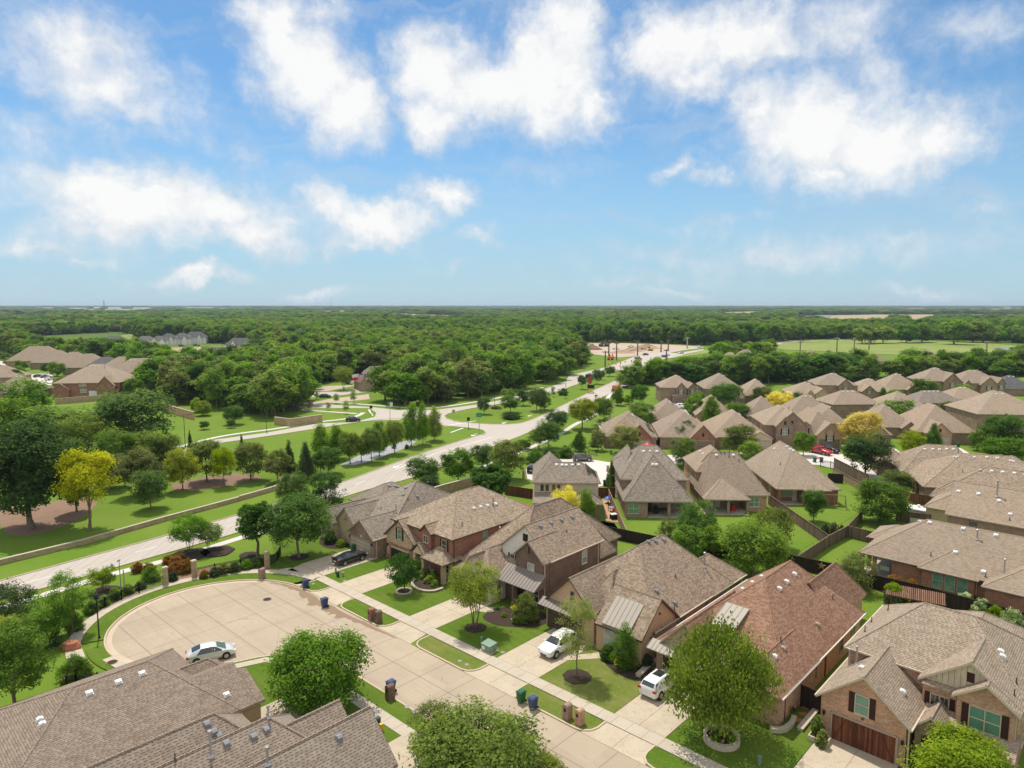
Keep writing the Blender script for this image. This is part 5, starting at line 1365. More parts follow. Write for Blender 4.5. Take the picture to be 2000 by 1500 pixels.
fin('hip_house', 'hip-roofed house with several vents right of the yellow tree', 87.5, 196, 15, 14, 2.9, 8.6, -6, 'roof_warm', 'brick_brown', [(4.5, 6, 1.5, 2.9, 6.0, 'brick_brown', 'V')], vnt=4)
fin('two_storey_house', 'two-storey house at the left end of the wood edge with paired dormer windows', 60, 243, 13.4, 13, 5.6, 9.6, -3, 'roof_warm', 'brick_brown', [(.6, 4.0, .8, 5.5, 7.6, 'brick_brown', 'W', 3), (4.6, 3.6, .8, 5.5, 7.3, 'brick_brown', 'W', 3), (.2, 6, 1.6, 2.9, 3.4, 'brick_brown', 'Gd')], vnt=2)
fin('two_storey_house', 'two-storey hip-roofed house behind the round dark tree at the wood edge', 75.5, 241, 14, 17, 5.4, 10.2, -5, 'roof_warm', 'brick_brown', [(4.6, 4.6, 2.5, 2.9, 5.8, 'stucco_cream', 'GdV')], lw=[(4, 3.4), (9, 3.4)], vnt=2)
fin('hip_house', 'pyramid-roofed single-storey house second from the left along the wood', 88.5, 241, 12.5, 15, 2.9, 8.2, -5, 'roof_warm', 'brick_brown', vnt=2)
fin('stone_front_house', 'low house with tan stone gables left of the yellow tree row', 108, 245, 14, 14, 2.9, 6.9, -8, 'roof_warm', 'stone_tan', [(3.6, 6.2, 2.2, 2.9, 5.4, 'stone_tan', ''), (-.6, 3.4, 2.6, 2.9, 4.8, 'stone_tan', '')], vnt=2)
fin('two_storey_house', 'two-storey brown brick house with one gabled window bay at the wood edge', 121, 252, 15, 14, 5.4, 9.4, -10, 'roof_warm', 'brick_pink', [(2.6, 5.6, 1.2, 5.3, 8.0, 'brick_brown', 'W')], lw=[(4, 3.4)], vnt=2)
fin('hip_house', 'single-storey house with brick front gable between two taller houses', 135.5, 253, 15, 14, 2.9, 7.2, -8, 'roof_warm', 'brick_brown', [(-2.4, 5.6, 1.8, 2.9, 5.4, 'brick_brown', 'WV')], vnt=3)
fin('hip_house', 'broad pyramid-roofed house behind the bushy tree along the wood', 150, 259, 15.5, 15, 2.9, 8.6, -6, 'roof_warm', 'brick_brown', [(3, 5, 1.2, 2.9, 4.8, 'brick_brown', '')], vnt=2)
fin('two_storey_house', 'two-storey dark brick house with tall gable beside the round green tree', 167.5, 264, 15, 14, 5.6, 10.4, -8, 'roof_warm', 'brick_brown', [(3.4, 7, 1.0, 5.5, 9.0, 'brick_brown', 'W')], vnt=2)
fin('two_storey_house', 'two-storey brick house with three front gables near the right edge', 181.5, 262, 17, 14, 5.0, 9.6, -8, 'roof_warm', 'brick_pink', [(2.0, 6.4, 1.8, 4.6, 7.6, 'brick_pink', 'W'), (6.6, 3.6, 1.2, 5.0, 7.4, 'brick_brown', 'W'), (-5.6, 4.6, 1.8, 3.6, 6.4, 'brick_brown', '')], vnt=2)
fin('slate_roof_house', 'house with bluish slate-grey roof at the right edge along the wood', 196, 262, 14, 13, 2.9, 7.6, -5, 'roof_slate', 'brick_brown', [(4.0, 3.0, .8, 2.9, 4.4, 'brick_brown', '')], vnt=2)
fin('cross_hip_house', 'house with two separate hip roofs joined by a valley in the middle rows', 108, 211, 16, 12, 4.2, 8.0, 4, 'roof_warm', 'brick_brown', [], vnt=3)
fin('narrow_brick_house', 'two-storey house with brick side wall left of the big yellow tree', 81.5, 172, 8.5, 17, 5.0, 8.6, -14, 'roof_warm', 'brick_tan', lw=[(3, 3.2), (6, .9)], vnt=2)
fin('stone_garage_house', 'tan stone gable house behind the big yellow tree', 90.5, 168, 9, 15, 2.9, 7.0, -8, 'roof_warm', 'brick_brown', [(-.6, 6.6, 2.0, 3.4, 6.8, 'stone_tan', 'GW')], vnt=2)
fin('hip_house', 'hip-roofed house with four vents behind the small lime bush', 100.5, 178, 12.5, 15, 2.9, 8.0, -12, 'roof_warm', 'brick_brown', [(4.0, 4.2, 1.5, 2.9, 4.8, 'brick_brown', '')], vnt=4)
fin('hip_house', 'large low hip-roofed house right of the wide dark round tree', 121, 203, 17, 17, 2.9, 8.4, 5, 'roof_warm', 'brick_pink', vnt=4)
fin('slate_roof_house', 'grey-roofed long house with pinkish brick side wall in the middle rows', 140, 220, 16.5, 11, 3.4, 6.9, 6, 'roof_grey', 'brick_pink', vnt=4)
fin('brick_gable_house', 'brown brick house with cream garage door on the right behind the vent-lined roof', 110, 170, 14.5, 19, 3.0, 9.0, -9, 'roof_warm', 'brick_brown', [(-2.6, 6.2, 2.6, 3.0, 5.9, 'brick_tan', 'GV')], vnt=5)
fin('hip_house', 'low hip-roofed house tucked behind the wide spreading tree at right', 158, 232, 14, 12, 2.9, 6.6, 0, 'roof_warm', 'brick_brown', vnt=4)
fin('hip_house', 'tall large roof cut by the right edge behind the tall round tree', 139, 186, 20, 18, 5.0, 10.4, -6, 'roof_warm', 'brick_brown', vnt=2)
fin('hip_house', 'house roof between the long brick house and right edge behind the trees', 150, 205, 15, 14, 3.4, 8.6, -6, 'roof_warm', 'brick_brown', vnt=3)
# roofs in and beyond the right-hand trees
for lb, px, py, w, zr, th in (('roof with small front gable among trees below the far field', 1590, 712, 12, 8.5, 0), ('left of two joined roofs among trees below the highway', 1428, 714, 13, 7.5, -10), ('right of two joined roofs among trees below the highway', 1462, 712, 14, 8.6, 0),
         ('small roof beside the gabled roof among trees', 1524, 712, 11, 6.6, 0), ('steep sliver of tan roof among trees under the power line', 1722, 718, 9, 8.0, 30), ('roof top just below the far field at right', 1820, 706, 12, 7.0, 0)):
 p = G(px, py); fin('distant_house', lb, p.x, p.y, w, 11, 3.6, zr, th, 'roof_warm', 'brick_brown', [(2.4, 4.6, .8, 3.4, zr - 1.4, 'brick_brown', 'V')] if 'gable' in lb else [], vnt=0)
# left-hand estate
H = gen('large_brick_house', 'large red brick house with white bay doors behind the left brick wall', -162, 258, 24, 20, 5.6, 12.0, 8, 'roof_warm', 'brick_red', [(7.2, 7, 1.5, 4.4, 8.2, 'brick_red', ''), (-9, 6.5, .8, 3.2, 5.6, 'brick_red', '')], fw=[(-2.2, 4.4), (-.8, 4.4), (-1.8, 1.9), (-.8, 1.9)], vnt=3)
mb = MB(); H.pbox(mb, 'f', .35, .6, 4.4, .1, 2.5, 0, .08); mb.build('french_door', M['white'], H.root)
mb = MB(); mb.box(12.1, -3, 2.6, 20, 4, 2.75); mb.build('patio_roof', M['solar'], H.root)
mb = MB()
for sx in (12.5, 19.6): mb.box(sx, -2.8, 0, sx + .3, -2.5, 2.6)
mb.build('porch_post', M['trim_brown'], H.root)
H.finish()
lefts = [('second large brown roof directly behind the left brick house', -157, 282, 28, 20, 5.6, 12.5), ('long low roof at the right end of the left estate', -139, 284, 17, 10, 5.6, 8.4), ('third brown roof in the left estate row with bright skylight', -176, 304, 24, 18, 5, 11.6),
   ('bluish-brown roof in the middle of the left estate row', -200, 330, 20, 16, 3.6, 9.6), ('fifth brown roof counting away along the left estate row', -217, 344, 20, 16, 3.6, 10.2), ('sixth brown roof counting away along the left estate row', -235, 360, 20, 16, 3.6, 10), ('seventh brown roof counting away along the left estate row', -254, 374, 21, 16, 3.6, 10),
   ('last brown roof of the left estate row at the edge', -272, 386, 28, 18, 3.6, 11.5), ('brown roof at the left edge above a dark tree', -184, 248, 16, 15, 3.2, 9), ('tiny roof corner at the left edge of the estate street', -228, 300, 16, 14, 3.2, 8)]
for lb, x, y, w, d, ze, zr in lefts:
 fin('estate_house', lb, x, y, w, d, ze, zr, 10, 'roof_slate' if 'bluish' in lb else 'roof_warm', 'brick_brown', vnt=2 if y < 300 else 0)
for lb, px, py, w, h2 in (('small white house with dark roof left of the far left row', 100, 679, 11, 8), ('low white cottage showing over trees at far left', 177, 680, 11, 5.5), ('white new house with wide dark roof alone in the field', 220, 677, 17, 9), ('leftmost twin-gabled white new house by the far field', 281, 676, 14, 8.5),
        ('second white new house in the far field row', 309, 676, 13, 8.5), ('third white new house in the far field row', 327, 675, 12, 10.5), ('fourth white new house in the far field row', 353, 674, 13, 10.5), ('tallest white new house at the right end of the far row', 380, 672, 16, 11), ('grey-roofed white house at the far building plots', 467, 690, 17, 11),
        ('low grey roof in front of the far building plots', 416, 699, 20, 7), ('white house half hidden by trees right of the building plots', 490, 690, 14, 8), ('long pale new house behind trees right of the plots', 525, 686, 18, 6.5)):
 p = G(px, py); w *= 1.25
 fin('white_new_house', lb, p.x, p.y, w, 12, h2 * .55, h2, 12, 'roof_slate', 'white', [(-w * .18, 5, 1, h2 * .45, h2 * .85, 'white', 'V'), (w * .22, 5, 1.5, h2 * .4, h2 * .8, 'white', '')], vnt=0)
p = G(742, 762); H = gen('clubhouse', 'grey-roofed club house with flags at the end of the winding side street', p.x, p.y, 17, 12, 3.6, 9.6, 25, 'roof_grey', 'stone_tan', [(-5, 6, 1.5, 3.4, 8.2, 'stone_tan', 'V')], vnt=0); H.finish()
# ---------------------------------------------------------------- trees and shrubs
def np_mesh(name, co_, quads, mats, tone=None, mi=None):
 me = bpy.data.meshes.new(name)
 nv, nf = len(co_), len(quads)
 me.vertices.add(nv); me.vertices.foreach_set('co', np.ascontiguousarray(co_, dtype=np.float32).ravel())
 me.loops.add(nf * 4); me.loops.foreach_set('vertex_index', np.ascontiguousarray(quads, dtype=np.int32).ravel())
 me.polygons.add(nf)
 me.polygons.foreach_set('loop_start', np.arange(0, nf * 4, 4, dtype=np.int32))
 try: me.polygons.foreach_set('loop_total', np.full(nf, 4, dtype=np.int32))
 except Exception: pass
 for m in mats: me.materials.append(m)
 if mi is not None: me.polygons.foreach_set('material_index', np.asarray(mi, dtype=np.int32))
 if tone is not None:
  a = me.attributes.new('tone', 'FLOAT', 'POINT'); a.data.foreach_set('value', np.asarray(tone, dtype=np.float32))
 me.update(calc_edges=True)
 return me
def prof(kind, z):
 if kind in ('cone', 'pine'): return np.clip((1 - z), 0, 1) ** (.46 if kind == 'cone' else .9) * np.clip(z / .10, 0, 1) ** .5
 if kind == 'oval': return np.sqrt(np.clip(1 - (2 * np.clip(z, 0, 1) ** .85 - 1) ** 2, 0, 1)) * (1.08 - .25 * z)
 if kind == 'flat': return np.clip(np.sin(np.pi * np.clip(z, 0, 1) ** .75), 0, 1) ** .55
 if kind == 'dome': return np.sqrt(np.clip(1 - z ** 2.2, 0, 1)) * (.78 + .22 * np.clip(z / .3, 0, 1))
 return np.sqrt(np.clip(1 - (2 * np.clip(z, 0, 1) ** .9 - 1) ** 2, 0, 1)) ** .8
def crown_arrays(kind, r, z0, z1, nclump, nleaf, ls, cr, seed, droop=0.0, gap=0.0):
 g = np.random.default_rng(seed)
 H = z1 - z0
 zz = g.random(nclump * 6); keep = g.random(nclump * 6) < prof(kind, zz) ** 1.3 + .05
 zz = zz[keep][:nclump]; n = len(zz)
 th = g.random(n) * 2 * np.pi
 ph = g.random(6) * 6.28; am = g.random(6)
 lobes = 1 + .17 * am[0] * np.sin(2 * th + ph[0] + 2 * zz) + .15 * am[1] * np.sin(3 * th + ph[1] - 4 * zz) + .13 * np.sin(5 * th + ph[2] + 6 * zz) + .11 * np.sin(4 * th + ph[3] + 11 * zz)
 u = g.random(n) ** .30
 rho = r * prof(kind, zz) * u * lobes - cr * .35
 rho = np.maximum(rho, 0)
 C = np.stack([rho * np.cos(th), rho * np.sin(th), z0 + H * (.06 + .9 * zz) + g.normal(0, .02 * H, n)], 1)
 C[:, :2] += g.normal(0, .06 * r, 2)
 if gap:
  d = g.normal(size=(3, 3)); d /= np.linalg.norm(d, axis=1, keepdims=True)
  cen = np.array([0, 0, (z0 + z1) / 2])
  for q in d:
   hole = cen + q * np.array([r * .8, r * .8, H * .35])
   C = C[np.linalg.norm((C - hole) / np.array([r, r, H * .6]), axis=1) > gap]
  n = len(C)
 if kind not in ('cone', 'pine', 'dome') and n > 40:
  K = 9 + int(n / 26)
  lz = .12 + .8 * g.random(K); la = np.arange(K) * 2.4 + g.random(K) * .9
  lr = r * prof(kind, lz) * (.50 + .22 * g.random(K))
  LC = np.stack([lr * np.cos(la), lr * np.sin(la), z0 + H * (.1 + .8 * lz)], 1)
  SR = np.minimum(r * (.30 + .16 * g.random(K)), H * .34)
  m_ = int(n * .72); w_ = g.choice(K, m_, p=SR ** 2 / (SR ** 2).sum())
  dv = g.normal(size=(m_, 3)); dv[:, 2] = np.abs(dv[:, 2]) * .9 - .35; dv += .35 * (LC[w_] - [0, 0, z0 + .35 * H]) / r
  dv /= np.linalg.norm(dv, axis=1, keepdims=True)
  C[:m_] = LC[w_] + dv * (SR[w_] * (.72 + .3 * g.random(m_)))[:, None] * np.array([1, 1, .85])
  C[:, 2] = np.clip(C[:, 2], z0 * .92, z1 * 1.02)
  lobe_tone = g.normal(0, .12, K); ct = np.zeros(n); ct[:m_] = lobe_tone[w_]
 else: ct = np.zeros(n)
 rr_ = np.linalg.norm(C[:, :2], axis=1); q_ = np.percentile(rr_, 97) + cr * .45
 C[:, :2] *= r / max(q_, 1e-3)
 C[:, 2] = z0 + (C[:, 2] - z0) * (H - cr * .3) / max(np.percentile(C[:, 2], 98) - z0, 1e-3)
 sz = .65 + .7 * g.random(n)
 ci = np.repeat(np.arange(n), nleaf)
 off = g.normal(size=(n * nleaf, 3)); L = np.linalg.norm(off, axis=1, keepdims=True)
 off = off / L * np.minimum(L, 1.9) * np.array([.62, .62, .42]) * cr * sz[ci, None]
 P = C[ci] + off
 if droop: P[:, 2] -= droop * np.linalg.norm(off[:, :2], axis=1) ** 1.3
 out = P - np.array([0, 0, z0 + .35 * H]); out /= np.linalg.norm(out, axis=1, keepdims=True) + 1e-6
 nrm = out * .5 + np.array([0, 0, .7]) + g.normal(0, .42, (len(P), 3)); nrm /= np.linalg.norm(nrm, axis=1, keepdims=True)
 a = np.cross(nrm, g.normal(size=(len(P), 3))); a /= np.linalg.norm(a, axis=1, keepdims=True) + 1e-6
 b = np.cross(nrm, a)
 if droop: a = a * .4 + np.array([0, 0, -.8]); a /= np.linalg.norm(a, axis=1, keepdims=True); b = np.cross(nrm, a); b /= np.linalg.norm(b, axis=1, keepdims=True) + 1e-6
 l = ls * (.7 + .6 * g.random(len(P)))[:, None]; w = l * .62
 bend = nrm * l * .12
 V = np.stack([P - a * l * .55, P + b * w * .5 - bend, P + a * l * .55, P - b * w * .5 - bend], 1).reshape(-1, 3)
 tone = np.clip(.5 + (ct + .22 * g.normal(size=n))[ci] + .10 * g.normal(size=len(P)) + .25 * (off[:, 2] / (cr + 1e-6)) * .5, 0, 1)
 return V, np.repeat(tone, 4), C
def trunk_arrays(h, z0, z1, C, seed, r0, stems=1, lean=.0, limbs=9):
 g = np.random.default_rng(seed); segs = []
 r0 = max(r0, .03)
 sub = C[g.permutation(len(C))[:limbs * stems]]
 for s in range(stems):
  a = 2 * np.pi * s / max(stems, 1) + g.random()
  base = np.array([math.cos(a), math.sin(a), 0]) * (0 if stems == 1 else r0 * 1.6)
  tip = np.array([math.cos(a) * lean, math.sin(a) * lean, z0 + .55 * (z1 - z0)])
  pts = [base, base + (tip - base) * .35 + g.normal(0, .015 * h, 3) * [1, 1, 0], base + (tip - base) * .7 + g.normal(0, .02 * h, 3) * [1, 1, 0], tip]
  rr = [r0, r0 * .75, r0 * .5, r0 * .22]
  if stems == 1: segs.append((base - [0, 0, .1], base + [0, 0, .08 * h], r0 * 1.45, r0))
  for i in range(3): segs.append((pts[i], pts[i + 1], rr[i], rr[i + 1]))
  for c in sub[s::stems]:
   k = g.random() * .6 + .3; q = base + (tip - base) * k
   if c[2] < q[2] + .03 * h: q = base + (tip - base) * max(.25, (c[2] - .08 * h) / max(tip[2], .1) * .8)
   m_ = (q + c) / 2 + np.array([0, 0, .04 * h])
   segs += [(q, m_, r0 * .34, r0 * .2), (m_, c, r0 * .2, r0 * .06)]
 V, F = [], []
 for p, q, a, b in segs:
  p, q = np.array(p, float), np.array(q, float); d = q - p; L = np.linalg.norm(d)
  if L < 1e-4: continue
  d /= L; s = np.cross(d, [0.31, .95, .1]); s /= np.linalg.norm(s); t = np.cross(d, s); k0 = len(V)
  for i in range(6):
   c, sn = math.cos(i * math.pi / 3), math.sin(i * math.pi / 3)
   V.append(p + (s * c + t * sn) * a); V.append(q + (s * c + t * sn) * b)
  for i in range(6):
   j = (i + 1) % 6; F.append((k0 + 2 * i, k0 + 2 * j, k0 + 2 * j + 1, k0 + 2 * i + 1))
 return np.array(V), np.array(F)
KIND = {  # profile, trunk share, clumps, leaves per clump, leaf size, clump radius (share of r), stems, droop, gap, trunk radius (share of h)
 'round': ('round', .22, 300, 36, .25, .17, 1, 0, .0, .022), 'oval': ('oval', .22, 280, 36, .25, .17, 1, 0, .0, .02), 'airy': ('round', .34, 210, 32, .23, .18, 4, 0, .2, .010),
 'sapling': ('oval', .22, 210, 30, .2, .2, 1, 0, 0, .010), 'cone': ('cone', .13, 240, 34, .28, .2, 1, 0, 0, .02), 'pine': ('pine', .05, 240, 34, .25, .19, 1, .35, 0, .02),
 'wisp': ('round', .2, 230, 42, .26, .2, 1, .25, .28, .02), 'oak': ('round', .18, 380, 38, .32, .14, 1, 0, .25, .03), 'shrub': ('dome', .0, 170, 36, .24, .21, 3, 0, 0, .015), 'spread': ('flat', .3, 260, 34, .3, .16, 1, 0, .3, .024)}
PROTO = {}
def tree_meshes(kind, col, h, r, seed, q=1.0, tf=None, bark='bark'):
 p = KIND[kind]; tf = p[1] if tf is None else tf
 z0 = h * tf
 nc, nl, ls, cr = int(p[2] * q * max(.7, min(1.5, (r / 3.2) ** .7))), p[3], p[4] / math.sqrt(q), p[5] * r
 ls = ls * max(.55, min(1.8, (r / 3.2) ** .6))
 V, tone, C = crown_arrays(p[0], r, z0, h, nc, nl, ls, cr, seed, p[7], p[8])
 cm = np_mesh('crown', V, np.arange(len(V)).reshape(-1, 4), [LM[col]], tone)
 TV, TF = trunk_arrays(h, z0, h, C, seed + 1, p[9] * h * 1.0, p[6], .35 * r if p[6] > 1 else 0)
 tm = np_mesh('trunk', TV, TF, [M[bark]])
 return cm, tm
TREES = []
def tree(px, pb, pt, w, kind, col, label, group=None, name=None, uniq=False, tf=None, bark='bark', cat=None, q=1.0, z=None):
 p = G(px, pb); h = max(.5, height_at(p, pt))
 depth = p.y * math.cos(PITCH) + (CAMH - h / 2) * math.sin(PITCH)
 r = w / 2 * depth / FPX
 sh = kind == 'shrub'
 name = name or ('shrub' if sh else {'pine': 'evergreen_tree', 'cone': 'cypress_tree', 'sapling': 'young_tree'}.get(kind, 'tree'))
 seed = int(px * 7 + pb * 13)
 near = p.y < 105
 if near or uniq:
  me = tree_meshes(kind, col, h, r, seed, q * (1.5 if p.y < 75 else 1.1), tf, bark); sc = (1, 1, 1)
 else:
  key = (kind, col, seed % 3)
  if key not in PROTO: PROTO[key] = tree_meshes(kind, col, 8.0 if not sh else 2.0, 4.0 if not sh else 1.4, seed, .85, tf, bark)
  me = PROTO[key]; sc = (r / 4, r / 4, h / 8) if not sh else (r / 1.4, r / 1.4, h / 2)
 e = empty(name, p, (seed % 628) / 100, label, cat or ('shrub' if sh else 'tree'), group)
 e.scale = sc
 if z: e.location.z = z
 link('crown' if not sh else 'foliage', me[0], e); link('trunk' if not sh else 'stem', me[1], e)
 TREES.append(e)
 return e
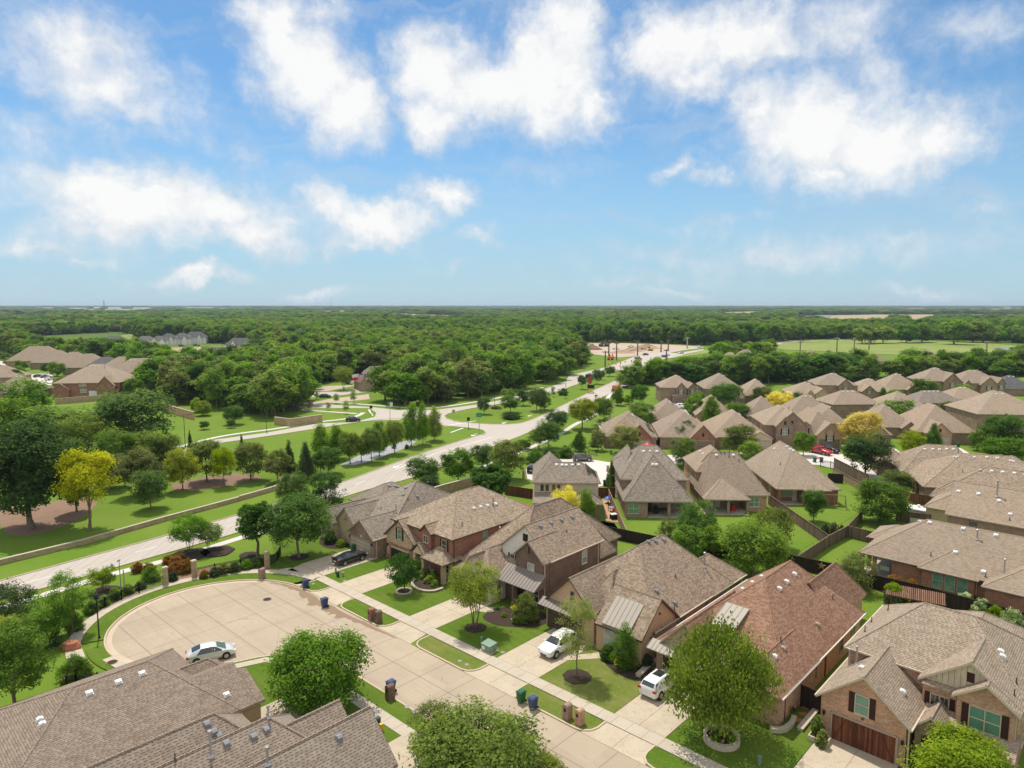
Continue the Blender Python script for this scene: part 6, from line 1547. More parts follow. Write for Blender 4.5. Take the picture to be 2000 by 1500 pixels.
for a in [
 (629, 1384, 1245, 186, 'round', 'mid', 'dense round bright-topped tree standing between the near roofs and the street', .14),
 (937, 1545, 1408, 250, 'round', 'bright', 'broad leafy tree cut off by the bottom edge of the photo', .12),
 (846, 1500, 1383, 105, 'airy', 'olive', 'thin olive-leaved tree left of the broad tree at the bottom edge', .15),
 (1066, 1535, 1478, 85, 'shrub', 'lime', 'lime-green bush top at the bottom edge beside the street', None),
 (1405, 1442, 1238, 218, 'wisp', 'fine', 'large feathery light green tree in a round stone planter', .22),
 (1127, 1324, 1170, 80, 'sapling', 'pale', 'slim pale-leaved young tree in front of the stucco house', .26),
 (927, 1228, 1106, 105, 'airy', 'lime', 'multi-stemmed lime-green tree on the lawn of the dark brick house', .42),
 (790, 1157, 1086, 64, 'wisp', 'deep', 'small dark fine-leaved tree in a round concrete ring', .26),
 (1882, 1560, 1446, 176, 'round', 'lime', 'vivid yellow-green tree below the brick house at the bottom right', .1),
 (33, 1398, 1216, 130, 'oval', 'mid', 'tall green tree at the lower left edge in a mulch circle', .22),
 (5, 1310, 1205, 80, 'round', 'yelgreen', 'yellow-tinged tree at the left edge above the mulch-circle tree', .2),
 (22, 1236, 1140, 100, 'airy', 'deep', 'dark glossy tree at the left edge beside the avenue path', .2),
 (138, 1240, 1121, 82, 'airy', 'mid', 'loose multi-stemmed tree behind the black lamp post', .22),
 (96, 1262, 1165, 80, 'airy', 'mid', 'lower loose tree left of the lamp post thicket', .15),
 (371, 1080, 1010, 72, 'airy', 'mid', 'left of the two spreading multi-stemmed trees by the rust-tipped hedge', .36),
 (407, 1076, 1020, 58, 'airy', 'mid', 'right of the two spreading multi-stemmed trees by the rust-tipped hedge', .34),
 (503, 1086, 985, 72, 'oak', 'dark', 'dark tree with bare trunk behind the black iron fence', .33),
 (584, 1090, 972, 124, 'round', 'dark', 'big dull green tree on the lawn beside the corner house', .24),
 (640, 1030, 924, 68, 'round', 'deep', 'dark tree standing at the left of the corner house', .12),
 (575, 1020, 928, 66, 'round', 'dark', 'dark tree behind the big dull green lawn tree', .15),
 (203, 1157, 1110, 54, 'airy', 'lime', 'small flat-topped lime tree in a dark mulch patch by the path', .3),
 (60, 1033, 832, 170, 'oak', 'deep', 'huge dark oak with thick trunk on bare mulch at the left', .14),
 (176, 1036, 884, 112, 'oval', 'gold', 'golden yellow tree with tall bare trunk beside the huge oak', .36),
 (150, 1000, 870, 60, 'oak', 'dark', 'dark tree wedged between the oak and the golden tree', .12),
 (295, 994, 921, 68, 'round', 'dark', 'small round dark tree on the lawn right of the golden tree', .2),
 (276, 968, 882, 84, 'round', 'olive', 'grey-green tree behind the small round dark tree', .1),
 (357, 958, 879, 66, 'oval', 'yelgreen', 'larger yellow-green tree of the pair on the grass above the stone wall', .2),
 (438, 950, 877, 46, 'oval', 'yelgreen', 'smaller yellow-green tree of the pair on the grass above the stone wall', .24),
 (404, 940, 861, 72, 'round', 'olive', 'dark olive tree behind the pair of yellow-green trees', .12),
 (490, 938, 865, 66, 'round', 'olive', 'olive tree right of the pair of yellow-green trees', .15),
 (542, 943, 882, 58, 'spread', 'olive', 'low crooked tree leaning by the end of the long stone wall', .25),
 (330, 916, 852, 54, 'round', 'olive', 'grey-green tree left of the dark olive trees', .1),
 (568, 931, 865, 32, 'pine', 'blue', 'narrow bluish evergreen left of its wider bluish neighbour', None),
 (598, 936, 867, 46, 'pine', 'blue', 'wide bluish evergreen in the belt of trees beside the avenue', None),
 (641, 927, 876, 62, 'round', 'dark', 'glossy magnolia-like tree at the end of the evergreens', .06),
 (372, 900, 846, 16, 'pine', 'deep', 'thin dark spire evergreen behind the olive trees at left', None),
 (474, 905, 853, 16, 'pine', 'deep', 'thin dark spire evergreen near the far side carriageway', None),
 (628, 893, 831, 50, 'cone', 'bright', 'first tree counting from the left in the cypress row', None), (656, 897, 833, 52, 'cone', 'bright', 'second tree counting from the left in the cypress row', None),
 (684, 906, 845, 44, 'round', 'bright', 'third tree from the left in the cypress row, lighter green', None), (706, 902, 850, 42, 'round', 'bright', 'fourth tree from the left in the cypress row', None),
 (726, 902, 837, 44, 'oval', 'mid', 'fifth tree from the left in the cypress row', None), (741, 892, 825, 42, 'cone', 'mid', 'sixth tree from the left in the cypress row', None),
 (771, 886, 824, 44, 'oval', 'pale', 'rounded olive tree in the cypress row left of the two tall spires', None), (803, 873, 792, 46, 'cone', 'mid', 'tallest pointed cypress of the row beside the avenue', None),
 (826, 868, 790, 32, 'cone', 'bright', 'slim cypress between the tallest one and the last one', None), (848, 861, 797, 38, 'cone', 'pale', 'last tree at the right end of the cypress row', None),
 (50, 838, 744, 116, 'round', 'mid', 'rounded tree below the left estate brick house', .05), (255, 884, 768, 170, 'round', 'dark', 'wide dark dome-shaped tree in the left grove', .1),
 (112, 890, 798, 150, 'round', 'mid', 'broad mid-green tree between the oak and the dark dome tree', .08), (20, 880, 780, 110, 'round', 'bright', 'bright green tree at the left edge of the grove', .08),
 (172, 905, 812, 92, 'airy', 'pale', 'pale thin-leaved tree with bare branches in the left grove', .2), (228, 930, 842, 90, 'round', 'mid', 'leafy tree low in the middle of the left grove', .08),
 (290, 918, 846, 76, 'round', 'bright', 'bright leafy tree at the right foot of the dark dome tree', .08), (215, 955, 890, 74, 'round', 'olive', 'dull green tree behind the golden tree', .05),
 (312, 905, 855, 52, 'round', 'dark', 'small dark tree beside the far carriageway at the grove end', .05),
 (457, 829, 794, 40, 'round', 'dark', 'small round dark tree alone on the grass near the stone sign', .3), (399, 839, 823, 20, 'round', 'dark', 'tiny round tree alone on the far grass', .25), (451, 836, 820, 18, 'round', 'dark', 'tiny tree just in front of the small round tree', .25),
 (397, 812, 784, 32, 'round', 'lime', 'light green bushy tree at the end of the low brick wall', .02), (383, 806, 778, 22, 'round', 'lime', 'lighter tuft behind the light green bushy tree', .02),
 (945, 809, 776, 28, 'round', 'dark', 'round dark tree near the tip of the median', .3), (997, 806, 775, 38, 'round', 'dark', 'tree rising out of the clipped hedge on the median', .1), (992, 790, 760, 28, 'round', 'bright', 'bright green tree behind the median hedge', .1),
 (1022, 792, 762, 26, 'round', 'deep', 'dark narrow tree behind the median hedge', .15), (1048, 803, 759, 38, 'round', 'dark', 'left tree of the touching pair in the middle of the median', .35), (1063, 800, 764, 28, 'round', 'mid', 'right tree of the touching pair in the middle of the median', .3),
 (1080, 775, 755, 11, 'sapling', 'deep', 'thin dark young tree on the median beyond the pair', .1), (1104, 778, 764, 11, 'round', 'dark', 'tiny round tree on the median beside the road', .3), (1137, 760, 733, 20, 'round', 'dark', 'dark tree on the narrow end of the median', .2), (1150, 752, 730, 16, 'round', 'deep', 'small tree beside the red banner on the median', .2),
 (1166, 750, 722, 22, 'round', 'dark', 'tree on the far median next to the dark message board', .25), (1175, 742, 724, 14, 'round', 'dark', 'little tree further along the far median', .25), (1190, 735, 716, 20, 'round', 'mid', 'little round tree where the median meets the works', .15),
 (1137, 838, 781, 56, 'round', 'yelgreen', 'yellow-tinged tree between the avenue and its footpath', .25), (1178, 822, 778, 44, 'round', 'mid', 'mid-green tree right of the yellow-tinged roadside tree', .2), (1088, 843, 802, 46, 'round', 'deep', 'dark roadside tree left of the yellow-tinged one', .2),
 (1071, 876, 824, 54, 'round', 'dark', 'dark round tree above the clipped hedge by the rear cul-de-sac', .3), (1052, 878, 837, 46, 'airy', 'mid', 'loose multi-stemmed tree left of the dark round tree above the hedge', .3), (1022, 878, 858, 32, 'round', 'mid', 'low tree at the roadside before the hedge', .05),
 (1131, 882, 842, 34, 'pine', 'dark', 'small blunt evergreen by the rear cul-de-sac kerb', None), (992, 937, 863, 72, 'round', 'olive', 'big olive tree at the left of the rear cul-de-sac', .2), (942, 917, 871, 52, 'round', 'dark', 'round dark tree by the avenue left of the big olive tree', .22),
 (895, 946, 880, 66, 'round', 'mid', 'large round tree above the stone garden wall', .12), (828, 948, 896, 66, 'round', 'dark', 'left-most round tree between avenue and corner house', .1), (838, 962, 930, 44, 'round', 'deep', 'dark low tree against the left end of the stone garden wall', .02),
 (958, 986, 912, 82, 'oak', 'dark', 'spreading dark tree in the back yard behind the stone garden wall', .2), (1170, 845, 826, 32, 'airy', 'white', 'white-flowering shrubby tree by the light garden wall', .1), (1168, 880, 842, 30, 'round', 'olive', 'rounded grey-green tree beside the light garden wall', .02),
 (1206, 792, 756, 28, 'round', 'mid', 'roadside tree just below the works truck', .2), (1249, 790, 753, 38, 'round', 'dark', 'round tree beside the first house at the wood edge', .25), (1228, 790, 772, 22, 'round', 'bright', 'small light tree between two round roadside trees', .2),
 (1250, 838, 788, 62, 'round', 'mid', 'leafy tree between roofs left of the first driveway', .1), (1221, 886, 834, 60, 'round', 'pale', 'yellowish olive tree in front of the red umbrella roof', .12), (1194, 958, 903, 26, 'pine', 'dark', 'narrow evergreen at the corner of the steep roof house', None),
 (1330, 870, 822, 52, 'round', 'dark', 'dark tree in front of the brick gable with two lanterns', .1), (1335, 912, 856, 58, 'round', 'mid', 'mid-green tree just in front of the dark one between roofs', .05), (1443, 892, 832, 68, 'round', 'olive', 'round dark olive tree left of the cream garage', .12),
 (1466, 910, 864, 50, 'round', 'bright', 'bright round tree behind the covered patio house roof', .15), (1388, 832, 776, 46, 'cone', 'mid', 'pointed mid-green tree between middle-row roofs', None), (1440, 827, 788, 50, 'round', 'mid', 'leafy tree between two middle-row hip roofs', .1),
 (1414, 797, 750, 60, 'round', 'dark', 'dark round-headed tree before the second wood-edge house', .2), (1488, 792, 756, 46, 'round', 'olive', 'olive tree in front of a pyramid roof at the wood edge', .1), (1523, 810, 766, 54, 'round', 'yellow', 'smaller bright yellow tree among the middle-row roofs', .1),
 (1560, 792, 767, 24, 'round', 'dark', 'small dark tree right of the smaller yellow tree', .1), (1355, 820, 773, 40, 'round', 'mid', 'tree at the end of the driveway with the white car', .08), (1364, 790, 766, 30, 'round', 'mid', 'tree beside the driveway with the white car', .08),
 (1683, 882, 806, 78, 'round', 'yellow', 'large bright yellow tree in front of the stone gable house', .12), (1689, 932, 851, 88, 'round', 'deep', 'large dark round tree beside the red pickup', .2), (1569, 890, 846, 40, 'round', 'mid', 'small front-yard tree left of the red pickup', .35),
 (1746, 832, 782, 78, 'round', 'mid', 'wide leafy tree in the middle rows right of the yellow tree', .1), (1806, 778, 741, 54, 'round', 'mid', 'bushy tree in front of the wood-edge houses', .08), (1881, 782, 752, 36, 'round', 'bright', 'neat round light green tree before the three-gabled house', .12),
 (1851, 817, 785, 40, 'round', 'olive', 'small olive tree against the pinkish brick wall', .1), (1925, 812, 778, 64, 'round', 'mid', 'spreading leafy tree in front of roofs at right', .1), (1725, 788, 758, 20, 'cone', 'dark', 'narrow dark tree between two wood-edge houses', None), (1747, 792, 762, 32, 'round', 'bright', 'small light tree between two wood-edge houses', .1),
 (1779, 887, 842, 46, 'round', 'yelgreen', 'yellow-flecked round bush tree by the brown garage house', .02), (1820, 880, 830, 40, 'pine', 'dark', 'dark pointed tree beside the cream garage door', None), (1957, 880, 813, 78, 'round', 'dark', 'tall dark round tree at the right behind the long roof', .15),
 (1962, 904, 856, 84, 'round', 'mid', 'green tree in front of the tall dark tree at the right edge', .05), (1908, 880, 840, 32, 'round', 'mid', 'small tree left of the tall dark tree at right', .1),
 (1718, 1022, 938, 100, 'round', 'mid', 'large leafy tree in the corner of the fenced back yard', .12), (1752, 968, 921, 58, 'round', 'olive', 'olive tree behind the large leafy back-yard tree', .05), (1589, 1020, 959, 48, 'round', 'dark', 'slim-trunked round tree alone on the back lawn', .4),
 (1468, 1128, 1018, 136, 'round', 'bright', 'biggest bright green tree behind the stucco house', .16), (1502, 1068, 996, 92, 'wisp', 'olive', 'feathery olive tree behind the biggest bright tree', .1), (1360, 1070, 986, 82, 'round', 'dark', 'dark leafy tree at the back fence left of the bright tree', .05),
 (1346, 1102, 1032, 66, 'round', 'mid', 'leafy tree in front of the black back fence', .02), (1394, 1092, 1030, 48, 'round', 'bright', 'light drooping tree between the dark tree and biggest bright tree', .1), (1305, 1060, 1018, 44, 'shrub', 'olive', 'grey-green shrub at the left end of the back-fence trees', None),
 (1672, 1153, 1083, 84, 'shrub', 'olive', 'large rounded olive shrub in front of the black fence with the star', None), (1105, 1020, 953, 60, 'airy', 'yellow', 'yellow-leaved tree behind the dark brick house roof', .15), (1146, 1022, 956, 36, 'oval', 'bright', 'narrow upright bright green tree next to the yellow-leaved one', .05), (1055, 990, 965, 30, 'airy', 'yellow', 'small yellow sprig tree left of the yellow-leaved tree', .1),
 (641, 802, 786, 12, 'sapling', 'olive', 'thin young tree on the strip by the side street, left', .2), (676, 808, 783, 14, 'sapling', 'mid', 'thin young tree on the strip by the side street, right', .2), (605, 802, 782, 13, 'sapling', 'rust', 'brownish young tree by the stop sign', .2), (619, 780, 768, 11, 'sapling', 'mid', 'young tree in the bend of the winding side street', .2), (690, 788, 763, 14, 'sapling', 'mid', 'young tree by the bare soil of the side street', .2), (657, 788, 769, 13, 'sapling', 'mid', 'young tree near the middle of the bare soil patch', .2),
 (616, 760, 725, 30, 'round', 'dark', 'upright dark tree before the car park', .1), (672, 762, 717, 40, 'airy', 'pale', 'tall pale thin tree before the car park', .15)]:
 px, pb, pt, w, kd, cl, lb, tf = a
 tree(px, pb, pt, w, kd, cl, lb, tf=tf)
for px, pb, w, h_, cl, lb in ((42, 724, 26, 20, 'mid', 'first round tree along the left estate street'), (24, 748, 34, 26, 'dark', 'dark tree in front of the left edge roof'), (76, 716, 22, 17, 'dark', 'small dark tree by the estate driveway'), (92, 730, 22, 20, 'deep', 'dark upright tree beside the white van'), (112, 735, 34, 28, 'mid', 'leafy tree left of the large brick house'), (60, 702, 20, 14, 'mid', 'tree far up the left estate street'), (20, 716, 24, 16, 'olive', 'olive tree at the left edge of the estate'), (122, 762, 30, 26, 'olive', 'tree at the corner of the large brick house'), (40, 738, 22, 22, 'bright', 'light tree in the middle of the estate street'), (8, 703, 26, 14, 'mid', 'tree at the far left edge beyond the estate lawn'), (262, 778, 36, 38, 'mid', 'leafy tree at the right of the large brick house')):
 tree(px, pb, pb - h_, w, 'round', cl, lb, tf=.1)
# shrubs
SH = [(985, 1206, 1197, 12, 'bright', 'first small plant in the dark mulch bed'), (998, 1188, 1179, 12, 'olive', 'second small plant in the dark mulch bed, near the walk'), (972, 1192, 1185, 9, 'mid', 'tiny plant at the tip of the dark mulch bed'), (1028, 1214, 1160, 52, 'olive', 'round willow-like shrub beside the porch of the dark brick house'), (1222, 1306, 1221, 56, 'mid', 'tall dense shrub in front of the stucco house window'), (1186, 1290, 1262, 30, 'dark', 'low dark shrub at the entry of the stucco house'),
   (1262, 1302, 1280, 32, 'blue', 'grey-leaved low shrub right of the tall dense shrub'), (1208, 1300, 1283, 16, 'yellow', 'small yellow plant in front of the tall dense shrub'), (1005, 1195, 1183, 16, 'yellow', 'small yellow-green plant in the dark mulch bed'), (1012, 1218, 1190, 26, 'olive', 'ragged shrub in the mulch bed by the dark brick house'),
   (827, 1130, 1112, 22, 'pale', 'pale flowering shrub by the stone porch'), (845, 1138, 1120, 22, 'lime', 'lime shrub by the stone porch steps'), (815, 1124, 1106, 24, 'mid', 'green shrub behind the pale flowering one at the porch'), (850, 1146, 1134, 18, 'bright', 'low round shrub at the front of the porch bed'), (836, 1140, 1128, 16, 'pale', 'low pale shrub in the middle of the porch bed'),
   (666, 1068, 1054, 20, 'lime', 'clipped lime shrub beside the green bin and garage'), (645, 1062, 1040, 26, 'dark', 'dark shrub under the arched window'), (1632, 1132, 1117, 26, 'yelgreen', 'ball-shaped yellow-green shrub by the black fence'), (1735, 1168, 1150, 20, 'redflower', 'orange-flowered shrub in the corner bed'), (1760, 1175, 1154, 26, 'lime', 'bright yellow-green shrub in the corner bed'), (1745, 1182, 1160, 34, 'blue', 'grey-green shrub below the corner bed'),
   (1612, 1046, 1024, 18, 'blue', 'left clump of spiky shrubs by the fence corner'), (1628, 1048, 1022, 20, 'olive', 'middle clump of spiky shrubs by the fence corner'), (1642, 1044, 1026, 16, 'blue', 'right clump of spiky shrubs by the fence corner'),
   (1886, 1190, 1160, 34, 'white', 'white-blooming shrub nearest the pergola'), (1915, 1205, 1172, 36, 'white', 'second white-blooming shrub from the pergola'), (1945, 1215, 1185, 38, 'lime', 'yellow-green shrub between the white-blooming shrubs'), (1975, 1228, 1192, 44, 'white', 'white-blooming shrub near the right edge'), (1992, 1205, 1178, 30, 'bright', 'light green shrub at the right edge by the fence'), (1895, 1172, 1152, 26, 'bright', 'leafy shrub touching the pergola post'),
   (1528, 1395, 1365, 34, 'bright', 'round light shrub at the corner of the red-roofed house'), (1538, 1390, 1372, 24, 'blue', 'bluish shrub by the stepping stones'), (1596, 1445, 1400, 26, 'mid', 'climbing rose on the brick house corner'), (1605, 1460, 1428, 24, 'pale', 'small shrub in the white planter beside the wooden garage door'), (1780, 1500, 1478, 26, 'mid', 'low shrub right of the wooden garage door'),
   (270, 1118, 1100, 24, 'rust', 'leftmost rust-tipped round shrub by the gate pillar'), (290, 1120, 1101, 26, 'rust', 'second rust-tipped round shrub by the gate pillar'), (296, 1134, 1108, 40, 'mid', 'large clipped green shrub left of the gate pillar'), (330, 1102, 1086, 24, 'rust', 'rust-tipped shrub at the top of the hedge mass'), (345, 1108, 1088, 28, 'rust', 'rust-tipped shrub in the middle of the hedge mass'), (362, 1118, 1094, 32, 'rust', 'rust-tipped shrub nearest the middle pillar'), (340, 1120, 1100, 28, 'rust', 'rust-tipped shrub at the front left of the hedge mass'), (352, 1098, 1082, 22, 'rust', 'rust-tipped shrub at the back of the hedge mass'),
   (338, 1136, 1118, 18, 'blue', 'silvery grass clump at the gate pillar'), (420, 1126, 1108, 22, 'blue', 'first grey-green clump along the iron fence'), (437, 1122, 1102, 24, 'olive', 'second grey-green clump along the iron fence'), (460, 1118, 1098, 24, 'dark', 'third green clump along the iron fence'), (484, 1112, 1094, 26, 'mid', 'fourth green clump along the iron fence'), (400, 1130, 1114, 18, 'redflower', 'small red-flowering plant at the iron fence'), (505, 1106, 1090, 24, 'mid', 'fifth green clump by the right pillar'),
   (250, 1160, 1142, 24, 'bright', 'ferny green clump right of the lamp post'), (225, 1171, 1150, 25, 'mid', 'larger ferny clump behind the pavement curve'), (203, 1184, 1164, 24, 'bright', 'ferny clump nearest the lamp post'), (275, 1150, 1136, 20, 'olive', 'dry grassy clump below the gate pillar'), (178, 1198, 1176, 28, 'mid', 'leafy clump behind the lamp post'), (146, 1232, 1200, 38, 'mid', 'leafy clump left of the lamp post'),
   (98, 1262, 1218, 46, 'blue', 'dark bluish shrub above the rock by the pavement'), (150, 1330, 1282, 62, 'mid', 'sprawling shrub with pale blooms above the brown roof'), (165, 1326, 1290, 36, 'pale', 'pale-flowered shrub by the iron gate above the roof'), (60, 1300, 1262, 50, 'dark', 'dark shrub at the left below the thicket'),
   (997, 818, 805, 42, 'deep', 'clipped oval hedge around the median tree'), (1100, 772, 759, 22, 'deep', 'dark clipped hedge clump on the far median'), (968, 798, 793, 26, 'olive', 'low pale groundcover clump on the median'), (1195, 727, 716, 16, 'rust', 'reddish dark shrub by the orange works'), (1180, 840, 815, 26, 'mid', 'shrub in front of the light garden wall'), (1160, 872, 855, 22, 'mid', 'shrub at the end of the light garden wall'),
   (1043, 905, 880, 40, 'dark', 'left clipped block of the hedge by the rear cul-de-sac'), (1073, 898, 872, 40, 'dark', 'middle clipped block of the hedge by the rear cul-de-sac'), (1105, 893, 872, 38, 'dark', 'right clipped block of the hedge by the rear cul-de-sac'), (1350, 1098, 1078, 22, 'blue', 'ivy clump on the black back fence'), (1398, 1150, 1128, 40, 'mid', 'shrub right of the sun ornament fence'), (1505, 1110, 1088, 30, 'bright', 'broad-leaved plant right of the biggest bright tree'), (1425, 1128, 1112, 22, 'white', 'white-flowered plant behind the stucco house'),
   (770, 876, 867, 10, 'deep', 'tiny dark shrub under the cypress row'), (794, 876, 868, 10, 'deep', 'second tiny dark shrub under the cypress row'), (285, 777, 768, 10, 'dark', 'first dark shrub before the left brick wall'), (298, 780, 771, 9, 'dark', 'second dark shrub before the left brick wall'), (312, 781, 772, 9, 'dark', 'third dark shrub before the left brick wall'), (325, 784, 774, 10, 'dark', 'fourth dark shrub before the left brick wall')]
for px, pb, pt, w, cl, lb in SH: tree(px, pb, pt, w, 'shrub', cl, lb, uniq=pb > 1050)
# ---------------------------------------------------------------- woodland: nearest trees one by one, the rest as one mass
FPROTO = []
for i, (kd, cl) in enumerate((('round', 'mid'), ('round', 'dark'), ('oval', 'mid'), ('round', 'bright'), ('round', 'olive'), ('oval', 'dark'), ('round', 'mid'), ('flat', 'mid'))):
 V, tone, C = crown_arrays(kd, 5.0, 2.0 if i % 2 else 1.0, 12.0, 110, 26, .85, 1.25, 900 + i, 0, 0)
 TV, TF = trunk_arrays(12, 2, 12, C, i, .3, 1, 0, 4)
 F_ = np.concatenate([np.arange(len(V)).reshape(-1, 4), TF + len(V)])
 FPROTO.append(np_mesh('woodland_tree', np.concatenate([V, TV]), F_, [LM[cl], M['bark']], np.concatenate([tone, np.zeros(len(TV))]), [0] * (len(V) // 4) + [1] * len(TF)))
WOODS = [('left', 'leafy tree in the wood left of the winding side street', 'trees in the wood left of the side street', [(265, 758), (300, 772), (345, 790), (395, 800), (430, 806), (470, 812), (520, 818), (560, 818), (588, 812), (592, 790), (596, 765), (640, 748), (700, 742), (690, 712), (560, 706), (450, 712), (330, 722), (270, 735)]),
   ('centre', 'leafy tree in the wood behind the grass verge of the avenue', 'trees in the wood behind the avenue', [(722, 770), (735, 788), (770, 797), (850, 790), (920, 782), (985, 770), (1040, 755), (1090, 742), (1108, 728), (1150, 712), (1165, 700), (1125, 690), (1100, 668), (900, 672), (700, 690), (690, 712), (700, 745)]),
   ('right', 'leafy tree in the wood behind the farthest row of brick houses', 'trees in the wood behind the brick houses', [(1215, 752), (1240, 760), (1288, 752), (1370, 752), (1450, 752), (1520, 754), (1600, 746), (1670, 748), (1750, 740), (1800, 738), (1880, 735), (2030, 738), (2030, 702), (1880, 708), (1780, 710), (1690, 710), (1600, 705), (1530, 700), (1480, 694), (1385, 702), (1375, 728), (1310, 738), (1235, 744)]),
   ('estate', 'leafy tree behind the roofs of the left estate', 'trees behind the left estate', [(0, 690), (50, 700), (130, 712), (230, 720), (265, 735), (300, 712), (330, 704), (250, 690), (150, 684), (60, 676), (0, 672)])]
INDIV, REST = [], []
rw = random.Random(11)
def blocked(px, py, up=0):
 return any(inpoly(px, py - up * k, P) for P in OPEN for k in ((0, .35, .7, 1) if up else (0,)))
def rise(x, y): return FPX * 8.5 / y
def px_of(x, y, z=0):
 zc = y * math.cos(PITCH) - (z - CAMH) * math.sin(PITCH); yc = y * math.sin(PITCH) + (z - CAMH) * math.cos(PITCH)
 return 1000 + FPX * x / zc, 750 - FPX * yc / zc
def fill(P, sp):
 Q = GP(P); x0, x1 = min(q.x for q in Q), max(q.x for q in Q); y0, y1 = min(q.y for q in Q), max(q.y for q in Q)
 poly_ = [(q.x, q.y) for q in Q]; out = []
 y = y0
 while y < y1:
  x = x0 + (int(y / sp) % 2) * sp / 2
  while x < x1:
   a, b = x + rw.uniform(-.42, .42) * sp, y + rw.uniform(-.42, .42) * sp
   if inpoly(a, b, poly_) and not blocked(*px_of(a, b), rise(a, b)): out.append((a, b))
   x += sp
  y += sp * .87
 return out
wood_pts = []
for nm, lb, grp, P in WOODS:
 for x, y in fill(P, 7.4): wood_pts.append((math.hypot(x, y), x, y, lb, grp))
wood_pts.sort()
wood_pts = [w for w in wood_pts if not (lambda q: 690 < q[0] < 778 and 735 < q[1] < 779)(px_of(w[1], w[2]))]
hx = [G(p[0], p[1]) for p in ((1428, 714), (1462, 712), (1524, 712), (1590, 712), (1722, 718), (1820, 706))]
wood_pts = [w for w in wood_pts if all(math.hypot(w[1] - q.x, w[2] - q.y) > 11 and not (abs(w[1] - q.x * w[2] / q.y) < 12 and 0 < q.y - w[2] < 46) for q in hx)]
def stand(x, y): return math.sin(x * .013 + 2 * math.sin(y * .009)) + math.sin(y * .011 + 1.3 * math.sin(x * .007)) + .5 * math.sin(x * .041 + y * .033)
def species(v, d=0):
 if d > 900: return rw.choice([1, 5, 1, 0, 4, 6] if v > -.3 else [0, 2, 4, 6, 7, 3])
 return rw.choice([1, 5, 1, 5, 0, 6] if v > .7 else ([3, 4, 7, 3, 0, 4] if v < -.7 else [0, 1, 2, 3, 4, 6, 7]))
protos = []
for k, (d, x, y, lb, grp) in enumerate(wood_pts):
 hh = rw.uniform(.62, 1.22) * (.84 if 'farthest' in lb else 1); ww = rw.uniform(.75, 1.35)
 pi = rw.choice([0, 1, 2, 3, 4, 5, 6, 7, 0, 3, 2] if 'farthest' not in lb else [0, 1, 2, 3, 3, 3, 4, 6, 7]) if rw.random() < .5 else species(stand(x * 2, y * 2))
 if k < 285:
  o = link('woodland_tree', FPROTO[pi], None, (x, y, 0), rw.uniform(0, 6.28)); o.scale = (ww, ww * rw.uniform(.9, 1.1), hh)
  tone_w = {0: 'mid-green', 1: 'dark', 2: 'tall mid-green', 3: 'light green', 4: 'olive', 5: 'tall dark', 6: 'mid-green', 7: 'flat-topped'}[pi]
  tag(o, tone_w + ' ' + lb.replace('leafy ', ''), 'tree', grp)
  if len(protos) < 1: protos.append(o)
 else: REST.append((x, y, ww, hh, pi))
# beyond: everything out to the horizon
def mass(y0, y1, sp, wsc, hsc, pxmin=None):
 y = y0
 while y < y1:
  half = y * .80 + 40
  x = -half
  while x < half:
   a, b = x + rw.uniform(-.45, .45) * sp, y + rw.uniform(-.45, .45) * sp
   px, py = px_of(a, b)
   if -80 < px < 2080 and not blocked(px, py, rise(a, b)) and not any(inpoly(px, py, W_[3]) for W_ in WOODS):
    lim = edge(px)
    v = stand(a, b)
    if py < lim and v > -1.75 and rw.random() > .05: REST.append((a, b, wsc * rw.uniform(.7, 1.35), hsc * rw.uniform(.7, 1.25) * (1 + .14 * v), species(v, b)))
   x += sp
  y += sp * .87
EDGE = [(-80, 660), (0, 660), (240, 648), (262, 662), (300, 668), (400, 670), (500, 676), (560, 690), (700, 690), (900, 673), (1100, 668), (1130, 668), (1300, 671), (1380, 675), (1480, 671), (1600, 662.5), (1900, 665), (2080, 676)]
def edge(px):
 for (a, ya), (b, yb) in zip(EDGE, EDGE[1:]):
  if a <= px <= b: return ya + (yb - ya) * (px - a) / (b - a)
 return 660
mass(360, 1000, 8.5, 1.05, 1.0)
mass(1000, 2200, 14, 1.75, 1.0)
mass(2200, 5200, 34, 4.2, 1.05)
mass(5200, 15000, 95, 12, 1.5)
# scattered trees on the far field
for px, py, s_ in ((1683, 672, 1.1), (1700, 671, 1.3), (1725, 671, 1.2), (1770, 670, 1.3), (1800, 669, 1.4), (1863, 673, 1.7), (1900, 669, 1.5), (1870, 668, 1.2), (1920, 669, 1.5)):
 p = G(px, py); o = link('field_tree', FPROTO[px % 6], None, p, px); o.scale = (s_ * 1.5, s_ * 1.5, s_ * 1.05)
 tag(o, {1683: 'leftmost spreading tree at the top edge of the far field', 1863: 'widest spreading lone tree standing out in the far field'}.get(px, 'broad tree along the top edge of the far field'), 'tree', 'trees along the far field')
me = bpy.data.meshes.new('woodland')
me.vertices.add(len(REST)); me.vertices.foreach_set('co', np.array([(x, y, 0) for x, y, *_ in REST], dtype=np.float32).ravel())
for nm, k in (('wsc', 2), ('hsc', 3)):
 me.attributes.new(nm, 'FLOAT', 'POINT').data.foreach_set('value', np.array([r[k] for r in REST], dtype=np.float32))
me.attributes.new('pick', 'INT', 'POINT').data.foreach_set('value', np.array([r[4] for r in REST], dtype=np.int32))
wood_o = link('woodland', me); wood_o['kind'] = 'stuff'
tag(wood_o, 'unbroken dark green woodland stretching back to the flat horizon', 'woodland')
src = {}
for o in COL.objects:
 if o.data in FPROTO and o.name.startswith('woodland_tree'): src.setdefault(FPROTO.index(o.data), o)
ng = bpy.data.node_groups.new('woodland', 'GeometryNodeTree')
ng.interface.new_socket('Geometry', in_out='INPUT', socket_type='NodeSocketGeometry'); ng.interface.new_socket('Geometry', in_out='OUTPUT', socket_type='NodeSocketGeometry')
